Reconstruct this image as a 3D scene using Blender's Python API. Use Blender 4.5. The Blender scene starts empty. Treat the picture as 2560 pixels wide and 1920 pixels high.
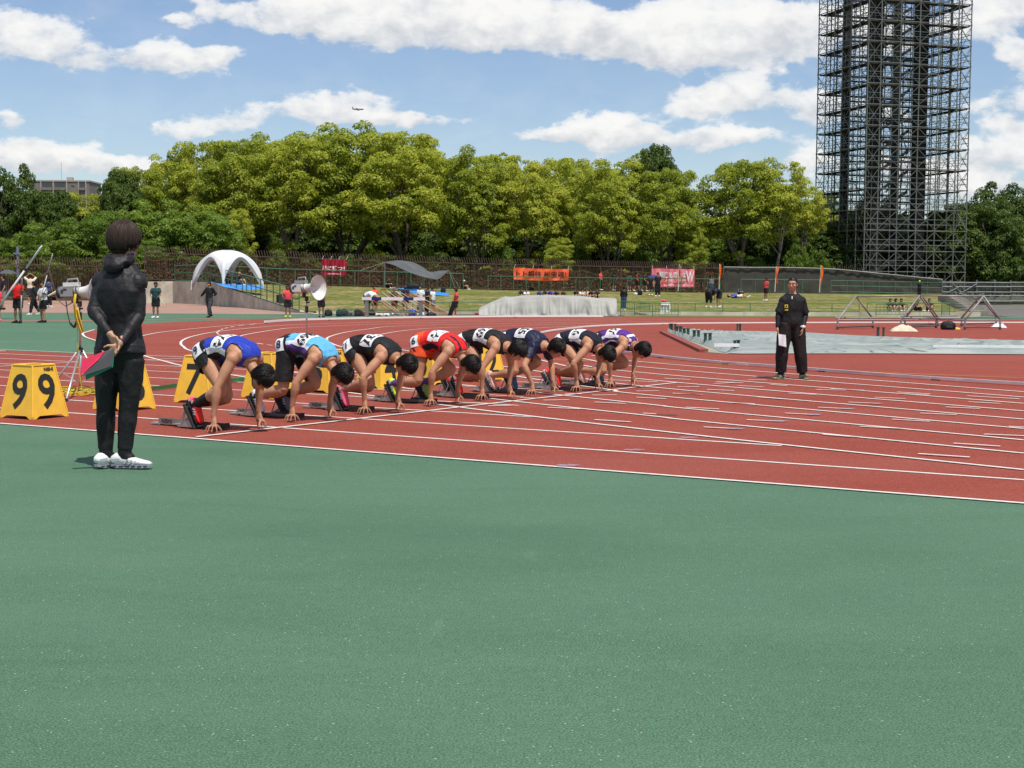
import bpy, bmesh, math, random
import numpy as np
from mathutils import Vector, Matrix, Quaternion
from mathutils.bvhtree import BVHTree
from mathutils import noise as mnoise

S = bpy.context.scene
COL = S.collection
R = math.radians
rnd = random.Random(7)

# ------------------------------------------------------------------ camera
FPX, CH, PITCH, ROLL = 3700.0, 1.4, math.atan((960 - 714) / 3700.0), R(0.40)
cam_data = bpy.data.cameras.new("camera")
cam_data.sensor_width = 36.0
cam_data.lens = 36.0 * FPX / 2560.0
cam_data.clip_start = 0.1
cam_data.clip_end = 9000.0
cam = bpy.data.objects.new("camera", cam_data)
COL.objects.link(cam)
cam.matrix_world = (Matrix.Translation((0, 0, CH)) @ Matrix.Rotation(R(90) - PITCH, 4, 'X') @ Matrix.Rotation(ROLL, 4, 'Z'))
S.camera = cam
CMW = cam.matrix_world.copy()
CMI = CMW.inverted()

# ------------------------------------------------------------------ exposure
S.view_settings.view_transform = 'Standard'
S.view_settings.look = 'None'
S.view_settings.gamma = 1.0
S.view_settings.use_curve_mapping = False
S.view_settings.exposure = 0.0
S.render.engine = 'CYCLES'
S.cycles.max_bounces = 6
S.cycles.diffuse_bounces = 3
S.cycles.glossy_bounces = 2
S.cycles.transmission_bounces = 3
S.cycles.transparent_max_bounces = 6
S.cycles.use_denoising = True

# ------------------------------------------------------------------ sun
SUN_EL, SUN_AZ = R(66), R(152)          # azimuth from +Y towards +X: behind the camera, to the right
to_sun = Vector((math.sin(SUN_AZ) * math.cos(SUN_EL), math.cos(SUN_AZ) * math.cos(SUN_EL), math.sin(SUN_EL)))
sun_data = bpy.data.lights.new("sun", 'SUN')
sun_data.energy = 4.9
sun_data.angle = R(0.53)
sun_data.color = (1.0, 0.93, 0.83)
sun = bpy.data.objects.new("sun", sun_data)
COL.objects.link(sun)
sun.rotation_euler = (-to_sun).to_track_quat('-Z', 'Y').to_euler()
sun.location = (0, 0, 60)

# ------------------------------------------------------------------ world: daylight sky and its clouds
world = bpy.data.worlds.new("World")
S.world = world
world.use_nodes = True
NT = world.node_tree
NT.nodes.clear()


class NB:
    """tiny node-building helper"""
    def __init__(s, nt):
        s.nt = nt

    def n(s, typ, **kw):
        nd = s.nt.nodes.new(typ)
        for k, v in kw.items():
            setattr(nd, k, v)
        return nd

    def put(s, sock, v):
        if v is None:
            return
        if isinstance(v, bpy.types.NodeSocket):
            s.nt.links.new(v, sock)
        else:
            if hasattr(sock, 'default_value'):
                try:
                    sock.default_value = v
                except Exception:
                    sock.default_value = tuple(v) + (1.0,)

    def m(s, op, a, b=None, c=None, clamp=False):
        nd = s.n('ShaderNodeMath', operation=op)
        nd.use_clamp = clamp
        s.put(nd.inputs[0], a)
        if b is not None:
            s.put(nd.inputs[1], b)
        if c is not None:
            s.put(nd.inputs[2], c)
        return nd.outputs[0]

    def v(s, op, a, b=None):
        nd = s.n('ShaderNodeVectorMath', operation=op)
        s.put(nd.inputs[0], a)
        if b is not None:
            s.put(nd.inputs[1], b)
        return nd.outputs[1] if op in ('LENGTH', 'DOT_PRODUCT', 'DISTANCE') else nd.outputs[0]

    def noise(s, vec, scale, detail=4.0, rough=0.55, dist=0.0):
        nd = s.n('ShaderNodeTexNoise')
        s.put(nd.inputs['Vector'], vec)
        nd.inputs['Scale'].default_value = scale
        nd.inputs['Detail'].default_value = detail
        nd.inputs['Roughness'].default_value = rough
        nd.inputs['Distortion'].default_value = dist
        return nd.outputs[0]

    def rng(s, val, a, b, c=0.0, d=1.0, smooth=False):
        nd = s.n('ShaderNodeMapRange')
        nd.clamp = True
        if smooth:
            nd.interpolation_type = 'SMOOTHSTEP'
        s.put(nd.inputs[0], val)
        for i, x in enumerate((a, b, c, d)):
            s.put(nd.inputs[i + 1], x)
        return nd.outputs[0]

    def mix(s, f, a, b, mode='MIX'):
        nd = s.n('ShaderNodeMix', data_type='RGBA', blend_type=mode)
        s.put(nd.inputs[0], f)
        for so, x in ((nd.inputs[6], a), (nd.inputs[7], b)):
            if isinstance(x, bpy.types.NodeSocket):
                s.nt.links.new(x, so)
            else:
                so.default_value = (x[0], x[1], x[2], 1.0)
        return nd.outputs[2]


def build_world():
    b = NB(NT)
    out = b.n('ShaderNodeOutputWorld')
    bg = b.n('ShaderNodeBackground')
    bg.inputs['Strength'].default_value = 0.095
    sky = b.n('ShaderNodeTexSky', sky_type='NISHITA')
    sky.sun_disc = False
    sky.sun_elevation = SUN_EL
    sky.sun_rotation = SUN_AZ
    sky.air_density = 1.0
    sky.dust_density = 0.35
    sky.ozone_density = 1.6
    sky.altitude = 100.0
    tc = b.n('ShaderNodeTexCoord').outputs['Generated']
    sep = b.n('ShaderNodeSeparateXYZ')
    b.put(sep.inputs[0], tc)
    x, y, z = sep.outputs
    az = b.m('ARCTAN2', x, y)
    el = b.m('ARCSINE', b.m('MINIMUM', b.m('MAXIMUM', z, -0.999), 0.999))
    comb = b.n('ShaderNodeCombineXYZ')
    b.put(comb.inputs[0], az)
    b.put(comb.inputs[1], b.m('MULTIPLY', el, 1.9))
    p0 = comb.outputs[0]
    # big soft warp so that the banks have ragged, not elliptical, outlines
    w1 = b.n('ShaderNodeTexNoise')
    b.put(w1.inputs['Vector'], p0)
    w1.inputs['Scale'].default_value = 22.0
    w1.inputs['Detail'].default_value = 5.0
    w1.inputs['Roughness'].default_value = 0.6
    wv = b.v('SUBTRACT', w1.outputs[1], (0.5, 0.5, 0.5))
    wv = b.v('MULTIPLY', wv, (0.045, 0.045, 0.0))
    p = b.v('ADD', p0, wv)
    # cloud banks of this sky: (azimuth px, elevation px, half sizes, weight)
    banks = [
        (95, 150, 205, 66, 1.0), (40, 100, 90, 30, .55), (430, 182, 215, 38, 1.0), (540, 150, 90, 26, .8), (520, 45, 110, 30, .62), (440, 82, 60, 14, .5),
        (800, 60, 230, 58, 1.0), (1060, 70, 290, 62, 1.1), (1000, 10, 330, 34, .9), (1350, 95, 260, 48, .85), (1250, 40, 190, 55, .9),
        (1640, 80, 270, 72, .95), (1830, 110, 290, 66, 1.0), (1950, 60, 260, 60, .8), (1640, 140, 200, 24, .6),
        (1825, 238, 150, 44, 1.25), (1740, 270, 90, 22, .8), (1500, 315, 150, 40, 1.1), (1640, 345, 230, 34, 1.0), (1380, 345, 150, 24, .8), (1850, 345, 130, 22, .9),
        (880, 260, 190, 34, .75), (760, 300, 260, 26, .7), (1000, 305, 200, 20, .9), (440, 345, 110, 24, .8), (560, 325, 130, 22, .6),
        (30, 330, 70, 26, .9), (60, 385, 130, 34, .75), (180, 425, 190, 34, .95), (240, 380, 40, 14, .3), (20, 430, 110, 30, .9), (330, 425, 150, 24, .8),
        (2030, 270, 100, 46, 1.0), (2010, 400, 110, 36, .9), (2250, 120, 160, 60, .7), (2230, 430, 190, 40, .8), (2220, 300, 120, 40, .7),
        (2500, 50, 170, 80, .9), (2530, 180, 70, 40, .9), (2500, 270, 130, 40, .8), (2490, 400, 190, 52, 1.0), (2540, 330, 120, 26, .8), (2480, 470, 200, 20, .9),
    ]
    dens = None
    lit = None
    for (px, py, hw, hh, wgt) in banks:
        ca, ce = math.atan((px - 1280) / FPX), math.atan((714 - py) / FPX) * 1.9
        d = b.v('SUBTRACT', p, (ca, ce, 0))
        d = b.v('MULTIPLY', d, (FPX / hw / 1.0, FPX / hh / 1.9 / 1.18, 0))
        L = b.v('DOT_PRODUCT', d, d)
        e = b.m('MULTIPLY', b.m('EXPONENT', b.m('MULTIPLY', L, -1.3)), wgt)
        dens = e if dens is None else b.m('ADD', dens, e)
        sp = b.n('ShaderNodeSeparateXYZ')
        b.put(sp.inputs[0], d)
        t = b.m('MULTIPLY', e, sp.outputs[1])
        lit = t if lit is None else b.m('ADD', lit, t)
    # elsewhere the same broken cumulus, its unseen cover set to neutralise the blue sky light
    fl = b.v('MULTIPLY', tc, (1, 1, 2.4))
    other = b.rng(b.noise(fl, 3.0, 3.0, 0.5), 0.44, 0.58, 0.0, 0.9, True)
    inview = b.m('MULTIPLY', b.rng(b.m('ABSOLUTE', az), 0.36, 0.46, 1.0, 0.0, True), b.rng(el, 0.2, 0.3, 1.0, 0.0, True))
    inview = b.m('MULTIPLY', inview, b.rng(y, 0.0, 0.1, 0.0, 1.0))
    other = b.m('MULTIPLY', other, b.m('SUBTRACT', 1.0, inview))
    fine = b.noise(b.v('MULTIPLY', p0, (1, 0.85, 1)), 24.0, 10.0, 0.60, 0.25)
    puff = b.noise(b.v('MULTIPLY', p0, (1, 0.75, 1)), 60.0, 7.0, 0.55, 0.3)
    f = b.m('ADD', b.m('MULTIPLY', b.m('SUBTRACT', fine, 0.5), 1.9), b.m('MULTIPLY', b.m('SUBTRACT', puff, 0.5), 0.5))
    tot = b.m('ADD', b.m('ADD', dens, other), f)
    mask = b.rng(tot, 0.46, 0.80, 0.0, 1.0, True)
    mask = b.m('MULTIPLY', mask, b.rng(tot, 0.45, 1.15, 0.70, 0.98))
    thin = b.m('MULTIPLY', b.rng(fine, 0.42, 0.8, 0.0, 0.16), b.rng(el, 0.0, 0.5, 1.0, 0.3))
    mask = b.m('MAXIMUM', mask, thin)
    # billow relief: brighter where the puffs stand out and near the tops, grey in the thick undersides
    ys = b.m('DIVIDE', lit, b.m('MAXIMUM', dens, 0.15))
    sh = b.m('ADD', b.m('MULTIPLY', ys, 0.55), b.m('MULTIPLY', b.m('SUBTRACT', puff, 0.5), 1.1))
    sh = b.m('ADD', sh, b.m('MULTIPLY', b.m('SUBTRACT', fine, 0.5), 1.5))
    sh = b.rng(sh, -0.60, 0.30, 0.0, 1.0, True)
    ccol = b.mix(sh, (6.7, 7.0, 7.45), (10.2, 10.1, 9.9))
    # clear air: deeper blue than the bare model gives this close to the horizon
    hz = b.rng(el, 0.0, 0.22, 0.0, 1.0)
    tint = b.mix(hz, (1.14, 1.16, 1.24), (1.12, 1.13, 1.24))
    skyc = b.mix(1.0, sky.outputs[0], tint, 'MULTIPLY')
    col = b.mix(mask, skyc, ccol)
    # below the horizon: plain ground colour
    col = b.mix(b.rng(z, -0.02, -0.001, 1.0, 0.0), col, (1.2, 1.25, 1.2))
    b.put(bg.inputs['Color'], col)
    NT.links.new(bg.outputs[0], out.inputs[0])


build_world()

# ------------------------------------------------------------------ surveying helpers
def ray(px, py):
    d = Vector(((px - 1280) / FPX, (960 - py) / FPX, -1.0))
    return (CMW.to_3x3() @ d)


def G(px, py, z=0.0):
    d = ray(px, py)
    t = (z - CH) / d.z
    return Vector((d.x * t, d.y * t, z))


def AT(px, py, Y):
    d = ray(px, py)
    t = Y / d.y
    return Vector((d.x * t, Y, CH + d.z * t))


def ONPL(px, py, o, nrm):
    """where the sight line meets the plane through o with normal nrm"""
    d = ray(px, py)
    c = Vector((0, 0, CH))
    t = (o - c).dot(nrm) / d.dot(nrm)
    return c + d * t


def PROJ(p):
    q = CMI @ Vector(p)
    return (1280 + FPX * q.x / -q.z, 960 - FPX * q.y / -q.z)


FWD = Vector((0.842, -0.539, 0)).normalized()      # along the lanes
LEFT = Vector((-FWD.y, FWD.x, 0))                   # across the lanes, away from the camera

# ------------------------------------------------------------------ materials
MATS = {}


def material(name, col, rough=0.6, col2=None, nscale=8.0, bump=0.0, bscale=60.0, metal=0.0, spec=0.4, amt=1.0, coord='Object', detail=4.0, bdist=0.01, trans=0.0):
    if name in MATS:
        return MATS[name]
    m = bpy.data.materials.new(name)
    m.use_nodes = True
    nt = m.node_tree
    nt.nodes.clear()
    b = NB(nt)
    out = b.n('ShaderNodeOutputMaterial')
    pr = b.n('ShaderNodeBsdfPrincipled')
    tc = b.n('ShaderNodeTexCoord').outputs[coord]
    if col2 is not None:
        f = b.rng(b.noise(tc, nscale, detail, 0.6), 0.3, 0.7, 0.0, amt)
        b.put(pr.inputs['Base Color'], b.mix(f, col, col2))
    else:
        pr.inputs['Base Color'].default_value = (*col, 1)
    pr.inputs['Roughness'].default_value = rough
    pr.inputs['Metallic'].default_value = metal
    pr.inputs['Specular IOR Level'].default_value = spec
    if bump > 0:
        bp = b.n('ShaderNodeBump')
        bp.inputs['Strength'].default_value = bump
        bp.inputs['Distance'].default_value = bdist
        b.put(bp.inputs['Height'], b.noise(tc, bscale, 3.0, 0.6))
        nt.links.new(bp.outputs[0], pr.inputs['Normal'])
    sh = pr.outputs[0]
    if trans > 0:
        tr = b.n('ShaderNodeBsdfTranslucent')
        tr.inputs[0].default_value = (*(col2 or col), 1)
        mx = b.n('ShaderNodeMixShader')
        mx.inputs[0].default_value = trans
        nt.links.new(sh, mx.inputs[1])
        nt.links.new(tr.outputs[0], mx.inputs[2])
        sh = mx.outputs[0]
    nt.links.new(sh, out.inputs[0])
    MATS[name] = m
    return m


def lin(r, g, b):
    f = lambda c: ((c / 255.0) / 12.92) if c / 255.0 <= 0.04045 else (((c / 255.0) + 0.055) / 1.055) ** 2.4
    return (f(r), f(g), f(b))


def track_material(name, base, dark, light, speck):
    m = bpy.data.materials.new(name)
    m.use_nodes = True
    nt = m.node_tree
    nt.nodes.clear()
    b = NB(nt)
    out = b.n('ShaderNodeOutputMaterial')
    pr = b.n('ShaderNodeBsdfPrincipled')
    tc = b.n('ShaderNodeTexCoord').outputs['Object']
    big = b.noise(tc, 0.35, 6.0, 0.6)
    st = b.noise(b.v('MULTIPLY', tc, (0.5, 1.2, 1.0)), 1.6, 6.0, 0.65, 0.4)
    fine = b.noise(tc, 125.0, 2.5, 0.8)
    grain = b.noise(tc, 320.0, 1.0, 0.6)
    c = b.mix(b.rng(big, 0.3, 0.72), dark, light)
    c = b.mix(0.5, c, base)
    c = b.mix(b.rng(st, 0.35, 0.75, 0.0, 0.35), c, light)
    mid = b.noise(tc, 22.0, 5.0, 0.7)
    c = b.mix(b.rng(mid, 0.38, 0.6, 0.30, 0.0), c, tuple(x * 0.6 for x in dark))
    c = b.mix(b.rng(fine, 0.33, 0.56, 0.72, 0.0), c, tuple(x * 0.26 for x in dark))
    c = b.mix(b.rng(fine, 0.50, 0.72, 0.0, 0.62), c, tuple(min(1, x * 1.55) for x in light))
    vo = b.n('ShaderNodeTexVoronoi')
    b.put(vo.inputs['Vector'], tc)
    vo.inputs['Scale'].default_value = 55.0
    rn = b.n('ShaderNodeSeparateColor')
    b.put(rn.inputs[0], vo.outputs['Color'])
    sp = b.m('MULTIPLY', b.m('LESS_THAN', vo.outputs['Distance'], b.m('MULTIPLY', rn.outputs[1], 0.24)), b.m('GREATER_THAN', b.m('ADD', rn.outputs[0], b.m('MULTIPLY', big, 0.35)), 1.02))
    c = b.mix(b.m('MULTIPLY', sp, 0.7), c, speck)
    # broad fading, old wet marks and joints between laid strips
    lg = b.noise(b.v('MULTIPLY', tc, (0.22, 0.7, 1.0)), 1.0, 7.0, 0.62, 0.9)
    gray = tuple(x * .7 + .3 * sum(light) / 3 for x in light)
    c = b.mix(b.rng(lg, 0.46, 0.66, 0.0, 0.24), c, gray)
    c = b.mix(b.rng(lg, 0.44, 0.30, 0.0, 0.28), c, tuple(x * .72 for x in dark))
    # scuffs and worn lighter streaks
    sc = b.noise(b.v('MULTIPLY', tc, (2.5, 0.6, 1.0)), 0.9, 8.0, 0.7, 1.5)
    c = b.mix(b.rng(sc, 0.60, 0.78, 0.0, 0.25), c, tuple(min(1, x * 1.35 + 0.01) for x in light))
    b.put(pr.inputs['Base Color'], c)
    pr.inputs['Roughness'].default_value = 0.88
    pr.inputs['Specular IOR Level'].default_value = 0.25
    bp = b.n('ShaderNodeBump')
    bp.inputs['Strength'].default_value = 0.75
    bp.inputs['Distance'].default_value = 0.0042
    b.put(bp.inputs['Height'], b.m('ADD', fine, b.m('MULTIPLY', grain, 0.6)))
    nt.links.new(bp.outputs[0], pr.inputs['Normal'])
    nt.links.new(pr.outputs[0], out.inputs[0])
    return m


def leaf_material(name, dark, mid, light, trans=0.35):
    m = bpy.data.materials.new(name)
    m.use_nodes = True
    nt = m.node_tree
    nt.nodes.clear()
    b = NB(nt)
    out = b.n('ShaderNodeOutputMaterial')
    pr = b.n('ShaderNodeBsdfPrincipled')
    geo = b.n('ShaderNodeNewGeometry')
    ri = geo.outputs['Random Per Island']
    tc = b.n('ShaderNodeTexCoord').outputs['Object']
    oi = b.n('ShaderNodeObjectInfo')
    n1 = b.noise(tc, 0.55, 3.0, 0.6)
    t = b.m('ADD', b.m('MULTIPLY', ri, 0.55), b.m('MULTIPLY', b.rng(n1, 0.3, 0.7), 0.5))
    t = b.m('ADD', t, b.m('MULTIPLY', b.m('SUBTRACT', oi.outputs['Random'], 0.5), 0.35))
    cr = b.n('ShaderNodeValToRGB')
    els = cr.color_ramp.elements
    els[0].position, els[0].color = 0.05, (*dark, 1)
    els[1].position, els[1].color = 0.95, (*light, 1)
    e = els.new(0.5)
    e.color = (*mid, 1)
    b.put(cr.inputs[0], t)
    b.put(pr.inputs['Base Color'], cr.outputs[0])
    pr.inputs['Roughness'].default_value = 0.5
    pr.inputs['Specular IOR Level'].default_value = 0.35
    tr = b.n('ShaderNodeBsdfTranslucent')
    b.put(tr.inputs[0], cr.outputs[0])
    mx = b.n('ShaderNodeMixShader')
    mx.inputs[0].default_value = trans
    nt.links.new(pr.outputs[0], mx.inputs[1])
    nt.links.new(tr.outputs[0], mx.inputs[2])
    nt.links.new(mx.outputs[0], out.inputs[0])
    return m


# ------------------------------------------------------------------ object helpers
def tag(o, label=None, cat=None, group=None, kind=None):
    if label:
        o['label'] = label
    if cat:
        o['category'] = cat
    if group:
        o['group'] = group
    if kind:
        o['kind'] = kind
    return o


def thing(name, label, cat, loc=(0, 0, 0), rz=0.0, group=None):
    o = bpy.data.objects.new(name, None)
    o.empty_display_size = 0.2
    COL.objects.link(o)
    o.location = loc
    o.rotation_euler = (0, 0, rz)
    return tag(o, label, cat, group)


class MB:
    """collects shapes; build() links them as one mesh object"""
    def __init__(s):
        s.v, s.f, s.mi = [], [], []

    def add(s, vs, fs, mi=0):
        k = len(s.v)
        s.v.extend([tuple(p) for p in vs])
        s.f.extend([tuple(i + k for i in f) for f in fs])
        s.mi.extend([mi] * len(fs))
        return s

    def box(s, c, size, M=None, mi=0, taper=1.0):
        cx, cy, cz = c
        hx, hy, hz = size[0] / 2, size[1] / 2, size[2] / 2
        vs = []
        for z, k in ((-hz, 1.0), (hz, taper)):
            for x, y in ((-hx, -hy), (hx, -hy), (hx, hy), (-hx, hy)):
                vs.append(Vector((cx + x * k, cy + y * k, cz + z)))
        if M is not None:
            vs = [M @ p for p in vs]
        return s.add(vs, [(3, 2, 1, 0), (4, 5, 6, 7), (0, 1, 5, 4), (1, 2, 6, 5), (2, 3, 7, 6), (3, 0, 4, 7)], mi)

    def bar(s, a, b, w, h=None, mi=0, up=None):
        """square bar from a to b"""
        a, b = Vector(a), Vector(b)
        d = b - a
        if d.length < 1e-6:
            return s
        h = w if h is None else h
        d.normalize()
        up = Vector(up) if up is not None else (Vector((0, 0, 1)) if abs(d.z) < 0.95 else Vector((0, 1, 0)))
        sx = d.cross(up).normalized()
        uy = sx.cross(d)
        vs = []
        for p in (a, b):
            for i, j in ((-1, -1), (1, -1), (1, 1), (-1, 1)):
                vs.append(p + sx * (i * w / 2) + uy * (j * h / 2))
        return s.add(vs, [(3, 2, 1, 0), (4, 5, 6, 7), (0, 1, 5, 4), (1, 2, 6, 5), (2, 3, 7, 6), (3, 0, 4, 7)], mi)

    def tube(s, pts, r, seg=8, mi=0, cap=True):
        """round tube along pts, r a number or a list"""
        pts = [Vector(p) for p in pts]
        n = len(pts)
        rr = r if isinstance(r, (list, tuple)) else [r] * n
        vs, fs = [], []
        prev = None
        for i, p in enumerate(pts):
            d = (pts[min(i + 1, n - 1)] - pts[max(i - 1, 0)])
            d = d.normalized() if d.length > 1e-9 else Vector((0, 0, 1))
            if prev is None:
                a = d.orthogonal().normalized()
            else:
                a = (prev - d * prev.dot(d))
                a = a.normalized() if a.length > 1e-6 else d.orthogonal().normalized()
            prev = a
            c = d.cross(a)
            for k in range(seg):
                t = 2 * math.pi * k / seg
                vs.append(p + (a * math.cos(t) + c * math.sin(t)) * rr[i])
        for i in range(n - 1):
            for k in range(seg):
                k2 = (k + 1) % seg
                fs.append((i * seg + k, i * seg + k2, (i + 1) * seg + k2, (i + 1) * seg + k))
        if cap:
            fs.append(tuple(range(seg))[::-1])
            fs.append(tuple((n - 1) * seg + k for k in range(seg)))
        return s.add(vs, fs, mi)

    def ell(s, c, ax, ay, az, u=14, v=9, mi=0):
        """ellipsoid with centre c and three half-axis vectors"""
        c = Vector(c)
        vs, fs = [c - az], []
        for j in range(1, v):
            ph = math.pi * j / v
            for i in range(u):
                th = 2 * math.pi * i / u
                vs.append(c + ax * (math.sin(ph) * math.cos(th)) + ay * (math.sin(ph) * math.sin(th)) - az * math.cos(ph))
        vs.append(c + az)
        for i in range(u):
            i2 = (i + 1) % u
            fs.append((0, 1 + i2, 1 + i))
            for j in range(v - 2):
                fs.append((1 + j * u + i, 1 + j * u + i2, 1 + (j + 1) * u + i2, 1 + (j + 1) * u + i))
            fs.append((1 + (v - 2) * u + i, 1 + (v - 2) * u + i2, len(vs) - 1))
        return s.add(vs, fs, mi)

    def loft(s, st, seg=16, mi=0, pw=2.0):
        """closed loft through stations (centre, half a, half b, axis a)"""
        vs, fs = [], []
        n = len(st)
        for i, (c, ra, rb, aa) in enumerate(st):
            c = Vector(c)
            d = Vector(st[min(i + 1, n - 1)][0]) - Vector(st[max(i - 1, 0)][0])
            d.normalize()
            a = Vector(aa) - d * Vector(aa).dot(d)
            a.normalize()
            bb = d.cross(a)
            for k in range(seg):
                t = 2 * math.pi * k / seg
                ct, stt = math.cos(t), math.sin(t)
                if pw != 2.0:
                    ct = math.copysign(abs(ct) ** (2 / pw), ct)
                    stt = math.copysign(abs(stt) ** (2 / pw), stt)
                vs.append(c + a * (ra * ct) + bb * (rb * stt))
        for i in range(n - 1):
            for k in range(seg):
                k2 = (k + 1) % seg
                fs.append((i * seg + k, i * seg + k2, (i + 1) * seg + k2, (i + 1) * seg + k))
        fs.append(tuple(range(seg))[::-1])
        fs.append(tuple((n - 1) * seg + k for k in range(seg)))
        return s.add(vs, fs, mi)

    def grid(s, P, mi=0):
        """P[i][j] grid of points"""
        k = len(s.v)
        ni, nj = len(P), len(P[0])
        for row in P:
            s.v.extend([tuple(p) for p in row])
        for i in range(ni - 1):
            for j in range(nj - 1):
                s.f.append((k + i * nj + j, k + i * nj + j + 1, k + (i + 1) * nj + j + 1, k + (i + 1) * nj + j))
                s.mi.append(mi)
        return s

    def mesh(s, name, mats=None):
        me = bpy.data.meshes.new(name)
        me.from_pydata(s.v, [], s.f)
        if mats:
            for m in (mats if isinstance(mats, (list, tuple)) else [mats]):
                me.materials.append(m)
            if max(s.mi, default=0) > 0:
                me.polygons.foreach_set('material_index', s.mi)
        me.update()
        return me

    def build(s, name, mats=None, parent=None, smooth=False, **kw):
        me = s.mesh(name, mats)
        if smooth:
            me.polygons.foreach_set('use_smooth', [True] * len(me.polygons))
        return link(name, me, parent, **kw)


def link(name, me, parent=None, label=None, cat=None, group=None, kind=None, loc=None):
    o = bpy.data.objects.new(name, me)
    COL.objects.link(o)
    if parent is not None:
        o.parent = parent
    if loc is not None:
        o.location = loc
    return tag(o, label, cat, group, kind)


def copy_tree(o, parent=None):
    c = o.copy()
    COL.objects.link(c)
    c.parent = parent
    for ch in list(o.children):
        copy_tree(ch, c)
    return c


TMP = bpy.data.scenes.new("workbench")


def evaluated(o):
    with bpy.context.temp_override(scene=TMP, view_layer=TMP.view_layers[0]):
        dg = bpy.context.evaluated_depsgraph_get()
        dg.update()
        return bpy.data.meshes.new_from_object(o.evaluated_get(dg), depsgraph=dg)



def remesh(mb, voxel, smooth=2, mats=None, name='body'):
    """one continuous skin over a set of overlapping closed shapes"""
    me = mb.mesh(name)
    o = bpy.data.objects.new(name, me)
    TMP.collection.objects.link(o)
    md = o.modifiers.new('r', 'REMESH')
    md.mode = 'VOXEL'
    md.voxel_size = voxel
    if smooth:
        sm = o.modifiers.new('s', 'SMOOTH')
        sm.iterations = smooth
        sm.factor = 0.5
    res = evaluated(o)
    TMP.collection.objects.unlink(o)
    bpy.data.objects.remove(o)
    bpy.data.meshes.remove(me)
    res.name = name
    if mats:
        for m in (mats if isinstance(mats, (list, tuple)) else [mats]):
            res.materials.append(m)
    res.polygons.foreach_set('use_smooth', [True] * len(res.polygons))
    return res


def vcos(me):
    a = np.empty(len(me.vertices) * 3, dtype=np.float32)
    me.vertices.foreach_get('co', a)
    return a.reshape(-1, 3)


def set_vcos(me, a):
    me.vertices.foreach_set('co', np.ascontiguousarray(a, dtype=np.float32).ravel())
    me.update()


def vnormals(me):
    a = np.empty(len(me.vertices) * 3, dtype=np.float32)
    me.vertices.foreach_get('normal', a)
    return a.reshape(-1, 3)


def fcos(me):
    a = np.empty(len(me.polygons) * 3, dtype=np.float32)
    me.polygons.foreach_get('center', a)
    return a.reshape(-1, 3)


def cut(me, keep):
    """delete the faces whose keep flag is false"""
    bm = bmesh.new()
    bm.from_mesh(me)
    bm.faces.ensure_lookup_table()
    bmesh.ops.delete(bm, geom=[bm.faces[i] for i in np.nonzero(~keep)[0]], context='FACES')
    bm.to_mesh(me)
    bm.free()
    me.update()
    return me


def wrinkle(me, amp, scale, stretch=(1, 1, 1), seed=0.0):
    co, no = vcos(me), vnormals(me)
    out = co.copy()
    for i in range(len(co)):
        p = Vector((co[i][0] * scale * stretch[0] + seed, co[i][1] * scale * stretch[1], co[i][2] * scale * stretch[2]))
        q = mnoise.noise(p) + 0.5 * mnoise.noise(p * 2.1)
        out[i] += no[i] * (amp * (1 - abs(q) * 2.2))
    set_vcos(me, out)
    return me


FONT_CACHE = {}


def text_mesh(body, size=1.0, align='CENTER', bold=0.0, ext=0.0):
    key = (body, size, align, bold, ext)
    if key in FONT_CACHE:
        return FONT_CACHE[key]
    cu = bpy.data.curves.new('t', 'FONT')
    cu.body = body
    cu.size = size
    cu.align_x = align
    cu.align_y = 'CENTER'
    cu.offset = bold
    cu.extrude = ext
    cu.resolution_u = 3
    o = bpy.data.objects.new('t', cu)
    TMP.collection.objects.link(o)
    me = evaluated(o)
    vs = [v.co.copy() for v in me.vertices]
    fs = [tuple(p.vertices) for p in me.polygons]
    TMP.collection.objects.unlink(o)
    bpy.data.objects.remove(o)
    bpy.data.meshes.remove(me)
    FONT_CACHE[key] = (vs, fs)
    return vs, fs


def crom(pts, n=6):
    """Catmull-Rom through points of any dimension"""
    P = [np.array(p, dtype=float) for p in pts]
    P = [2 * P[0] - P[1]] + P + [2 * P[-1] - P[-2]]
    out = []
    for i in range(1, len(P) - 2):
        for k in range(n):
            t = k / n
            out.append(0.5 * ((2 * P[i]) + (-P[i - 1] + P[i + 1]) * t + (2 * P[i - 1] - 5 * P[i] + 4 * P[i + 1] - P[i + 2]) * t * t + (-P[i - 1] + 3 * P[i] - 3 * P[i + 1] + P[i + 2]) * t ** 3))
    out.append(P[-2])
    return out

# ================================================================== THE SETTING
WHITE = material('line_paint', (0.74, 0.73, 0.70), 0.7, (0.52, 0.48, 0.45), 14.0, spec=0.3, amt=0.9)
RED_T = track_material('red_track', (0.275, 0.052, 0.033), (0.226, 0.041, 0.026), (0.342, 0.078, 0.050), (0.5, 0.42, 0.36))
GREEN_T = track_material('green_track', (0.074, 0.168, 0.099), (0.056, 0.136, 0.079), (0.110, 0.216, 0.139), (0.5, 0.52, 0.46))
CONC = material('concrete', (0.30, 0.285, 0.25), 0.9, (0.17, 0.16, 0.14), 1.2, 0.4, 12.0, spec=0.2)


def flat(name, pts, z, mat, kind='structure', **kw):
    bm = bmesh.new()
    vs = [bm.verts.new((p[0], p[1], z)) for p in pts]
    f = bm.faces.new(vs)
    if f.normal.z < 0:
        f.normal_flip()
    bmesh.ops.triangulate(bm, faces=[f])
    for f in bm.faces:
        f.normal_update()
        if f.normal.z < 0:
            f.normal_flip()
    me = bpy.data.meshes.new(name)
    bm.to_mesh(me)
    bm.free()
    me.materials.append(mat)
    return link(name, me, kind=kind, **kw)


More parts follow.
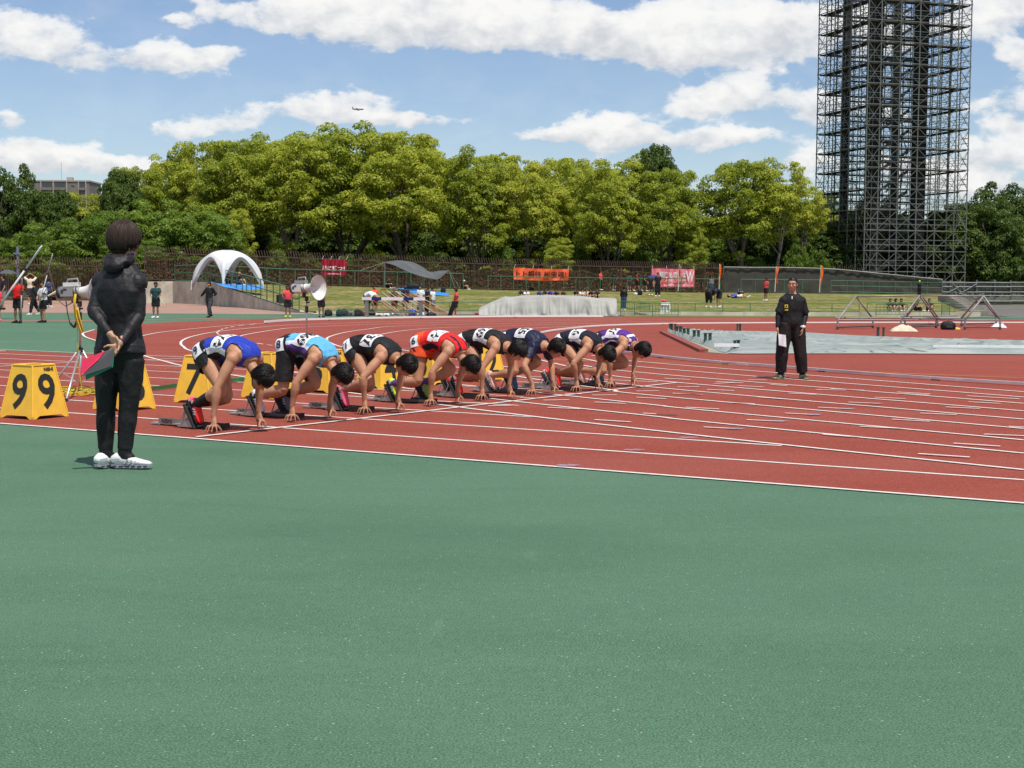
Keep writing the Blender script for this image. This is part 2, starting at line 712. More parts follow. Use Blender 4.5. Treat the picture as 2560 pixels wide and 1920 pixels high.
EARTH = material('earth', (0.075, 0.085, 0.04), 0.95, (0.05, 0.06, 0.03), 0.5)
flat('ground', [(-2500, -60), (2500, -60), (2500, 3500), (-2500, 3500)], -0.020, EARTH)

# straight: outer line and its parallels
A0, A1 = G(0, 1057.7), G(2560, 1257)
d0 = (A1 - A0).normalized()
n0 = Vector((-d0.y, d0.x, 0))                          # away from the camera
LW = (G(0, 873.5) - A0).dot(n0) / 9.0                  # nine lanes up to the green border


def lane(k, px_to=None, s0=-30.0, s1=60.0):
    p = A0 + n0 * (LW * k)
    if px_to is not None:
        for i in range(4000):
            s = s0 + i * 0.05
            if PROJ(p + d0 * s)[0] > px_to and s > -3:
                s1 = s
                break
    return p + d0 * s0, p + d0 * s1


c0_low = [(236, 824), (210, 832), (207, 836), (215, 843), (238, 851), (300, 871), (365, 891), (418, 905), (461, 915.5), (600, 941), (800, 971.5), (1000, 999), (1115, 1014), (1321, 1040), (1640, 1077), (1952, 1111.5), (2560, 1175)]
far_edge = [(2900, 803), (2560, 799), (2100, 795), (1640, 791.8), (1260, 791), (1000, 792), (760, 795), (545, 800.5), (372, 808), (290, 815)]

# red surfacing: between the near green apron and the far border
lp0, lp1 = lane(0)
l9a, l9b = lane(9)
red = [lp0, lp1]
red += [Vector((60, 20, 0)), Vector((60, 66, 0))]
red += [G(*p) for p in crom(far_edge, 6)]
red += [G(*p) for p in crom(c0_low[:7], 6)][:-14]
# close the wedge: from the bend back to the straight's inner edge
red += [G(296, 887.5), l9a]
apron = material('apron', (0.05, 0.1, 0.06))
flat('green_apron', [lp0 + d0 * -10, lp1 + d0 * 30, (140, -30, 0), (-90, -30, 0)], -0.008, GREEN_T)
flat('green_field', [l9a, (-60, 28, 0), (-75, 66), (-20, 69.5), (0, 69.5), (40, 72), (60, 72), (60, 30), G(420, 870), G(296, 888)], -0.012, GREEN_T)
flat('red_track', red, -0.004, RED_T)

# thin worn strip and the pink paving further out
PINK = material('pink_paving', (0.36, 0.225, 0.18), 0.9, (0.28, 0.175, 0.14), 0.6, 0.3, 30, spec=0.2)
GREY_A = material('asphalt', (0.16, 0.155, 0.145), 0.92, (0.11, 0.108, 0.10), 0.8, 0.3, 30, spec=0.2)
flat('paving', [(-120, 66.5), (-11, 69.2), (-7, 71), (-20, 112), (-20, 125), (-120, 125)], -0.009, PINK)
flat('paving_edge_strip', [G(-200, 804), G(0, 803), G(250, 802), G(380, 799.5), G(700, 793.5), G(700, 792.6), G(380, 798), G(250, 800.3), G(0, 800.6), G(-200, 801.0)], -0.006, material('strip', (0.3, 0.11, 0.09), 0.9))
flat('asphalt_path', [G(2300, 794.5), G(3000, 796), (60, 132), (32, 132), (25.0, 73.5)], -0.010, GREY_A)
flat('green_edge_strip', [G(2250, 793.8), G(3000, 800), G(3000, 795.5), G(2250, 790.8)], -0.002, material('green_paint', (0.05, 0.16, 0.09), 0.8))
GRASS = material('lawn', (0.115, 0.155, 0.030), 0.95, (0.225, 0.205, 0.075), 0.22, 0.6, 5.0, spec=0.1, bdist=0.05)
flat('grass_verge', [G(1560, 791.2), G(2440, 793.5), G(2440, 789), G(1560, 787)], -0.001, GRASS)


def ribbon(mb, pts, w, z=0.0):
    pts = [Vector((p[0], p[1], 0)) for p in pts]
    L, Rr = [], []
    for i, p in enumerate(pts):
        d = pts[min(i + 1, len(pts) - 1)] - pts[max(i - 1, 0)]
        d.normalize()
        n = Vector((-d.y, d.x, 0)) * (w / 2)
        L.append((p.x + n.x, p.y + n.y, z))
        Rr.append((p.x - n.x, p.y - n.y, z))
    mb.grid([Rr, L])


for k in range(10):
    mb = MB()
    to = {0: None, 1: None, 2: 1950, 3: 1330, 4: 1290, 5: 1300, 6: 1400, 7: 1530, 8: 1640, 9: 290}[k]
    a, b_ = lane(k, to)
    n = 40
    ribbon(mb, [a.lerp(b_, i / n) for i in range(n + 1)], 0.055)
    mb.build('lane_line', WHITE, kind='structure')

bends = [
    c0_low,
    [(322, 862), (318, 852), (335, 845), (370, 836.5), (420, 828.5), (545, 816), (666, 808)],
    [(1900, 797), (1508, 797.5), (1260, 799.4), (1000, 804), (760, 811), (649, 818), (541, 829.5), (483, 840.5), (458, 850), (452, 858), (458, 866), (483, 878.5), (614, 908), (800, 942), (1000, 969), (1285, 1003.4), (1640, 1041.4), (1760, 1054.8), (2560, 1133.7)],
    [(1900, 799.5), (1508, 800.5), (1260, 803.5), (1000, 809), (760, 818), (685, 825), (613, 837), (589, 846), (580, 853.5), (584, 861), (617, 876.5), (656, 887), (800, 916), (1000, 945), (1200, 967), (1412, 989), (1640, 1013), (1760, 1025.8), (2560, 1100.5)],
    [(1900, 802.8), (1508, 804.5), (1260, 809), (1000, 815), (918, 823), (861, 831.5), (826, 841), (817, 848), (826, 857), (866, 870), (1000, 896), (1200, 927), (1400, 957.5), (1531, 975), (1640, 989.5), (2560, 1072)],
    [(1900, 806), (1508, 808.5), (1260, 815), (1090, 820), (1000, 828), (945, 838), (928, 846), (935, 855), (995, 872.5), (1027, 878.5), (1200, 907.5), (1400, 936), (1640, 969), (2560, 1048.5)],
    [(1508, 812.3), (1400, 817), (1260, 825), (1180, 832), (1145, 840), (1137, 848), (1150, 856.5), (1300, 888), (1450, 922), (1640, 951.5), (2560, 1027.7)],
    [(1420, 908), (1640, 935), (2560, 1009)],
    [(1450, 896), (1640, 920.8), (2560, 993)],
    [(1480, 889), (1640, 908), (2560, 979.8)],
]
for bpts in bends:
    mb = MB()
    ribbon(mb, [G(*p) for p in crom(bpts, 9)], 0.06, 0.004)
    mb.build('bend_line', WHITE, kind='structure')
mb = MB()
dash = [G(*p) for p in crom([(640, 810), (595, 815), (568, 820), (551.7, 825), (542.6, 831.6), (548, 837), (564, 842), (609.5, 852), (654.8, 860.5), (691, 865)], 14)]
for i in range(0, len(dash) - 6, 9):
    ribbon(mb, dash[i:i + 6], 0.06, 0.006)
mb.build('dashed_break_line', WHITE, kind='structure')
# start line, other start marks
mb = MB()
s_a, s_b = G(492, 1093), G(1690, 957)
ribbon(mb, [s_a.lerp(s_b, i / 20) for i in range(21)], 0.055, 0.006)
mb.build('start_line', WHITE, kind='structure')
mb = MB()
ribbon(mb, [G(*p) for p in crom([(-60, 920), (0, 916.4), (187.6, 906), (365, 899.4), (466, 896.5)], 6)], 0.05, 0.006)
mb.build('stagger_line', WHITE, kind='structure')
mb = MB()
ribbon(mb, [G(-80, 874.5), G(0, 878.2), G(14, 878)], 0.16, 0.007)
mb.build('arc_line_end', WHITE, kind='structure')
Z5 = [(50, 160, 205, 168), (130, 212, 260, 211), (305, 227, 470, 235), (350, 192, 470, 186), (360, 180, 525, 188), (490, 205, 645, 212), (550, 170, 665, 170), (690, 198, 790, 205), (100, 250, 275, 259), (180, 335, 378, 345), (460, 308, 595, 314), (610, 273, 790, 287), (795, 250, 965, 258), (960, 228, 1140, 232), (1050, 222, 1250, 232), (1450, 243, 1650, 255), (1460, 250, 1640, 262), (1315, 275, 1500, 283), (1155, 304, 1345, 312), (975, 335, 1178, 345), (775, 370, 985, 380), (545, 410, 768, 420), (288, 454, 520, 466), (0, 375, 130, 382), (1870, 266, 2185, 284), (1878, 302, 2070, 312), (1740, 333, 1948, 343), (1590, 370, 1808, 380), (1420, 407, 1645, 420), (1225, 450, 1470, 463), (1003, 498, 1170, 512), (1970, 497, 2212, 507), (1788, 552, 2070, 570), (1577, 615, 1885, 636), (2120, 450, 2212, 455)]
Z8 = [(720, 155, 905, 150), (1100, 115, 1280, 112), (1440, 80, 1610, 78), (1130, 165, 1355, 175), (1455, 128, 1670, 138), (1745, 95, 1950, 105), (1745, 52, 1900, 50), (2000, 68, 2195, 76), (1455, 250, 1705, 266), (1790, 205, 2030, 218), (600, 133, 720, 137), (940, 98, 1065, 102), (1250, 68, 1365, 72)]
BLUEP = material('blue_mark', (0.25, 0.36, 0.55), 0.8)
for (x0, y0, x1, y1), (ox, oy, sc) in [(q, (1640, 880, 2.404)) for q in Z5] + [(q, (960, 960, 2.765)) for q in Z8]:
    mb = MB()
    p, q = G(ox + x0 / sc, oy + y0 / sc), G(ox + x1 / sc, oy + y1 / sc)
    ribbon(mb, [p, q], 0.05, 0.008)
    mb.build('relay_mark', WHITE, kind='structure')
for x, y in [(1418, 1166), (1583, 1127), (1720, 1096), (1838, 1073.5), (1948, 1054), (2032, 1038), (2120, 1023), (2190, 1010)]:
    mb = MB()
    c = G(x, y)
    ribbon(mb, [c - d0 * 0.07, c + d0 * 0.07], 0.02, 0.011)
    ribbon(mb, [c - d0 * 0.02 + n0 * .04, c + d0 * 0.08 + n0 * .05], 0.018, 0.012)
    ribbon(mb, [c - d0 * 0.07 - n0 * .04, c + d0 * 0.02 - n0 * .05], 0.018, 0.012)
    mb.build('blue_mark', BLUEP, kind='structure')
mb = MB()
YEL = material('yellow_line', (0.62, 0.40, 0.06), 0.8)
ribbon(mb, [G(*p) for p in crom([(1360, 900), (1640, 907), (1898, 916)], 6)], 0.035, 0.009)
mb.build('yellow_line', YEL, kind='structure')
mb = MB()
ribbon(mb, [G(*p) for p in crom([(2060, 926), (2139, 930), (2400, 940), (2600, 947)], 6)], 0.035, 0.009)
mb.build('yellow_line', YEL, kind='structure')

# raised aluminium kerb rails
RAILM = material('kerb_paint', (0.50, 0.44, 0.48), 0.5, (0.66, 0.62, 0.62), 3.0)
RAILW = material('kerb_white', (0.76, 0.75, 0.73), 0.5)
DARKGAP = material('kerb_foot', (0.06, 0.06, 0.07), 0.6)


def kerb_rail(pts, mat, label, h=0.05, nseg=2.4):
    P = [G(*p) for p in crom(pts, 10)]
    t = thing('kerb_rail', label, 'kerb rail', P[len(P) // 2])
    base = Vector(P[len(P) // 2])
    seg, acc, L = [P[0]], 0.0, 0
    for i in range(1, len(P)):
        acc += (P[i] - P[i - 1]).length
        seg.append(P[i])
        if acc > nseg or i == len(P) - 1:
            mb = MB()
            for a, b_ in zip(seg[:-1], seg[1:]):
                d = (b_ - a).normalized()
                e = b_ - (d * 0.012 if b_ is seg[-1] else d * 0)
                mb.bar(a + Vector((0, 0, h * .62)) - base, e + Vector((0, 0, h * .62)) - base, 0.055, h * .72)
            mb.build('rail_section', mat, t)
            mf = MB()
            mf.bar(seg[0] + Vector((0, 0, h * .1)) - base, seg[0] + (seg[-1] - seg[0]).normalized() * 0.12 + Vector((0, 0, h * .1)) - base, 0.07, h * .3)
            mf.build('foot', DARKGAP, t)
            seg, acc = [P[i]], 0.0
    return t


kerb_rail([(1353, 834), (1401, 826), (1508.5, 816), (1675, 811), (1900, 809), (2200, 808), (2640, 808)], RAILW, 'white raised kerb rail along the far inside edge of the bend', 0.06, 6.0)
kerb_rail([(1353, 834), (1308, 843), (1292, 853), (1325, 863), (1420, 871), (1562, 883.5), (1657, 895), (1771, 907), (1900, 917), (2087, 931.5), (2303, 948), (2620, 968)], RAILM, 'lilac grey raised kerb rail on dark feet along the inside of the near straight', 0.055, 2.4)
kerb_rail([(662, 808.5), (760, 802.5), (1000, 797), (1260, 794), (1508, 793.6)], RAILW, 'white raised board rail around the outside of the far bend', 0.10, 5.0)

# ---------------------------------------------------------------- concrete wall, low kerb wall, grass bank
def hz(x):
    return 714 + 0.007 * (x - 1280)


wall_px = [(362, 704, 104.0), (432, 703, 104.5), (520, 704.5, 97.0), (600, 730, 87.5), (700, 764, 76.5), (752, 779, 72.5), (792, 785, 70.5)]
wt = [AT(*p) for p in wall_px]
w = thing('retaining_wall', 'weathered concrete retaining wall sloping down beside the pink paving', 'retaining wall', (wt[1].x, wt[1].y, 0))
W0 = Vector((wt[1].x, wt[1].y, 0))
CONCW = material('stained_concrete', (0.60, 0.56, 0.46), 0.92, (0.30, 0.28, 0.23), 0.9, 0.35, 6.0, spec=0.15, bdist=0.02)
for a, b_ in zip(wt[:-1], wt[1:]):
    n = Vector((-(b_ - a).y, (b_ - a).x, 0)).normalized() * 0.25
    e = (b_ - a) * 0.004
    mb = MB()
    q = [a, b_ - e, b_ - e + n, a + n]
    vs = [Vector((p.x, p.y, -0.02)) - W0 for p in q] + [p - W0 for p in q]
    mb.add(vs, [(0, 1, 5, 4), (1, 2, 6, 5), (2, 3, 7, 6), (3, 0, 4, 7), (4, 5, 6, 7)])
    mb.build('wall_panel', CONCW, w)
kx = [790, 1000, 1200, 1400, 1560, 1700, 1860, 2000, 2150, 2300, 2452]
kp = [AT(x, 777.5 + (x - 790) * .0016 + 0.5, 71.5 + (x - 790) / 1660 * 2.5) for x in kx]
w = thing('kerb_wall', 'long low concrete kerb wall at the foot of the grass bank', 'kerb wall', (kp[0].x, kp[0].y, 0))
W0 = Vector((kp[0].x, kp[0].y, 0))
for a, b_ in zip(kp[:-1], kp[1:]):
    mb = MB()
    mb.bar(Vector((a.x, a.y + .15, a.z / 2 - .01)) - W0, Vector((b_.x - .02, b_.y + .15, b_.z / 2 - .01)) - W0, 0.3, a.z + .02)
    mb.build('kerb_block', CONCW, w)

# fence line: (px x, base y, distance)
fl_px = [(362, 702, 108.0), (520, 706.5, 110.0), (700, 711.5, 112.0), (960, 719, 115.0), (1240, 725, 118.0), (1500, 728.5, 121.5), (1812, 731.5, 125.5)]
fl = [AT(*p) for p in fl_px]
scr_px = [(1806, 732, 124.0), (1960, 733, 124.3), (2100, 734, 124.6), (2240, 735, 125), (2360, 736, 125.5)]
front = wt[1:6] + kp
frontx = [p[0] for p in wall_px[1:6]] + kx
backx = [p[0] for p in fl_px] + [p[0] for p in scr_px[1:]] + [2460]
back = fl + [AT(*p) for p in scr_px[1:]] + [AT(2440, 764, 86)]


def interp(xs, ps, x):
    if x <= xs[0]:
        return ps[0]
    for i in range(len(xs) - 1):
        if x <= xs[i + 1]:
            return ps[i].lerp(ps[i + 1], (x - xs[i]) / (xs[i + 1] - xs[i]))
    return ps[-1]


rows = []
cols = [432 + i * 20 for i in range(102)]
for x in cols:
    f, b_ = interp(frontx, front, x), interp(backx, back, x)
    if 2360 < x:
        b_ = back[-2].lerp(back[-1], min(1, (x - 2360) / 90.0))
    row = []
    for j in range(15):
        t = j / 14
        p = f.lerp(b_, t)
        s = t * t * (3 - 2 * t)
        p.z = f.z + (b_.z - f.z) * (0.55 * t + 0.45 * s) + 0.04 * mnoise.noise(Vector((p.x * .3, p.y * .3, 0)))
        row.append(p)
    rows.append(row)
mb = MB()
mb.grid(rows)


def lawn_material():
    m = bpy.data.materials.new('bank_grass')
    m.use_nodes = True
    nt = m.node_tree
    nt.nodes.clear()
    b = NB(nt)
    out = b.n('ShaderNodeOutputMaterial')
    pr = b.n('ShaderNodeBsdfPrincipled')
    tc = b.n('ShaderNodeTexCoord').outputs['Object']
    a = b.noise(b.v('MULTIPLY', tc, (0.22, 0.32, 1)), 1.0, 6.0, 0.65, 0.8)
    c = b.mix(b.rng(a, 0.42, 0.58), (0.150, 0.172, 0.036), (0.345, 0.280, 0.140))
    n2 = b.noise(b.v('MULTIPLY', tc, (0.8, 0.25, 1)), 3.0, 5.0, 0.7)
    c = b.mix(b.rng(n2, 0.44, 0.60, 0.0, 0.75), c, (0.080, 0.108, 0.020))
    n3 = b.noise(tc, 9.0, 3.0, 0.7)
    c = b.mix(b.rng(n3, 0.35, 0.65, 0.35, 0.0), c, (0.05, 0.07, 0.015))
    b.put(pr.inputs['Base Color'], c)
    pr.inputs['Roughness'].default_value = 0.95
    pr.inputs['Specular IOR Level'].default_value = 0.1
    bp = b.n('ShaderNodeBump')
    bp.inputs['Strength'].default_value = 0.8
    bp.inputs['Distance'].default_value = 0.08
    b.put(bp.inputs['Height'], n3)
    nt.links.new(bp.outputs[0], pr.inputs['Normal'])
    nt.links.new(pr.outputs[0], out.inputs[0])
    return m


bank = mb.build('grass_bank', lawn_material(), smooth=True, kind='structure')
BANK = BVHTree.FromPolygons([Vector(v) for v in mb.v], [f for f in mb.f])


def BK(px, py):
    """where the sight line meets the bank"""
    h = BANK.ray_cast(Vector((0, 0, CH)), ray(px, py).normalized())
    top = interp(backx, back, px)
    if h[0] is None or h[0].y > top.y - 1.2:
        p = AT(px, py, top.y - 1.2)
        q = BANK.ray_cast(Vector((p.x, p.y, 20)), Vector((0, 0, -1)))
        if q[0] is not None:
            p.z = max(min(p.z, q[0].z + .12), q[0].z)
        return p
    return h[0]


# ground of the park behind the fence
mb = MB()
P = []
for j, dy in enumerate((0.0, 8, 30, 80)):
    row = []
    for x in range(360, 2700, 90):
        b_ = interp(backx[:-1], back[:-1], x)
        row.append(Vector((b_.x * (1 + dy / 110), b_.y + .3 + dy, b_.z - 0.02 + dy * .004)))
    P.append(row)
mb.grid(P)
mb.build('park_ground', EARTH, kind='structure')

# ---------------------------------------------------------------- iron fences
IRON = material('brown_iron', (0.060, 0.034, 0.026), 0.6, (0.095, 0.052, 0.04), 5.0)


def iron_fence(name, P, hrail, label, tip=0.48, post_every=1.85, gap=0.115, lean=(-0.13, 0.1), braces=False, bottom=0.12, pw=0.075):
    base = Vector(P[0])
    t = thing(name, label, 'fence', base)
    bars = MB()
    run, tot = [], 0
    for a, b_ in zip(P[:-1], P[1:]):
        a, b_ = Vector(a), Vector(b_)
        L = (b_ - a).length
        n = max(1, int(round(L / post_every)))
        for i in range(n):
            p, q = a.lerp(b_, i / n), a.lerp(b_, (i + 1) / n)
            mb = MB()
            mb.bar(p - base, p - base + Vector((0, 0, hrail + 0.03)), pw, pw)
            mb.build('post', IRON, t)
            d = (q - p)
            for nm, z, hh in (('top_rail', hrail, 0.075), ('bottom_rail', bottom, 0.07)):
                mb = MB()
                e = d.normalized() * (pw / 2 + .002)
                mb.bar(p - base + e + Vector((0, 0, z)), q - base - e + Vector((0, 0, z)), 0.05, hh)
                mb.build(nm, IRON, t)
            if braces and i % 2 == 0:
                mb = MB()
                mb.bar(p - base + Vector((0.04, -0.08, hrail - 0.1)), p - base + Vector((0.75, -0.5, 0.3)), 0.09, 0.09)
                mb.build('brace', IRON, t)
            m = int(d.length / gap)
            for k in range(1, m):
                r = p.lerp(q, k / m) - base
                j = rnd.uniform(-.01, .01)
                bars.bar(r + Vector((0, .03, bottom)), r + Vector((0, .03, hrail)), 0.03, 0.03)
            m2 = int(d.length / 0.19)
            for k in range(m2):
                r = p.lerp(q, (k + .5) / m2) - base
                bars.bar(r + Vector((0, .03, hrail)), r + Vector((lean[0] + rnd.uniform(-.02, .02), lean[1], hrail + tip)), 0.045, 0.045)
    bars.build('bars', IRON, t, kind='stuff')
    return t


iron_fence('iron_fence', fl, 2.05, 'long dark brown iron fence with leaning spiked tips behind the grass bank')
lf = [AT(-160, 768, 96), AT(0, 762, 98), AT(120, 757, 100), AT(240, 754, 103), AT(356, 752, 106)]
lf = [Vector((p.x, p.y, 0.0)) for p in lf]
iron_fence('iron_fence', lf, 2.55, 'lower brown iron fence with diagonal struts beyond the far left paving', tip=0.55, post_every=2.2, braces=True, bottom=0.45, pw=0.12)
rf = [AT(2300, 716, 150), AT(2424, 716, 151), AT(2560, 716, 152), AT(2760, 716, 154)]
iron_fence('iron_fence', rf, 0.45, 'brown picket fence tips showing above the grey site fence at the right', tip=0.75, lean=(0, 0), bottom=-0.6)
mf = [Vector((p.x, p.y, p.z)) for p in (AT(1812, 700, 131), AT(1960, 700, 131.5), AT(2100, 704, 132), AT(2160, 708, 132))]
iron_fence('iron_fence', mf, 0.85, 'dark iron fence tips rising behind the black screened fence', tip=0.55)

# ---------------------------------------------------------------- hedge
def quads(name, c, n, sx, sy, mat, roll=None):
    """many small leaf faces: centres, normals, half sizes"""
    N = len(c)
    rs = np.random.RandomState(N)
    n = n / np.maximum(np.linalg.norm(n, axis=1, keepdims=True), 1e-6)
    r = rs.normal(size=(N, 3))
    a = np.cross(n, r)
    a /= np.maximum(np.linalg.norm(a, axis=1, keepdims=True), 1e-6)
    b = np.cross(n, a)
    a *= np.asarray(sx).reshape(-1, 1)
    b *= np.asarray(sy).reshape(-1, 1)
    bend = n * (np.asarray(sx).reshape(-1, 1) * 0.35)
    V = np.stack([c - a - bend, c - b * 0.75, c + a - bend, c + b * 0.75], axis=1).reshape(-1, 3).astype(np.float32)
    me = bpy.data.meshes.new(name)
    me.vertices.add(4 * N)
    me.vertices.foreach_set('co', V.ravel())
    me.loops.add(4 * N)
    me.loops.foreach_set('vertex_index', np.arange(4 * N, dtype=np.int32))
    me.polygons.add(N)
    me.polygons.foreach_set('loop_start', np.arange(0, 4 * N, 4, dtype=np.int32))
    me.update(calc_edges=True)
    me.materials.append(mat)
    return me


HEDGE_M = leaf_material('hedge_leaf', (0.035, 0.075, 0.014), (0.12, 0.135, 0.040), (0.34, 0.13, 0.070), 0.32)
HEDGE_R = leaf_material('hedge_red_leaf', (0.06, 0.05, 0.02), (0.17, 0.07, 0.035), (0.30, 0.12, 0.07), 0.25)
rs = np.random.RandomState(5)


def hedge(P, height, depth, n, mat, label, z0=0.0, off=0.45):
    P = [Vector(p) for p in P]
    segs = [(a, b_) for a, b_ in zip(P[:-1], P[1:])]
    L = np.array([(b_ - a).length for a, b_ in segs])
    c, nn = [], []
    pick = rs.choice(len(segs), size=n, p=L / L.sum())
    u = rs.rand(n)
    for i in range(n):
        a, b_ = segs[pick[i]]
        p = a.lerp(b_, u[i])
        top = height * (0.88 + 0.2 * mnoise.noise(Vector((p.x * .8, p.y * .8, 3))))
        face = rs.rand()
        if face < .7:
            z, dy = rs.rand() ** 0.8 * top, off + abs(rs.normal()) * 0.12 + 0.12 * mnoise.noise(Vector((p.x * 2, z0, rs.rand() * 2)))
            v = (rs.normal() * .5, -1, rs.rand() * 1.2)
        else:
            z, dy = top * (0.97 + rs.rand() * .08), off + rs.rand() * depth
            v = (rs.normal() * .4, rs.normal() * .4, 1)
        c.append((p.x, p.y + dy, p.z + z0 + z))
        nn.append(v)
    c = np.array(c) - np.array(P[0])
    s = rs.uniform(0.07, 0.155, n)
    me = quads('hedge', c, np.array(nn), s, s * .8, mat)
    o = link('hedge', me, label=label, cat='hedge', loc=P[0])
    core = MB()
    for a, b_ in segs:
        aa, bb = a - P[0], b_ - P[0]
        core.bar(aa + Vector((0, off + .3 + depth / 2, z0 + height * .40)), bb + Vector((0, off + .3 + depth / 2, z0 + height * .40)), depth, height * .78)
    core.build('branches', material('twig_dark', (0.02, 0.018, 0.01), 0.95), o)
    return o


hedge(fl, 1.75, 0.8, 42000, HEDGE_M, 'reddish green hedge growing behind the long iron fence')
hedge([AT(2150, 712, 129.5), AT(2230, 716, 129), AT(2330, 719, 128.5)], 0.95, 0.8, 3500, HEDGE_R, 'red leaved hedge showing above the sloping end of the black screen', off=0.0)

# ---------------------------------------------------------------- green railings
GREENP = material('green_rail_paint', (0.030, 0.135, 0.062), 0.45, (0.045, 0.17, 0.085), 4.0)


def railing(P, h, label, rails=(1.0,), every=1.25, r=0.028, name='railing', mat=None, group=None):
    mat = mat or GREENP
    P = [Vector(p) for p in P]
    base = P[0].copy()
    t = thing(name, label, 'railing', base, group=group)
    for a, b_ in zip(P[:-1], P[1:]):
        n = max(1, int(round((b_ - a).length / every)))
        for i in range(n + (1 if b_ is P[-1] else 0)):
            p = a.lerp(b_, i / n) - base
            mb = MB()
            mb.tube([p, p + Vector((0, 0, h))], r, 6)
            mb.build('post', mat, t)
        for k in rails:
            mb = MB()
            mb.tube([a - base + Vector((0, 0, h * k)), b_ - base + Vector((0, 0, h * k))], r * 1.05, 6)
            mb.build('rail', mat, t)
    return t


up = [(680, 719, 108.0), (700, 719.3, 108.3), (960, 726.5, 111.3), (1158, 730.8, 113)]
railing([AT(505, 707, 107), AT(600, 711, 108), AT(700, 716, 108.6), AT(960, 722, 111.5), AT(1158, 726, 113.5)], 1.28, 'green handrail along the top of the bank behind the white dome shelter', every=1.12)
railing([AT(1220, 727.5, 114.2), AT(1500, 731, 118), AT(1800, 733, 121)], 1.15, 'green handrail at the top of the bank in front of the two team banners', every=1.1)
railing([AT(1852, 733.5, 121.3), AT(1960, 734.3, 121.5), AT(2052, 735, 121.8)], 1.15, 'green handrail with two flag poles in front of the black screen', every=1.3)
railing([AT(2077, 731, 122), AT(2357, 736, 123.5)], 0.98, 'green three rail barrier in front of the low end of the black screen', rails=(1.0, .56, .06), every=1.33)
# ramp rail beside the dome: level part then going down
rp = [AT(437, 704, 104.6), AT(515, 704, 98.5), AT(564, 720, 92.5), AT(606, 733, 87.6), AT(652, 749, 81.5), AT(700, 765, 76.8), AT(748, 779.5, 72.8)]
railing(rp, 1.12, 'green two bar ramp handrail descending along the concrete wall', rails=(1.0, .55, .06), every=1.7, r=0.03)
# little mesh rails on the low kerb wall
railing([kp[1] + Vector((-1.2, .2, 0)), kp[3] + Vector((0, .2, 0))], 0.42, 'low green mesh rail on the kerb behind the covered mat', every=1.9, r=0.018, rails=(1.0, 0.1))
railing([kp[4] + Vector((.8, .2, 0)), kp[8] + Vector((0, .2, 0))], 0.42, 'low green mesh rail on the kerb behind the official', every=1.45, r=0.018, rails=(1.0, 0.1))
railing([kp[8] + Vector((.4, .2, 0)), kp[9] + Vector((1.8, .2, 0))], 0.46, 'low green mesh rail on the kerb behind the triangular pipe frames', every=1.2, r=0.018, rails=(1.0, 0.1))


def gate_panel(px, y0, y1, wpx, d, label):
    p = AT(px, y1, d)
    p.z = max(p.z, 0)
    k = d / FPX
    hgt, wd = (y1 - y0) * k, wpx * k
    t = thing('barrier', label, 'barrier', p, group='green tubular barriers by the kerb')
    mb = MB()
    mb.tube([(0, 0, 0), (0, 0, hgt), (wd, 0, hgt), (wd, 0, 0)], 0.022, 6)
    mb.build('frame', GREENP, t)
    for z in (.12, .5):
        mb = MB()
        mb.tube([(0, 0, hgt * z), (wd, 0, hgt * z)], 0.014, 6)
        mb.build('rail', GREENP, t)
    for i in range(1, 8):
        mb = MB()
        mb.tube([(wd * i / 8, 0, hgt * .12), (wd * i / 8, 0, hgt)], 0.008, 5)
        mb.build('bar', GREENP, t)
    return t


gate_panel(1552, 753, 789, 34, 70.5, 'green tubular barrier just right of the covered mat')
gate_panel(1592, 757, 776, 32, 72.5, 'lower green tubular barrier standing up on the kerb')
gate_panel(1631, 758, 790, 64, 70.3, 'wide green barrier with a pale towel hung on it')
gate_panel(2190, 760, 789, 78, 72, 'green barrier in front of the three seated spectators')
gate_panel(2354, 759, 789, 20, 73, 'narrow green barrier right of the seated spectators')

# ---------------------------------------------------------------- black screened fence
SCREEN = material('black_screen', (0.035, 0.036, 0.033), 0.85, (0.060, 0.055, 0.045), 1.5, 0.5, 3.0, bdist=0.03)
STEEL = material('galvanised_pipe', (0.23, 0.25, 0.24), 0.5, (0.15, 0.17, 0.16), 3.0, metal=0.4)
sc_top = [(1810, 668), (1880, 669), (1960, 669), (2040, 671), (2100, 674), (2170, 681), (2240, 688), (2300, 694), (2356, 699)]
t = thing('screened_fence', 'black mesh screened fence on a pale pipe frame, its top sloping down to the right', 'fence', AT(1810, 732, 124))
B0 = AT(1810, 732, 124)
for i, ((x0, y0), (x1, y1)) in enumerate(zip(sc_top[:-1], sc_top[1:])):
    d_ = 124.0
    P = []
    for u in range(9):
        xx = x0 + (x1 - x0) * u / 8
        yy = y0 + (y1 - y0) * u / 8
        a, b_ = AT(xx, yy + 1.2, d_), AT(xx, 735.5, d_)
        P.append([(a.lerp(b_, v / 6) + Vector((0, 0.12 * mnoise.noise(Vector((xx * .08, v * .9, 1))) + (0.02 if 0 < u < 8 else 0), 0))) - B0 for v in range(7)])
    MB().grid(P).build('screen_panel', SCREEN, t, smooth=True)
    mb = MB()
    mb.tube([AT(x0, y0, d_) - B0 - Vector((0, .1, 0)), AT(x1, y1, d_) - B0 - Vector((0, .1, 0))], 0.05, 6)
    mb.build('top_pipe', STEEL, t)
    mb = MB()
    mb.tube([AT(x0, y0, d_) - B0 + Vector((0, .25, .0)), AT(x0, 736, d_) - B0 + Vector((0, .25, 0))], 0.04, 6)
    mb.build('post', STEEL, t)

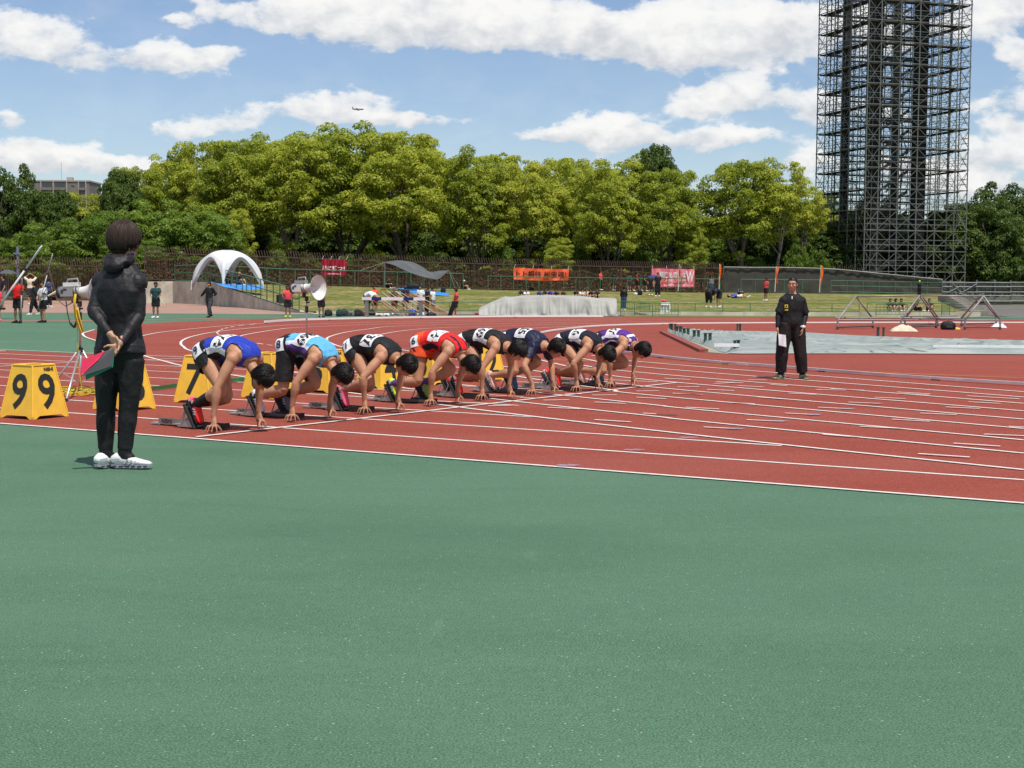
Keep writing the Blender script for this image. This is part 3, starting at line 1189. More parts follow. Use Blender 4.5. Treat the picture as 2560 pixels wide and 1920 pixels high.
# grey pipe and mesh site fence on the right with the flight of concrete at the end of the bank
t = thing('site_fence', 'grey pipe and mesh site fence standing beyond the asphalt at the right', 'fence', AT(2380, 745, 100))
B0 = AT(2380, 745, 100)
for i, x in enumerate([2356, 2376, 2400, 2442, 2487, 2527, 2570, 2620]):
    mb = MB()
    mb.tube([AT(x, 700, 100) - B0, AT(x, 758 if x > 2380 else 738, 100) - B0], 0.05, 6)
    mb.build('post', STEEL, t)
for y in (706, 716.5, 730, 739, 752.5):
    for x0, x1 in ((2356, 2442), (2442.4, 2527), (2527.4, 2620)):
        mb = MB()
        mb.tube([AT(x0, y, 100) - B0 - Vector((0, .09, 0)), AT(x1, y + .7, 100) - B0 - Vector((0, .09, 0))], 0.035, 6)
        mb.build('pipe', STEEL, t)
for x0, x1, y0, y1 in ((2406, 2441, 730, 709), (2380, 2400, 708, 732), (2370, 2395, 731, 718), (2395, 2440, 733, 745)):
    mb = MB()
    mb.tube([AT(x0, y0, 100) - B0 - Vector((0, .15, 0)), AT(x1, y1, 100) - B0 - Vector((0, .15, 0))], 0.035, 6)
    mb.build('brace', STEEL, t)
mb = MB()
for i in range(150):
    x = 2358 + i * 1.8
    mb.bar(AT(x, 707, 100.15) - B0, AT(x, 752, 100.15) - B0, 0.008)
for i in range(26):
    y = 708 + i * 1.8
    mb.bar(AT(2357, y, 100.18) - B0, AT(2620, y + .7, 100.18) - B0, 0.008)
mb.build('wire_mesh', material('wire', (0.16, 0.17, 0.17), 0.6, metal=0.3), t, kind='stuff')
mb = MB()
for i, (x0, y0, x1, y1) in enumerate([(2372, 737, 2405, 757), (2405, 757, 2436, 778)]):
    for s in range(5):
        u = (s + .5) / 5
        p = AT(x0 + (x1 - x0) * u, y0 + (y1 - y0) * u, 98 - (i * 5 + s) * 2.4)
        mb = MB()
        mb.box((0, 0, -0.18), (0.9, 2.5, 0.36))
        if i == 0 and s == 0:
            st_t = thing('bank_steps', 'stepped concrete edging running down the right end of the grass bank', 'steps', p)
            sb = p.copy()
        for k, v in enumerate(mb.v):
            mb.v[k] = tuple(Vector(v) + p - sb)
        mb.build('step', CONC, st_t)

# ---------------------------------------------------------------- scaffold tower round the floodlight mast
def tower():
    ang = R(17)
    U = Vector((math.cos(ang), math.sin(ang), 0))          # along the front face, going right
    V = Vector((-math.sin(ang), math.cos(ang), 0))         # away from the camera
    D0 = 132.0
    c0 = AT(2158, 702, D0)
    zb = 0.9
    c0.z = 0
    W, L, H = 10.4, 9.0, 31.3
    lift = 1.845
    t = thing('scaffold_tower', 'tall steel scaffold tower with dark decks wrapped round a floodlight mast', 'scaffold tower', (c0.x, c0.y, zb))
    SC = material('scaffold_pipe', (0.20, 0.215, 0.19), 0.5, (0.115, 0.135, 0.115), 1.0, metal=0.3)
    DECK = material('scaffold_deck', (0.045, 0.042, 0.036), 0.8, (0.07, 0.062, 0.05), 2.0)
    MAST = material('mast_dark', (0.012, 0.012, 0.013), 0.7)
    def P(u, v, z):
        return U * u + V * v + Vector((0, 0, z))
    ux = [0, 1.28, 3.22, 5.16, 7.1, 9.1, 10.4]
    vy = [0, 1.5, 3.0, 4.5, 6.0, 7.5, 9.0]
    n_l = int(H / lift)
    in_ = 1.15
    ring = [(u, 0, 'u') for u in ux] + [(u, L, 'u') for u in ux] + [(0, v, 'v') for v in vy[1:-1]] + [(W, v, 'v') for v in vy[1:-1]]
    for (u, v, k) in ring:
        mb = MB()
        mb.tube([P(u, v, -.9), P(u, v, H)], 0.055, 6)
        for q in range(n_l):
            mb.box((0, 0, 0), (0.15, 0.15, 0.12), Matrix.Translation(P(u, v, 0.15 + lift * q)))
        mb.build('standard', SC, t)
    inner = [(u, in_) for u in ux[1:-1]] + [(u, L - in_) for u in ux[1:-1]] + [(in_, v) for v in vy[1:-1]] + [(W - in_, v) for v in vy[1:-1]]
    for (u, v) in inner:
        mb = MB()
        mb.tube([P(u, v, -.9), P(u, v, H)], 0.045, 5)
        mb.build('standard', SC, t)
    led, brc = MB(), MB()
    for q in range(n_l + 1):
        z = 0.15 + lift * q
        for k, h in ((0.0, .065), (0.55, .042), (1.0, .042)):
            if z + k > H:
                continue
            for v in (0, L):
                led.bar(P(0, v - .03, z + k), P(W, v - .03, z + k), h, h)
            for u in (0, W):
                led.bar(P(u - .03, 0, z + k), P(u - .03, L, z + k), h, h)
            for v in (in_, L - in_):
                led.bar(P(in_, v, z + k), P(W - in_, v, z + k), h * .8, h * .8)
            for u in (in_, W - in_):
                led.bar(P(u, in_, z + k), P(u, L - in_, z + k), h * .8, h * .8)
        if z + lift > H:
            continue
        for v in (-0.06, L + .06):
            for a, b_ in zip(ux[:-1], ux[1:]):
                brc.bar(P(a, v, z + .1), P(b_, v, z + lift - .1), 0.035)
                brc.bar(P(a, v, z + lift - .1), P(b_, v, z + .1), 0.035)
        for u in (-0.06, W + .06):
            for a, b_ in zip(vy[:-1], vy[1:]):
                brc.bar(P(u, a, z + .1), P(u, b_, z + lift - .1), 0.03)
                brc.bar(P(u, a, z + lift - .1), P(u, b_, z + .1), 0.03)
        # stairs and ties in the core
        for k in range(5):
            a = (rnd.uniform(2.8, 7.6), rnd.uniform(2.4, 6.8))
            brc.bar(P(a[0], a[1], z), P(a[0] + rnd.uniform(-2, 2), a[1] + rnd.uniform(-1.6, 1.6), z + rnd.choice([0, lift])), 0.07)
        brc.bar(P(3.2, 3.0, z), P(6.2, 3.2, z + lift), 0.12, 0.25)
        brc.bar(P(3.0, 4.6, z + lift * .5), P(7.6, 4.6, z + lift * .5), 0.08, 0.08)
    led.build('ledgers', SC, t, kind='stuff')
    brc.build('braces', SC, t, kind='stuff')
    for q in range(3, n_l + 1):
        z = 0.15 + lift * q - 0.08
        for a, b_ in (((0.1, 0.1), (W - .1, 1.0)), ((0.1, L - 1.0), (W - .1, L - .1)), ((0.1, 1.02), (1.0, L - 1.02)), ((W - 1.0, 1.02), (W - .1, L - 1.02))):
            if q < 6 and a[1] < .5:
                continue
            vs = [P(a[0], a[1], z - .05), P(b_[0], a[1], z - .05), P(b_[0], b_[1], z - .05), P(a[0], b_[1], z - .05)]
            vs += [p + Vector((0, 0, 0.07)) for p in vs]
            MB().add(vs, [(3, 2, 1, 0), (4, 5, 6, 7), (0, 1, 5, 4), (1, 2, 6, 5), (2, 3, 7, 6), (3, 0, 4, 7)]).build('deck', DECK, t)
    # floodlight mast legs and its cross frames
    for (u, v, s) in ((1.9, 1.9, .95), (6.5, 1.9, .95), (1.6, 6.6, 0.55), (7.1, 6.9, 0.6)):
        mb = MB()
        c = P(u, v, 0)
        mb.box((0, 0, 0), (s, s, H + 1), Matrix.Translation(c + Vector((0, 0, H / 2 - .4))) @ Matrix.Rotation(ang, 4, 'Z'))
        mb.build('mast_leg', MAST, t)
    for q in range(0, n_l, 1):
        z = 0.9 + lift * q
        mb = MB()
        mb.bar(P(2.5, 1.9, z), P(5.9, 1.9, z), 0.22, 0.16)
        mb.bar(P(2.1, 6.7, z + .3), P(6.6, 6.8, z + .3), 0.18, 0.14)
        for k in range(4):
            u = 2.9 + k * .95
            mb.bar(P(u, 3.6, z - .5), P(u, 3.6, z + .35), 0.12, 0.08)
        mb.build('mast_cross_frame', MAST, t)
    return t


tower()

# ---------------------------------------------------------------- far apartment block, lamp post, aeroplane
t = thing('apartment_block', 'grey brown apartment block rising behind the trees at the far left', 'building', AT(150, 712, 420))
k = 420 / FPX
BLD = material('block_render', (0.20, 0.18, 0.155), 0.9, (0.16, 0.145, 0.125), 0.3)
BLT = material('block_trim', (0.36, 0.33, 0.29), 0.9)
GLS = material('block_glass', (0.04, 0.05, 0.06), 0.2, spec=0.8)
MB().box((0.3, 6, 14.6), (16.6, 12, 29.0)).build('wall', BLD, t)
MB().box((0.3, 6, 29.25), (17.0, 12.4, 0.4)).build('roof', BLT, t)
for x in (-8.05, -5.0, -1.5, 2.3, 5.6, 7.7):
    MB().box((x, -0.12, 14.6), (0.28, 0.25, 28.9)).build('pilaster', BLT, t)
for fl_ in range(8):
    z = 28.0 - fl_ * 3.1
    for x, wd in ((-3.3, 2.9), (0.4, 2.9), (6.7, 1.6)):
        f = MB().box((x, -0.02, z), (wd, 0.06, 1.2)).build('window', GLS, t)
        MB().box((x, -0.30, z - 1.0), (wd + .3, 0.5, 0.75)).build('balcony_front', BLD, t)
    MB().box((4.0, -0.02, z - .2), (0.9, 0.06, 0.5)).build('window', GLS, t)
MB().tube([(-1, 6, 29), (-1, 6, 35)], 0.06, 5).build('aerial', BLT, t)
MB().box((1.5, 6, 30.0), (1.6, 1.6, 1.3)).build('roof_tank', BLT, t)

t = thing('lamp_post', 'thin blue grey lamp post behind the left iron fence', 'lamp post', AT(46, 760, 106))
MB().tube([(0, 0, 0), (0, 0, 4.1)], [0.14, 0.10], 8).build('pole', material('lamp_pole', (0.13, 0.17, 0.22), 0.5), t)
MB().box((0, 0, 3.6), (0.55, 0.3, 0.12)).build('bracket', material('lamp_pole', (0.13, 0.17, 0.22), 0.5), t)
MB().box((0, 0, 2.9), (0.26, 0.3, 0.5)).build('control_box', STEEL, t)
t = thing('sign_post', 'bare rusty red post standing above the right picket fence', 'post', AT(2509, 716, 149))
MB().box((0, 0, 1.1), (0.22, 0.22, 2.6)).build('column', material('rust_red', (0.13, 0.045, 0.035), 0.8), t)
MB().box((0, 0, 2.46), (0.3, 0.3, 0.1)).build('cap', material('rust_red', (0.13, 0.045, 0.035), 0.8), t)

t = thing('aeroplane', 'tiny airliner crossing the clouds above the trees', 'aeroplane', AT(895, 273, 3600), R(4))
PL = material('airliner', (0.22, 0.24, 0.28), 0.4)
MB().tube([(-14, 0, 0.2), (-12.6, 0, .3), (-9, 0, 0), (10, 0, 0), (13, 0, 0), (14.2, 0, -.3)], [0.3, 1.1, 1.9, 1.9, 1.4, 0.2], 10).build('fuselage', PL, t)
for s in (-1, 1):
    MB().add([(-3, 0, -1), (3, 0, -1), (-5, s * 15, 0.5), (-3, s * 15, .5), (-3, 0, -.6), (3, 0, -.6), (-5, s * 15, .7), (-3, s * 15, .7)], [(0, 1, 3, 2), (4, 5, 7, 6), (0, 1, 5, 4), (2, 3, 7, 6), (1, 3, 7, 5), (0, 2, 6, 4)]).build('wing', PL, t)
    MB().tube([(-1 - .5, s * 5, -1.9), (3, s * 5, -1.9)], 1.0, 8).build('engine', PL, t)
MB().add([(-14, -.15, .6), (-10, -.15, 1.4), (-14.5, -.15, 6), (-13, -.15, 6), (-14, .15, .6), (-10, .15, 1.4), (-14.5, .15, 6), (-13, .15, 6)], [(0, 1, 3, 2), (4, 5, 7, 6), (0, 1, 5, 4), (2, 3, 7, 6), (1, 3, 7, 5), (0, 2, 6, 4)]).build('tail_fin', PL, t)

# ================================================================== TREES
BARK = material('bark', (0.115, 0.095, 0.075), 0.95, (0.05, 0.04, 0.03), 3.0, 0.8, 14.0, bdist=0.04)
BARK2 = material('pale_bark', (0.21, 0.18, 0.145), 0.95, (0.09, 0.07, 0.055), 2.0, 0.8, 12.0, bdist=0.04)
LEAF_Y = leaf_material('camphor_leaf', (0.155, 0.225, 0.022), (0.37, 0.435, 0.042), (0.60, 0.61, 0.09), 0.53)
LEAF_G = leaf_material('cherry_leaf', (0.085, 0.155, 0.018), (0.155, 0.25, 0.030), (0.26, 0.36, 0.05), 0.48)
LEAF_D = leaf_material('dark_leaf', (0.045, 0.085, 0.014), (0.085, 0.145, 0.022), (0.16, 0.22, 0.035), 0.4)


def limb_tubes(mb, a, b_, r0, r1, rs, bend=0.12, n=6, seg=7):
    a, b_ = Vector(a), Vector(b_)
    L = (b_ - a).length
    o1 = Vector(rs.normal(size=3)) * L * bend
    o2 = Vector(rs.normal(size=3)) * L * bend * .6
    pts = []
    for i in range(n + 1):
        t = i / n
        p = a.lerp(b_, t) + o1 * math.sin(t * math.pi) + o2 * math.sin(t * 2 * math.pi) * .6
        p.z += L * 0.08 * math.sin(t * math.pi)
        pts.append(p)
    mb.tube(pts, [r0 + (r1 - r0) * (i / n) ** .8 for i in range(n + 1)], seg)
    return pts


def make_tree(seed, H=13.0, rx=4.2, zb=0.30, trunk=0.26, fork=0.2, nclump=150, leaf=1.0, dome=1.0, lean=0.0, open_=0.0, nl=110, cl=(0.55, 1.0), bark=None, leafm=None, low=0):
    """returns (trunk mesh, crown mesh); zb = height fraction where the crown starts"""
    rs = np.random.RandomState(seed)
    mb = MB()
    z0, z1 = H * zb, H
    zc, rz = z0 + (z1 - z0) * 0.45, (z1 - z0) * 0.55
    fz = H * fork
    base = Vector((0, 0, -0.3))
    top = Vector((lean * H * .3 + rs.normal() * .2, rs.normal() * .2, fz))
    limb_tubes(mb, base, top, trunk * 1.25, trunk, rs, 0.04, 5, 9)
    clumps = []
    nlimb = rs.randint(4, 7)
    for i in range(nlimb):
        th = 2 * math.pi * (i + rs.rand() * .7) / nlimb
        f = rs.uniform(.45, .85)
        tip = Vector((math.cos(th) * rx * f + lean * H * .4, math.sin(th) * rx * f, zc + rz * rs.uniform(.1, .6)))
        pts = limb_tubes(mb, top - Vector((0, 0, .2)), tip, trunk * rs.uniform(.5, .75), trunk * .2, rs, 0.09, 8)
        for j in range(6):
            k = rs.randint(2, len(pts) - 1)
            s = pts[k]
            th2 = th + rs.normal() * 1.1
            f2 = rs.uniform(.6, .98)
            e = Vector((math.cos(th2) * rx * f2, math.sin(th2) * rx * f2, zc + rz * rs.uniform(-.35, .85)))
            e = s.lerp(e, rs.uniform(.45, .8))
            pp = limb_tubes(mb, s, e, trunk * .2, trunk * .05, rs, 0.1, 5, 5)
            clumps.append((e, rs.uniform(*cl)))
    for i in range(nclump):
        # umbrella of clumps over the crown surface
        u = rs.rand() ** 0.8
        ph = math.acos(1 - u * (1.25 + (.3 if low else 0)))
        th = rs.rand() * 2 * math.pi
        lump = 1 + 0.16 * mnoise.noise(Vector((math.cos(th) * 1.6 + seed, math.sin(th) * 1.6, ph * 1.5))) * 2
        rr = rs.uniform(.80, 1.0) if rs.rand() < .8 else rs.uniform(.45, .8)
        x, y, z = math.sin(ph) * math.cos(th), math.sin(ph) * math.sin(th), math.cos(ph)
        p = Vector((x * rx * rr * lump + lean * H * .35, y * rx * rr * lump, zc + z * rz * rr * lump * dome))
        if open_ and rs.rand() < open_:
            continue
        clumps.append((p, rs.uniform(*cl)))
    for i in range(low):
        th = rs.rand() * 2 * math.pi
        clumps.append((Vector((math.cos(th) * rx * rs.uniform(.3, .9), math.sin(th) * rx * rs.uniform(.3, .9), rs.uniform(.6, z0 + rz * .5))), rs.uniform(*cl)))
    C, N, SZ = [], [], []
    for (p, r) in clumps:
        n = int(nl * 1.45 * (r / .8) ** 2)
        v = rs.normal(size=(n, 3))
        v /= np.linalg.norm(v, axis=1, keepdims=True)
        v[:, 2] = np.where((v[:, 2] < -0.1) & (rs.rand(n) < .75), -v[:, 2], v[:, 2])
        rad = r * rs.uniform(.62, 1.08, size=(n, 1))
        c = np.array(p) + v * rad * np.array([1.1, 1.1, .72])
        C.append(c)
        N.append(v + rs.normal(size=(n, 3)) * .45 + np.array([0, 0, .35]))
        SZ.append(rs.uniform(.065, .145, n) * leaf)
    C, N, SZ = np.concatenate(C), np.concatenate(N), np.concatenate(SZ)
    crown = quads('crown', C, N, SZ, SZ * .8, leafm or LEAF_Y)
    tr = mb.mesh('trunk', bark or BARK)
    tr.polygons.foreach_set('use_smooth', [True] * len(tr.polygons))
    return tr, crown, H


TV = {
    'camphorA': make_tree(1, 13.5, 4.6, .25, .30, .20, 215, 1.15, nl=115, low=4),
    'camphorB': make_tree(2, 13.5, 4.2, .22, .26, .16, 205, 1.15, nl=115, low=3),
    'camphorC': make_tree(3, 13.5, 4.9, .25, .30, .24, 220, 1.15, nl=115, bark=BARK2, low=4),
    'camphorD': make_tree(4, 13.5, 4.0, .24, .24, .18, 175, 1.15, open_=.10, nl=115, bark=BARK2, low=4),
    'slender': make_tree(5, 13.5, 3.2, .38, .17, .30, 85, 1.15, open_=.25, nl=100, bark=BARK2),
    'cherryA': make_tree(6, 9.0, 4.6, .16, .22, .18, 190, 1.2, nl=110, cl=(.5, .9), leafm=LEAF_G, low=30),
    'cherryB': make_tree(7, 9.0, 4.9, .14, .22, .14, 200, 1.2, nl=110, cl=(.5, .9), leafm=LEAF_G, low=40),
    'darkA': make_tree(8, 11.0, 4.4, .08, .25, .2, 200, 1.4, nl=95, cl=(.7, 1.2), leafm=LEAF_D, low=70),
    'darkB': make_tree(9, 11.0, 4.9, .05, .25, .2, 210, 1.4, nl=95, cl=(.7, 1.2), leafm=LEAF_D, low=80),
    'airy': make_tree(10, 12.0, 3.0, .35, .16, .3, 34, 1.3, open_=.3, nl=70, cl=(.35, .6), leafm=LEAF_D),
    'shrub': make_tree(11, 3.2, 2.4, .02, .08, .1, 55, 1.0, nl=100, cl=(.4, .7), leafm=LEAF_G, low=25),
}


def plant(var, px, topy, d, halfw, label, base_z=None, name='camphor_tree', rz=None, group=None, cat='tree'):
    tr, cr, H0 = TV[var]
    top = AT(px, topy, d)
    zb_ = 0.9 if base_z is None else base_z
    H = top.z - zb_
    rx0 = {'camphorA': 4.9, 'camphorB': 4.5, 'camphorC': 5.2, 'camphorD': 4.3, 'slender': 3.4, 'cherryA': 5.0, 'cherryB': 5.3, 'darkA': 5.0, 'darkB': 5.4, 'airy': 3.2, 'shrub': 2.7}[var]
    t = thing(name, label, cat, (top.x, top.y, zb_), rnd.uniform(0, 6.28) if rz is None else rz, group)
    s = halfw * d / FPX / rx0
    t.scale = (s, s, H / (H0 * 1.03))
    link('trunk', tr, t)
    link('crown', cr, t)
    return t


G1 = 'tall yellow green trees in a row behind the iron fence'
plant('camphorA', 1000, 318, 128, 138, 'broad camphor tree with many spreading bare limbs behind the grey sagging tarp', group=G1, rz=1.2)
plant('camphorB', 860, 310, 131, 118, 'tall yellow green tree right above the crimson banner', group=G1)
plant('camphorC', 728, 316, 129, 128, 'full yellow green tree behind and right of the white dome shelter', group=G1, rz=.5)
plant('camphorA', 598, 338, 131, 122, 'yellow green tree directly behind the white dome shelter', group=G1)
plant('camphorD', 500, 345, 135, 92, 'loose light green tree on the left shoulder of the tall trees', group=G1)
plant('camphorB', 1190, 372, 127, 92, 'tree with a pale trunk just right of the grey sagging tarp', group=G1)
plant('camphorC', 1325, 374, 129, 100, 'full tree above the orange banner', group=G1)
plant('camphorD', 1440, 385, 133, 84, 'tree between the orange banner and the forked tree', group=G1)
plant('camphorB', 1518, 408, 126, 84, 'tree with a forked trunk right of the orange banner', group=G1, rz=2.5)
plant('camphorA', 1672, 414, 127, 92, 'round tree right behind the red and white banner', group=G1, rz=4.0)
plant('camphorC', 1850, 376, 129, 118, 'domed tree with a pale twin trunk behind the black screen', group=G1, rz=0.2)
plant('slender', 1955, 388, 127, 72, 'slender pale stemmed tree next to the scaffold tower', group=G1)
plant('slender', 2012, 452, 134, 58, 'small dark topped tree touching the left side of the scaffold tower', group=G1)
G2 = 'background trees filling the wood'
plant('camphorB', 430, 372, 142, 78, 'light green tree behind the left shoulder of the wood', name='background_tree', group=G2)
plant('airy', 455, 338, 138, 52, 'thin open crowned tree poking up at the left shoulder of the wood', name='background_tree', group=G2)
plant('airy', 535, 318, 140, 26, 'single tufted treetop sticking out above the left of the wood', name='background_tree', group=G2)
plant('darkA', 1640, 352, 150, 66, 'dark green tree rising above the others near the middle right', name='background_tree', group=G2)
plant('airy', 1632, 340, 149, 74, 'sparse dark treetop standing against the clouds', name='background_tree', group=G2)
plant('camphorC', 1120, 372, 148, 96, 'treetop between the broad camphor tree and the orange banner tree', name='background_tree', group=G2)
plant('camphorA', 1245, 374, 150, 90, 'rounded treetop behind the tree with a pale trunk', name='background_tree', group=G2)
plant('camphorB', 1560, 384, 152, 110, 'rounded light treetop behind the forked tree', name='background_tree', group=G2)
plant('camphorA', 1420, 390, 152, 90, 'low treetop behind the trees right of the orange banner', name='background_tree', group=G2)
plant('camphorD', 1000, 330, 146, 120, 'treetop behind the broad camphor tree', name='background_tree', group=G2)
plant('camphorB', 780, 318, 148, 130, 'treetop behind the two tallest trees', name='background_tree', group=G2)
plant('camphorB', 650, 334, 150, 110, 'treetop behind the tree over the dome shelter', name='background_tree', group=G2)
plant('cherryA', 2000, 560, 140, 90, 'lower green tree behind the left face of the scaffold', name='background_tree', group=G2)
plant('camphorB', 2125, 520, 156, 100, 'bright tree seen through the left face of the scaffold', name='background_tree', group=G2)
plant('darkB', 2290, 560, 160, 110, 'shaded tree seen through the front of the scaffold', name='background_tree', group=G2)
G3 = 'green trees at the left of the wood'
plant('darkA', 300, 418, 132, 70, 'dark green tree standing right of the apartment block', name='leafy_tree', group=G3)
plant('camphorC', 345, 392, 138, 80, 'lime green tree behind the dark one right of the apartment block', name='leafy_tree', group=G3)
plant('cherryB', 390, 500, 122, 120, 'wide mid green tree behind the standing starter', name='leafy_tree', group=G3)
plant('cherryA', 520, 520, 122, 105, 'wide mid green tree left of the dome shelter top', name='leafy_tree', group=G3)
plant('cherryA', 250, 520, 120, 110, 'mid green tree over the left iron fence', name='leafy_tree', group=G3)
plant('camphorD', 205, 476, 134, 78, 'yellow green tree in front of the apartment block', name='leafy_tree', group=G3)
plant('darkA', 140, 470, 132, 70, 'dark leafy tree in front of the left edge of the apartment block', name='leafy_tree', group=G3)
plant('darkB', 30, 422, 124, 82, 'tall dark tree with bare limbs at the far left edge', name='leafy_tree', group=G3, base_z=0)
plant('cherryB', 130, 560, 118, 120, 'low spreading tree behind the javelin carrying boys', name='leafy_tree', group=G3, base_z=0)
plant('cherryA', -20, 590, 116, 110, 'low spreading tree cut by the left edge of the picture', name='leafy_tree', group=G3, base_z=0)
plant('cherryB', 330, 600, 116, 100, 'low green tree behind the corner of the iron fence', name='leafy_tree', group=G3)
G4 = 'dark trees at the right edge'
plant('darkB', 2500, 462, 150, 96, 'big dark green tree right of the scaffold tower', name='broadleaf_tree', group=G4)
plant('darkA', 2405, 500, 160, 60, 'dark tree seen past the right corner of the scaffold tower', name='broadleaf_tree', group=G4)
plant('darkB', 2620, 470, 152, 110, 'dark tree cut by the right edge of the picture', name='broadleaf_tree', group=G4)
plant('cherryA', 2470, 600, 156, 90, 'lower green tree above the right picket fence', name='broadleaf_tree', group=G4)
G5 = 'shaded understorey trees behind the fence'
ux_ = list(range(420, 2060, 88)) + [2100, 2190, 2280, 2370, 2460, 2570]
MARKS = [(440, 'behind the upper end of the ramp rail'), (520, 'left of the dome shelter'), (600, 'behind the dome shelter'), (690, 'right of the dome shelter'), (770, 'above the megaphone'), (850, 'behind the crimson banner'), (930, 'left of the sagging tarp'), (1010, 'over the left tip of the sagging tarp'), (1100, 'over the right tip of the sagging tarp'), (1190, 'left of the orange banner'), (1290, 'behind the left of the orange banner'), (1380, 'behind the right of the orange banner'), (1470, 'right of the orange banner'), (1550, 'left of the red and white banner'), (1640, 'behind the umbrella'), (1710, 'behind the red and white banner'), (1800, 'at the left end of the black screen'), (1880, 'behind the black screen, left of the official'), (1960, 'behind the head of the official'), (2050, 'left of the scaffold base'), (2130, 'behind the left side of the scaffold'), (2220, 'behind the middle of the scaffold front'), (2300, 'behind the right part of the scaffold front'), (2380, 'behind the right corner of the scaffold'), (2460, 'left of the rusty post'), (2570, 'right of the rusty post')]


def mark(x):
    return min(MARKS, key=lambda q: abs(q[0] - x))[1]


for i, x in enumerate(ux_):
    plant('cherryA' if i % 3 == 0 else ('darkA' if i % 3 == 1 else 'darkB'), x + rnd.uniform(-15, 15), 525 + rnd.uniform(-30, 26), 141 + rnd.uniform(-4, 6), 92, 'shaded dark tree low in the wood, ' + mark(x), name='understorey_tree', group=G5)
for i, x in enumerate([640, 770, 880, 1060, 1250, 1400, 1450, 1590, 1740, 1900, 1985, 560, 690, 2040]):
    plant('shrub', x + rnd.uniform(-12, 12), 632 + rnd.uniform(-26, 14), 122.5 + (x - 640) / 1300 * 7 + 1.5, 36, 'leafy shrub just behind the iron fence, ' + mark(x), name='shrub', cat='shrub', group='shrubs behind the iron fence')
plant('camphorD', 592, 516, 123, 44, 'low bright yellow green tree left of the dark ivy trunk', name='camphor_tree', group=G1)
plant('camphorD', 1395, 590, 124, 40, 'small bright low tree above the right end of the orange banner', name='camphor_tree', group=G1)
plant('camphorB', 1730, 560, 126, 40, 'small bright low tree right of the red and white banner', name='camphor_tree', group=G1)
# the far wood that closes the view
rs = np.random.RandomState(33)
n = 60000
x = rs.uniform(-75, 80, n)
ztop = 9.0 + 1.5 * np.sin(x * .21) + 1.0 * np.sin(x * .53 + 1)
ztop = np.where(x > 36, 8.0, ztop)
ztop = np.where(x < -34, 7.0, ztop)
c = np.stack([x, 168 + rs.uniform(-3, 3, n), rs.rand(n) ** .7 * ztop + .8], axis=1)
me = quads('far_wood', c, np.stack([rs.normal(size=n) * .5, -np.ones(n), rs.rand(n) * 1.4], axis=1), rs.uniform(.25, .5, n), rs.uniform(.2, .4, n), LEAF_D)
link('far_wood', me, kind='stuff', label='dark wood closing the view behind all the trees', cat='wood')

# ================================================================== PEOPLE
SKIN = {k: material('skin_' + k, c, 0.55, c2, 6.0, 0.15, 60, spec=0.35, bdist=0.004) for k, c, c2 in (
    ('tan', (0.47, 0.245, 0.148), (0.38, 0.182, 0.104)), ('brown', (0.27, 0.125, 0.07), (0.22, 0.10, 0.055)), ('light', (0.50, 0.29, 0.195), (0.44, 0.235, 0.15)))}


def hair_material(name, a, b_):
    m = bpy.data.materials.new(name)
    m.use_nodes = True
    nt = m.node_tree
    nt.nodes.clear()
    b = NB(nt)
    out = b.n('ShaderNodeOutputMaterial')
    pr = b.n('ShaderNodeBsdfPrincipled')
    tc = b.n('ShaderNodeTexCoord').outputs['Object']
    f = b.noise(b.v('MULTIPLY', tc, (1, 1, .25)), 90.0, 3.0, 0.6)
    ri = b.n('ShaderNodeNewGeometry').outputs['Random Per Island']
    b.put(pr.inputs['Base Color'], b.mix(b.m('MULTIPLY', b.m('ADD', f, ri), 0.5), a, b_))
    pr.inputs['Roughness'].default_value = 0.5
    pr.inputs['Specular IOR Level'].default_value = 0.25
    bp = b.n('ShaderNodeBump')
    bp.inputs['Strength'].default_value = 0.6
    bp.inputs['Distance'].default_value = 0.004
    b.put(bp.inputs['Height'], f)
    nt.links.new(bp.outputs[0], pr.inputs['Normal'])
    nt.links.new(pr.outputs[0], out.inputs[0])
    return m


HAIR = hair_material('black_hair', (0.004, 0.0035, 0.0035), (0.011, 0.009, 0.008))
HAIRB = hair_material('brown_hair', (0.012, 0.007, 0.006), (0.055, 0.032, 0.025))


def cloth(r, g, b, rough=0.75, wr=0.35, name=None):
    nm = name or ('cloth_%d_%d_%d' % (r, g, b))
    c = lin(r, g, b)
    return material(nm, c, rough, tuple(x * 0.78 for x in c), 3.0, wr, 22.0, spec=0.3, bdist=0.012)


CL = dict(black=cloth(38, 38, 42), jetblack=cloth(26, 26, 30, .65), navy=cloth(24, 28, 58, .55), navy2=cloth(22, 26, 44), white=cloth(226, 228, 232),
          blue=cloth(38, 62, 178, .5), sky=cloth(96, 178, 222), purple=cloth(88, 44, 142), violet=cloth(92, 62, 140), orange=cloth(232, 84, 40), red=cloth(222, 34, 34),
          coral=cloth(226, 78, 84), grey=cloth(120, 122, 126), darkgrey=cloth(62, 62, 66), teal=cloth(26, 68, 72), lime=cloth(190, 230, 50), pink=cloth(240, 110, 150), denim=cloth(52, 74, 112), cream=cloth(214, 204, 182), maroon=cloth(120, 26, 36))


def two_link(a, c, l1, l2, pole):
    """knee or elbow position between a and c"""
    a, c = Vector(a), Vector(c)
    d = c - a
    L = min(d.length, (l1 + l2) * 0.999)
    d.normalize()
    x = (l1 * l1 - l2 * l2 + L * L) / (2 * L)
    h = math.sqrt(max(l1 * l1 - x * x, 0.0))
    p = Vector(pole)
    p = p - d * p.dot(d)
    p.normalize()
    return a + d * x + p * h


def spine_frame(S_, side):
    """dense spine samples: (pos, arclen fraction)"""
    pts = [Vector(p) for p in crom([tuple(p) for p in S_], 8)]
    return pts


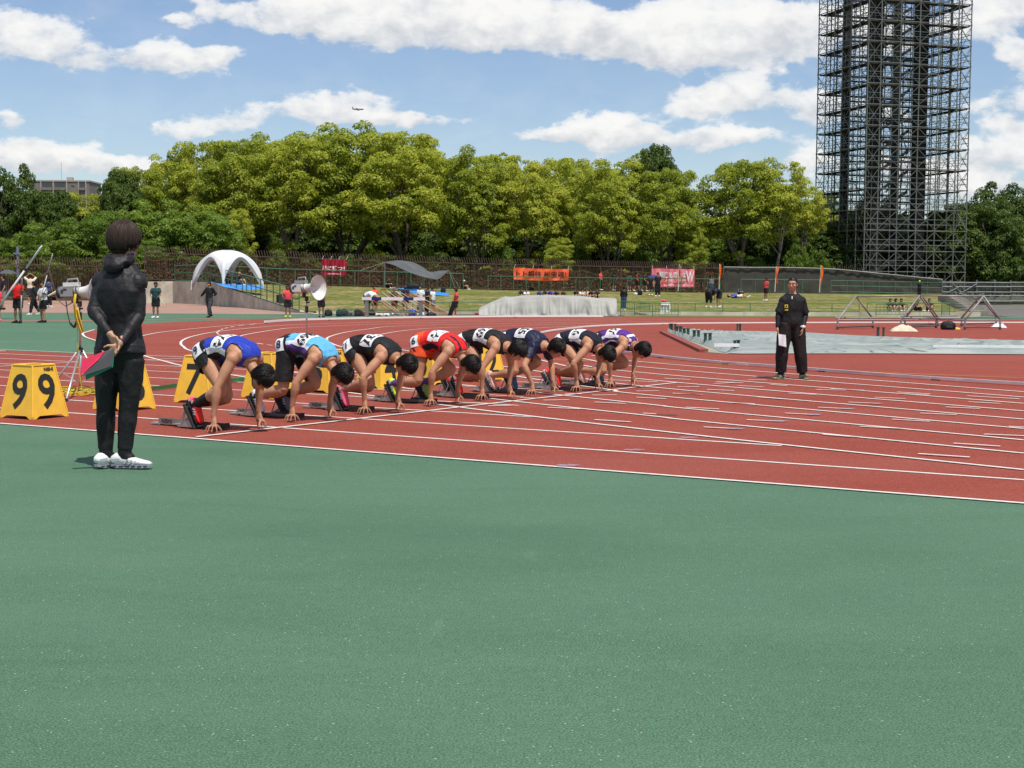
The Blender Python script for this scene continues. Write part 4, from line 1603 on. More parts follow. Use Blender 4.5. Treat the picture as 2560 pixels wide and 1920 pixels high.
TORSO = [(0.0, .095, .075), (.06, .150, .105), (.15, .172, .122), (.24, .168, .118), (.34, .148, .104), (.44, .140, .098), (.54, .150, .104), (.66, .168, .112), (.78, .178, .112), (.87, .172, .100), (.93, .125, .080), (.97, .080, .066), (1.0, .055, .055)]


TORSO_UP = [(0.0, .095, .075), (.06, .145, .100), (.15, .165, .115), (.24, .162, .112), (.34, .146, .102), (.44, .142, .098), (.54, .150, .104), (.66, .164, .110), (.76, .168, .108), (.84, .150, .095), (.90, .118, .080), (.95, .084, .068), (1.0, .058, .056)]


def along(pts, t):
    n = len(pts) - 1
    L = [0.0]
    for i in range(n):
        L.append(L[-1] + (pts[i + 1] - pts[i]).length)
    s = t * L[-1]
    for i in range(n):
        if s <= L[i + 1] + 1e-9:
            return pts[i].lerp(pts[i + 1], (s - L[i]) / max(L[i + 1] - L[i], 1e-9))
    return pts[-1]


def torso(mb, sp, side, g=0.0, a=0.0, b_=1.0, k=1.0, deep=1.0, seg=20, tab=None):
    """the trunk from fraction a to b_ of the spine, grown by g"""
    st = []
    for (t, w, d) in (tab or TORSO):
        if t < a - 1e-6 or t > b_ + 1e-6:
            continue
        st.append((along(sp, t), (w * k + g), (d * k * deep + g), side))
    mb.loft(st, seg, pw=2.25)


def limb3(mb, a, m, c, ra, rm, rc, bulge1=0.0, bulge2=0.0, ovr=1.0, seg=12):
    """upper and lower part of an arm or leg with muscle bellies; radii at root, joint, end"""
    def seg_(p, q, r0, r1, bulge, pos):
        st = []
        d = (q - p)
        L = d.length
        n = 7
        ax = d.orthogonal()
        st.append((p - d.normalized() * r0 * .6, r0 * .55, r0 * .55, ax))
        for i in range(n + 1):
            t = i / n
            r = r0 + (r1 - r0) * t + bulge * math.exp(-((t - pos) / .24) ** 2)
            st.append((p.lerp(q, t), r, r, ax))
        st.append((q + d.normalized() * r1 * .6, r1 * .55, r1 * .55, ax))
        mb.loft(st, seg)
    seg_(a, m, ra, rm, bulge1, .42)
    seg_(m, c, rm * .98, rc, bulge2, .28)


def seg1(mb, p, q, r0, r1, seg=10, flat_=1.0, ax=None):
    p, q = Vector(p), Vector(q)
    d = q - p
    dn = d.normalized()
    ax = Vector(ax) if ax is not None else d.orthogonal()
    mb.loft([(p - dn * r0 * .6, r0 * .55, r0 * .55 * flat_, ax), (p, r0, r0 * flat_, ax), (p.lerp(q, .5), (r0 + r1) / 2, (r0 + r1) / 2 * flat_, ax), (q, r1, r1 * flat_, ax), (q + dn * r1 * .6, r1 * .5, r1 * .5 * flat_, ax)], seg)


def hand(mb, wrist, d, palm_n, side, curl=0.35, spread=0.16, k=1.0, thumb=None):
    """palm, four fingers of different length with two bends, and a thumb; side = direction of the thumb edge"""
    wrist, d, pn = Vector(wrist), Vector(d).normalized(), Vector(palm_n).normalized()
    sd = Vector(side)
    sd = (sd - d * sd.dot(d)).normalized()
    pn = d.cross(sd) if d.cross(sd).dot(pn) > 0 else -d.cross(sd)
    kn = wrist + d * 0.088 * k
    mb.loft([(wrist - d * .02, .022 * k, .018 * k, sd), (wrist + d * .012 * k, .030 * k, .017 * k, sd), (wrist + d * .055 * k, .040 * k, .016 * k, sd), (kn, .041 * k, .014 * k, sd), (kn + d * .008, .03 * k, .008 * k, sd)], 12)
    tips = []
    for i, (off, L) in enumerate(((.031, .072), (.0105, .082), (-.0105, .076), (-.030, .060))):
        a = kn + sd * off * k - d * .006
        ang = spread * (1.2 - i * .8)
        dd = (d + sd * ang).normalized()
        c1, c2 = curl * .6, curl * 1.5
        p1 = a + (dd * math.cos(c1) + pn * math.sin(c1)) * L * .46 * k
        p2 = p1 + (dd * math.cos(c2) + pn * math.sin(c2)) * L * .54 * k
        seg1(mb, a, p1, .0095 * k, .0088 * k, 7)
        seg1(mb, p1, p2, .0088 * k, .0070 * k, 7)
        tips.append(p2)
    th = thumb if thumb is not None else 0.9
    a = wrist + d * .028 * k + sd * .026 * k
    p1 = a + (d * .6 + sd * th + pn * .25).normalized() * .040 * k
    p2 = p1 + (d * .9 + sd * th * .35 + pn * .35).normalized() * .034 * k
    seg1(mb, a, p1, .0125 * k, .0105 * k, 7)
    seg1(mb, p1, p2, .0105 * k, .0078 * k, 7)


def head_shape(mb, c, f, u, k=1.0, neck=None, nr=.055):
    """skull, jaw, cheeks, nose, brow, lips, ears; c = centre, f = facing, u = up"""
    c, f, u = Vector(c), Vector(f).normalized(), Vector(u).normalized()
    u = (u - f * u.dot(f)).normalized()
    s = f.cross(u)
    mb.ell(c + u * .022 * k - f * .008 * k, f * .095 * k, s * .076 * k, u * .098 * k, 16, 10)
    mb.ell(c - u * .035 * k + f * .018 * k, f * .072 * k, s * .062 * k, u * .075 * k, 14, 9)
    mb.ell(c - u * .085 * k + f * .045 * k, f * .036 * k, s * .036 * k, u * .028 * k, 10, 7)
    mb.ell(c + u * .025 * k + f * .074 * k, f * .018 * k, s * .055 * k, u * .016 * k, 12, 6)
    seg1(mb, c + u * .012 * k + f * .088 * k, c - u * .028 * k + f * .108 * k, .008 * k, .0135 * k, 8)
    mb.ell(c - u * .030 * k + f * .098 * k, f * .014 * k, s * .019 * k, u * .010 * k, 8, 6)
    mb.ell(c - u * .056 * k + f * .084 * k, f * .012 * k, s * .026 * k, u * .010 * k, 8, 6)
    for q in (-1, 1):
        mb.ell(c - u * .004 * k + s * q * .076 * k - f * .006 * k, f * .017 * k + s * q * .004, s * .009 * k, u * .031 * k, 8, 7)
        mb.ell(c - u * .022 * k + s * q * .045 * k + f * .055 * k, f * .028 * k, s * .026 * k, u * .028 * k, 8, 6)
    if neck is not None:
        seg1(mb, neck, c - u * .05 * k - f * .012 * k, nr * k, nr * .92 * k, 12)


def face_parts(root, c, f, u, k=1.0, glasses=False):
    c, f, u = Vector(c), Vector(f).normalized(), Vector(u).normalized()
    u = (u - f * u.dot(f)).normalized()
    s = f.cross(u)
    dark = material('eye_dark', (0.02, 0.015, 0.012), 0.3)
    lip = material('lip', (0.30, 0.12, 0.09), 0.5)
    for q in (-1, 1):
        if not glasses:
            MB().ell(c + u * .006 * k + s * q * .032 * k + f * .081 * k, f * .007 * k, s * .013 * k, u * .006 * k, 8, 6).build('eye', dark, root)
        MB().ell(c + u * .030 * k + s * q * .033 * k + f * .086 * k, f * .005 * k, s * .019 * k, u * .0035 * k, 8, 5).build('eyebrow', HAIR, root)
    MB().ell(c - u * .058 * k + f * .092 * k, f * .006 * k, s * .021 * k, u * .0045 * k, 8, 5).build('mouth', lip, root)


def hair_cap(root, c, f, u, mat, k=1.0, grow=.014, low=-.02, fringe=.02, spikes=120, slen=.05, seed=0, voxel=.008, droop=0.0, back=-.06, name='hair'):
    """a head of hair: a shell cut at the hairline, with locks standing out of it"""
    c, f, u = Vector(c), Vector(f).normalized(), Vector(u).normalized()
    u = (u - f * u.dot(f)).normalized()
    s = f.cross(u)
    rs = np.random.RandomState(seed + 11)
    mb = MB()
    mb.ell(c + u * .026 * k - f * .012 * k, f * (.098 * k + grow), s * (.078 * k + grow), u * (.100 * k + grow), 20, 12)
    mb.ell(c - u * .02 * k - f * .040 * k, f * (.062 * k + grow), s * (.072 * k + grow), u * (.085 * k + grow), 16, 10)
    for i in range(spikes):
        th, ph = rs.uniform(0, 6.283), math.acos(1 - rs.rand() * 1.15)
        dloc = Vector((math.sin(ph) * math.cos(th), math.sin(ph) * math.sin(th), math.cos(ph)))
        w = f * dloc.x + s * dloc.y + u * dloc.z
        p = c + u * .026 * k - f * .012 * k + f * dloc.x * (.096 * k + grow) + s * dloc.y * (.076 * k + grow) + u * dloc.z * (.098 * k + grow)
        tang = (w.cross(u)).cross(w) * -1
        tang = tang.normalized() if tang.length > 1e-4 else f
        e = p + (w * .25 + tang * .8 + Vector(rs.normal(size=3)) * .35 + Vector((0, 0, -droop))).normalized() * slen * rs.uniform(.6, 1.2)
        seg1(mb, p - w * .006, e, .0075, .0028, 5)
    me = remesh(mb, voxel, 1, mat, name)
    co = fcos(me) - np.array(c)
    F, U_, S_ = co @ np.array(f), co @ np.array(u), co @ np.array(s)
    # hairline: forehead high, temples, nape low
    line = np.where(F > .045, fringe + .0 * F, np.where(F > -.01, low + (F + .01) * .6, back))
    cut(me, U_ > line)
    hem(me, 3)
    return link(name, me, root)


def hair_locks(root, c, f, u, mat, k=1.0, n=420, g=.018, low=-.05, back=-.10, fringe=.0, drop=.02, seed=0, wid=.0055):
    """separate locks that run from the crown down over the head and hang free at their tips"""
    c, f, u = Vector(c), Vector(f).normalized(), Vector(u).normalized()
    u = (u - f * u.dot(f)).normalized()
    s = f.cross(u)
    rs = np.random.RandomState(seed + 77)
    mb = MB()
    o = c + u * .026 * k - f * .012 * k
    for i in range(n):
        th = rs.uniform(0, 6.283)
        p0 = rs.uniform(.0, 1.0) ** .8 * 1.0
        cf = math.cos(th)
        lim = (fringe if cf > .55 else (low if cf > -.25 else back)) * k + rs.normal() * .008
        gg = g + rs.uniform(-.003, .006)
        pts = []
        dth = rs.normal() * .22
        for j in range(8):
            t = j / 7
            ph = p0 + (2.35 - p0) * t
            a = th + dth * t + .05 * math.sin(t * 5 + i)
            r_ = 1 + .05 * t * t
            q = o + (f * (math.sin(ph) * math.cos(a) * (.098 * k + gg)) + s * (math.sin(ph) * math.sin(a) * (.078 * k + gg)) + u * (math.cos(ph) * (.100 * k + gg))) * r_
            if (q - c).dot(u) < lim:
                break
            q = q + Vector((0, 0, -drop * t * t))
            pts.append(q)
        if len(pts) < 3:
            continue
        m_ = len(pts)
        mb.tube(pts, [wid * k * (1 - .25 * (q_ / (m_ - 1)) - (.55 if q_ == m_ - 1 else 0)) for q_ in range(m_)], 4)
    return mb.build('hair_locks', mat, root, smooth=True, kind='stuff')


def shoe(root, toe, heel, upm, mats, k=1.0, name='shoe'):
    """running shoe between toe and heel points: upper, sole, laces"""
    toe, heel = Vector(toe), Vector(heel)
    x = (toe - heel).normalized()
    up = Vector(upm)
    up = (up - x * up.dot(x)).normalized()
    y = up.cross(x)
    L = (toe - heel).length
    def P(a, b_, c_):
        return heel + x * a * L + y * b_ * k + up * c_ * k
    st = []
    for a, w, z0, z1 in ((-.02, .020, .03, .06), (.02, .030, .022, .085), (.12, .037, .018, .106), (.26, .040, .018, .108), (.42, .042, .018, .090), (.58, .046, .018, .070), (.75, .048, .018, .056), (.90, .042, .020, .046), (.985, .020, .024, .034)):
        st.append((P(a, 0, (z0 + z1) / 2), w * k, (z1 - z0) / 2 * k, y))
    mb = MB()
    mb.loft(st, 14, pw=2.6)
    o = mb.build(name, mats[0], root, smooth=True)
    mb = MB()
    rows_ = []
    prof = [(-.03, .018), (.0, .030), (.12, .037), (.3, .036), (.45, .036), (.6, .043), (.78, .047), (.92, .039), (1.0, .022), (1.02, .006)]
    vs = []
    for a, w in prof:
        lift_ = 0.012 if a < .02 else (0.014 * max(0, (a - .8) / .2))
        for (sy, z) in ((-1, lift_), (1, lift_), (1, .024 + lift_ * .5), (-1, .024 + lift_ * .5)):
            vs.append(P(a, sy * w, z))
    fs = [(0, 1, 2, 3)]
    for i in range(len(prof) - 1):
        for j in range(4):
            fs.append((i * 4 + j, i * 4 + (j + 1) % 4, (i + 1) * 4 + (j + 1) % 4, (i + 1) * 4 + j))
    fs.append(tuple((len(prof) - 1) * 4 + j for j in (3, 2, 1, 0)))
    mb.add(vs, fs)
    mb.build('sole', mats[1], o)
    if len(mats) > 2:
        mb = MB()
        for sy in (-1, 1):
            for a in (.04, .20, .36, .52, .68, .82):
                wd_ = np.interp(a + .05, [q_[0] for q_ in prof], [q_[1] for q_ in prof])
                c_ = P(a + .05, sy * (wd_ + .0015), .013)
                mb.bar(c_ - x * .016, c_ + x * .016, .003, .009, up=up)
        mb.build('sole_pods', cloth(58, 60, 66, name='sole_dark'), o)
        mb = MB()
        for sy in (-1, 1):
            for a, z in ((.34, .050), (.44, .044), (.54, .038)):
                mb.bar(P(a, sy * .0435, z - .016), P(a + .10, sy * .0445, z + .012), .003, .012, up=up)
            mb.bar(P(.02, sy * .034, .055), P(.22, sy * .0405, .06), .003, .022, up=up)
        mb.build('side_panel', cloth(176, 182, 190, name='shoe_silver'), o)
        mb = MB()
        for i in range(5):
            a = .34 + i * .06
            z = .094 - i * .0085
            mb.bar(P(a, -.018, z), P(a + .015, .018, z), .006 * k)
        mb.tube([P(.33, -.006, .098), P(.30, -.02, .105), P(.36, -.03, .100)], .003, 5)
        mb.build('laces', mats[2], o)
    return o


def hem(me, it=5):
    """even out the cut edge of a garment"""
    bm = bmesh.new()
    bm.from_mesh(me)
    for _ in range(it):
        new = {}
        for e in bm.edges:
            if e.is_boundary:
                for v in e.verts:
                    new.setdefault(v, []).append(e.other_vert(v).co.copy())
        for v, l in new.items():
            if len(l) == 2:
                v.co = v.co * .5 + (l[0] + l[1]) * .25
    bm.to_mesh(me)
    bm.free()
    me.update()


def garment(name, root, mb, voxel, mats, keep=None, wr=None, smooth=2, paint=None):
    me = remesh(mb, voxel, smooth, mats, name)
    if wr:
        wrinkle(me, *wr)
    if keep is not None:
        cut(me, keep(fcos(me)))
        hem(me)
    if paint is not None:
        me.polygons.foreach_set('material_index', paint(fcos(me)).astype(np.int32))
    me.update()
    return link(name, me, root)


def sfrac(sp, co, vec=None):
    """nearest spine fraction and offset vector for points co"""
    P = np.array([tuple(p) for p in sp])
    seg = P[1:] - P[:-1]
    L = np.linalg.norm(seg, axis=1)
    cum = np.concatenate([[0], np.cumsum(L)])
    best = np.full(len(co), 1e9)
    fr = np.zeros(len(co))
    off = np.zeros((len(co), 3))
    for i in range(len(seg)):
        t = np.clip(((co - P[i]) @ seg[i]) / (L[i] ** 2), -0.3 if i == 0 else 0, 1.3 if i == len(seg) - 1 else 1)
        q = P[i] + t[:, None] * seg[i]
        d = np.linalg.norm(co - q, axis=1)
        m = d < best
        best[m] = d[m]
        fr[m] = (cum[i] + t[m] * L[i]) / cum[-1]
        off[m] = (co - q)[m]
    if vec is not None:
        return fr, off @ np.array(vec)
    return fr


def stick_patch(name, root, tree, c, nrm, right, up, w, h, mat, off=.004, text=None, tsize=.1, tmat=None, nx=12, ny=10, tdx=0.0, tname='number'):
    """a flat printed patch laid on a body surface, with its number as its own piece"""
    c, nrm, right, up = Vector(c), Vector(nrm).normalized(), Vector(right).normalized(), Vector(up).normalized()
    def drop(x, y, o):
        p = c + right * x + up * y + nrm * .35
        h_ = tree.ray_cast(p, -nrm, .7)
        if h_[0] is None:
            h_ = tree.find_nearest(c + right * x + up * y)
        return h_[0] + nrm * o
    rows_ = [[drop((i / nx - .5) * w, (j / ny - .5) * h, off) for i in range(nx + 1)] for j in range(ny + 1)]
    # soften: cloth does not follow every fold
    for _ in range(3):
        rows_ = [[(rows_[j][i] * 2 + rows_[max(j - 1, 0)][i] + rows_[min(j + 1, ny)][i] + rows_[j][max(i - 1, 0)] + rows_[j][min(i + 1, nx)]) / 6 for i in range(nx + 1)] for j in range(ny + 1)]
    mb = MB()
    mb.grid([[p + nrm * .003 for p in r] for r in rows_])
    o = mb.build(name, mat, root, smooth=True)
    if text:
        vs, fs = text_mesh(text, tsize, bold=.004 * tsize / .1)
        def on(x, y):
            u_, v_ = (x / w + .5) * nx, (y / h + .5) * ny
            u_, v_ = min(max(u_, 0), nx - 1e-4), min(max(v_, 0), ny - 1e-4)
            i, j = int(u_), int(v_)
            fu, fv = u_ - i, v_ - j
            a = rows_[j][i].lerp(rows_[j][i + 1], fu)
            b_ = rows_[j + 1][i].lerp(rows_[j + 1][i + 1], fu)
            return a.lerp(b_, fv) + nrm * .0065
        m2 = MB()
        m2.add([on(v.x + tdx, v.y) for v in vs], fs)
        m2.build(tname, tmat, o)
    return o


BIB = material('bib_paper', (0.74, 0.75, 0.77), 0.6)
INK = material('print_black', (0.015, 0.015, 0.02), 0.6)
INKB = material('print_navy', (0.02, 0.03, 0.09), 0.6)


def tree_of(objs):
    vs, fs = [], []
    for o in objs:
        k = len(vs)
        vs += [v.co.copy() for v in o.data.vertices]
        fs += [tuple(i + k for i in p.vertices) for p in o.data.polygons]
    return BVHTree.FromPolygons(vs, fs)


# ------------------------------------------------------------------ the eight runners on their blocks
def runner(idx, near, far, head, sh_near, pel_px, front, front_x, rear_x, bib, hip, label, shirt, shorts, shoes, sleeve=0.0, hairmess=1.0, skin='tan', tights=0.0, socks=None, calf=None, shirt_paint=None, shirt_mats=None, shorts_mats=None, shorts_paint=None, look=(.25, 0, -.97)):
    pn, pf = G(*near), G(*far)
    o = (pn + pf) / 2
    o.z = 0
    rz = math.atan2(FWD.y, FWD.x)
    root = thing('person', label, 'person', o, rz, 'sprinters set on their starting blocks')
    toL = (Matrix.Translation(o) @ Matrix.Rotation(rz, 4, 'Z')).inverted()
    nl, fl_ = toL @ pn, toL @ pf
    # near hand sits at -y, far hand at +y
    hw = max(.21, min(.31, abs(fl_.y - nl.y) / 2))
    def sag(px, py, yo):
        return toL @ ONPL(px, py, o + LEFT * yo, LEFT)
    H = sag(*head, 0.0)
    SHn = sag(*sh_near, -.17)
    PEL = sag(*pel_px, -.05)
    pel = Vector((PEL.x, 0, PEL.z))
    shc = Vector((SHn.x, 0, SHn.z))
    d = (shc - pel)
    dn = d.normalized()
    nrm = Vector((-dn.z, 0, dn.x))
    spn = [pel - dn * .09 - nrm * .08, pel - nrm * .005, pel + d * .40 + nrm * .075, pel + d * .74 + nrm * .065, shc + dn * .01 + nrm * .028, shc.lerp(H, .40) + nrm * .025]
    sp = spine_frame(spn, None)
    side = Vector((0, 1, 0))
    k = 1.0
    B = MB()
    torso(B, sp, side, 0.0)
    f = Vector(look).normalized()
    u = Vector((dn.x, 0, dn.z)) - f * Vector((dn.x, 0, dn.z)).dot(f)
    u = u.normalized()
    head_shape(B, H, f, u, 1.0, neck=sp[-1] - dn * .03)
    shs, els, wrs = {}, {}, {}
    for q, hp in ((-1, nl), (1, fl_)):
        s_ = Vector((shc.x, q * .172, shc.z))
        w_ = Vector((hp.x - .005, q * hw, .145))
        e_ = two_link(s_, w_, max(.29, (s_ - w_).length * .53), max(.26, (s_ - w_).length * .49), (-.35, q * .9, 0.1))
        shs[q], els[q], wrs[q] = s_, e_, w_
        limb3(B, s_, e_, w_ + Vector((0, 0, .01)), .054, .038, .0265, .009, .011)
        B.ell(s_ + Vector((0, q * .002, .0)), Vector((.062, 0, 0)), Vector((0, .060, 0)), Vector((0, 0, .066)), 12, 8)
        # bridged hand: palm hangs, fingers splay out and back, thumb inwards
        kn = w_ + Vector((.010, q * .010, -.078))
        B.loft([(w_ + Vector((0, 0, .015)), .025, .020, (1, 0, 0)), (w_ + Vector((.004, q * .003, -.025)), .035, .022, (1, q * .2, 0)), (w_ + Vector((.007, q * .006, -.055)), .040, .023, (1, q * .3, 0)), (kn, .040, .020, (1, q * .3, 0)), (kn + Vector((0, q * .004, -.012)), .034, .014, (1, q * .3, 0))], 12)
        for i, (fx, fy, L) in enumerate(((.030, .016, 1.0), (.010, .040, 1.0), (-.014, .046, 1.0), (-.036, .034, .9))):
            a = kn + Vector((.030 - i * .020, q * (.006), -.004))
            m_ = a + Vector((fx * .55, q * fy * .6, .004))
            e2 = Vector((a.x + fx * 1.1, a.y + q * fy * 1.15, .009))
            seg1(B, a, m_, .0105, .0095, 7)
            seg1(B, m_, e2, .0095, .0075, 7)
        a = kn + Vector((.022, -q * .018, .006))
        m_ = a + Vector((.012, -q * .026, -.028))
        e2 = Vector((m_.x + .008, m_.y - q * .020, .010))
        seg1(B, a, m_, .013, .0115, 7)
        seg1(B, m_, e2, .0115, .009, 7)
    # legs: near leg (-1) and far leg (+1)
    legs = {}
    for q in (-1, 1):
        is_front = (front == q)
        tx = front_x if is_front else rear_x
        hipj = pel + Vector((.0, q * .088, -.035)) - dn * .02
        toe = Vector((tx, q * .10, .035))
        heel = toe + Vector((-.125 if is_front else -.15, 0, .215 if is_front else .20))
        ank = heel.lerp(toe, .22) + (Vector((.86, 0, .5)) * .062)
        L = (ank - hipj).length
        l1 = max(.425, L * .53)
        knee = two_link(hipj, ank, l1, max(.415, L * .5), (1, q * .12, .15))
        if knee.z < .12:
            knee.z = .12
        limb3(B, hipj, knee, ank, .088, .056, .039, .010, .019, seg=14)
        B.ell(hipj - dn * .03 + nrm * .025, dn * .085, Vector((0, .085, 0)), nrm * .088, 12, 8)
        seg1(B, ank, heel.lerp(toe, .5) + Vector((.03, 0, .03)), .040, .035, 10)
        legs[q] = (hipj, knee, ank, toe, heel)
        shoe(root, toe, heel, Vector((.86, 0, .5)), shoes[0] if is_front else shoes[1], 1.0)
    link('body', remesh(B, .0078, 2, SKIN[skin]), root)
    # hair
    hair_cap(root, H, f, u, HAIR, grow=.015, low=-.012, fringe=.035, spikes=int(60 * hairmess), slen=.040 + .012 * hairmess, seed=idx, droop=1.3, back=-.085, voxel=.0075)
    hair_locks(root, H, f, u, HAIR, 1.0, 380, .015, -.02, -.09, .03, .02, idx, .005 if hairmess <= 1 else .007)
    # singlet
    g = MB()
    torso(g, sp, side, .0135, .24, .97)
    if sleeve > 0:
        for q in (-1, 1):
            e = shs[q].lerp(els[q], sleeve)
            limb3(g, shs[q], shs[q].lerp(e, .5), e, .070, .068, .066)
    if sleeve > 0:
        for q in (-1, 1):
            g.ell(shs[q], Vector((.078, 0, 0)), Vector((0, .076, 0)), Vector((0, 0, .082)), 12, 8)
    def keep(c):
        fr = sfrac(sp, c)
        ok = (fr > .26) & (fr < .965)
        if sleeve <= 0:
            ok &= ~((np.abs(c[:, 1]) > .128 - .02 * (fr - .8)) & (fr > .70))
        else:
            for q in (-1, 1):
                e = np.array(shs[q].lerp(els[q], sleeve))
                ax = np.array((els[q] - shs[q]).normalized())
                ok &= ~(((c - e) @ ax > -.004) & (c[:, 1] * q > .10))
        return ok
    mats = shirt_mats or [shirt]
    pt = None
    if shirt_paint:
        pt = lambda c: shirt_paint(c, sfrac(sp, c), np.abs(c[:, 1]), sfrac(sp, c, nrm)[1])
    sh = garment('singlet' if sleeve <= 0 else 'shirt', root, g, .0085, mats, keep, (.007, 9.0, (1, 1.6, 1), idx * 3.1), 3, pt)
    # shorts or tights
    g = MB()
    torso(g, sp, side, .016, 0.0, .34)
    lenf = .34 if tights <= 0 else tights
    for q in (-1, 1):
        hipj, knee, ank, toe, heel = legs[q]
        e = hipj.lerp(knee, lenf)
        gr = .024 if tights <= 0 else .016
        g.ell(hipj - dn * .03 + nrm * .025, dn * (.085 + .016), Vector((0, .085 + .016, 0)), nrm * (.088 + .016), 12, 8)
        r1 = .088 + (.056 - .088) * lenf
        seg1(g, hipj, e.lerp(knee, .12), .088 + gr, r1 + gr + (.014 if tights <= 0 else .010), 14)
    def keep2(c):
        fr = sfrac(sp, c)
        ok = fr < .30
        for q in (-1, 1):
            hipj, knee, ank, toe, heel = legs[q]
            e = np.array(hipj.lerp(knee, lenf))
            ax = np.array((knee - hipj).normalized())
            ok &= ~(((c - e) @ ax > 0) & (c[:, 1] * q > 0))
        return ok
    smt = shorts_mats or [shorts]
    spt = None
    if shorts_paint:
        spt = lambda c: shorts_paint(c, sfrac(sp, c), np.abs(c[:, 1]))
    so = garment('shorts', root, g, .0085, smt, keep2, (.005, 8.0, (1, 1, 1), idx), 2, spt)
    for q in (-1, 1):
        hipj, knee, ank, toe, heel = legs[q]
        if calf and q in calf:
            g = MB()
            kk = knee.lerp(ank, .10)
            limb3(g, kk, kk.lerp(ank, .45), ank + (ank - knee).normalized() * .02, .062, .058, .045, .006, .003)
            link('calf_sleeve', remesh(g, .009, 1, CL['jetblack']), root)
        elif socks:
            g = MB()
            seg1(g, ank.lerp(knee, .24), ank, .046, .046, 12)
            seg1(g, ank, heel.lerp(toe, .4) + Vector((.03, 0, .03)), .046, .042, 10)
            link('sock', remesh(g, .010, 1, socks), root)
    # number on the back and on the hip
    tr = tree_of([sh])
    cb = along(sp, .50)
    t1, t2 = along(sp, .42), along(sp, .60)
    ax = (t2 - t1).normalized()
    nb = Vector((-ax.z, 0, ax.x))
    bn = (nb + Vector((0, -.85, 0))).normalized()
    stick_patch('number_bib', root, tr, cb + bn * .12 + Vector((0, -.02, 0)), bn, ax.cross(bn), ax, .25, .185, BIB, text=bib, tsize=.150 if len(bib) > 2 else .16, tmat=INK, tname='bib_number')
    tr = tree_of([so])
    hipj, knee = legs[-1][0], legs[-1][1]
    cdir = (knee - hipj).normalized()
    upv = (-cdir * .9 + Vector((-.25, 0, .25))).normalized()
    rt = upv.cross(Vector((0, -1, 0)))
    stick_patch('hip_number', root, tr, hipj + Vector((-.015, -.06, .045)), Vector((.0, -1, .12)), rt, upv, .125, .15, BIB, text=hip, tsize=.115, tmat=INKB, tname='hip_digit')
    root['_o'] = 0
    del root['_o']
    return root, o, legs


def shoes_of(a, s_, l):
    return (a, s_, l)


SOLE_W, SOLE_B = cloth(232, 232, 228, name='sole_white'), cloth(22, 22, 24, name='sole_black')
RED_S, LIME_S, PINK_S, WHT_S, GRY_S, GRN_S, BLU_S, PEACH = cloth(236, 44, 38, .45), cloth(206, 240, 40, .45), cloth(250, 96, 134, .45), cloth(228, 230, 234, .5), cloth(96, 100, 108, .5), cloth(120, 170, 34, .5), cloth(70, 100, 140, .5), cloth(250, 178, 160, .5)


def side_panel(lim=.115, lo=.30, hi=.72):
    return lambda c, fr, ay, nn: ((ay > lim) & (fr > lo) & (fr < hi)).astype(int)


def p_blue(c, fr, ay, dv):
    r = np.zeros(len(c), int)
    r[(ay > .10) & (dv < .012) & (fr < .72)] = 1
    r[(ay > .08) & (dv < -.045) & (fr < .72)] = 2
    return r


def p_sky(c, fr, ay, dv):
    r = np.zeros(len(c), int)
    r[(ay > .10) & (dv < .045) & (fr < .78)] = 1
    r[(ay > .09) & (dv < .010) & (fr < .70)] = 2
    r[(ay > .08) & (dv < -.055) & (fr < .66)] = 3
    return r


def p_orange(c, fr, ay, dv):
    r = np.zeros(len(c), int)
    r[(fr > .70) & (ay > .055) & (ay < .085) & (dv > 0)] = 1
    r[(ay > .10) & (dv < -.03) & (fr < .66)] = 1
    return r


def p_stripe(c, fr, ay, dv):
    r = np.zeros(len(c), int)
    r[(ay > .10) & (dv < .015) & (dv > -.035 - .05 * (fr - .4)) & (fr > .38) & (fr < .76)] = 1
    return r


def p_purple(c, fr, ay, dv):
    r = np.zeros(len(c), int)
    z = dv - .10 * (fr - .5)
    r[(ay > .08) & (z < .045) & (z > .010)] = 1
    r[(ay > .08) & (z < -.035) & (z > -.055)] = 1
    r[(ay > .08) & (z < -.055)] = 2
    r[(fr > .80) & (fr < .87)] = 1
    return r


def p_flame(c, fr, ay):
    n = np.sin(c[:, 0] * 70 + c[:, 2] * 25) * .5 + np.sin(c[:, 2] * 90 + c[:, 0] * 40) * .4
    return np.where((n > .45) & (ay > .10) & (fr < .16), 1, 0)


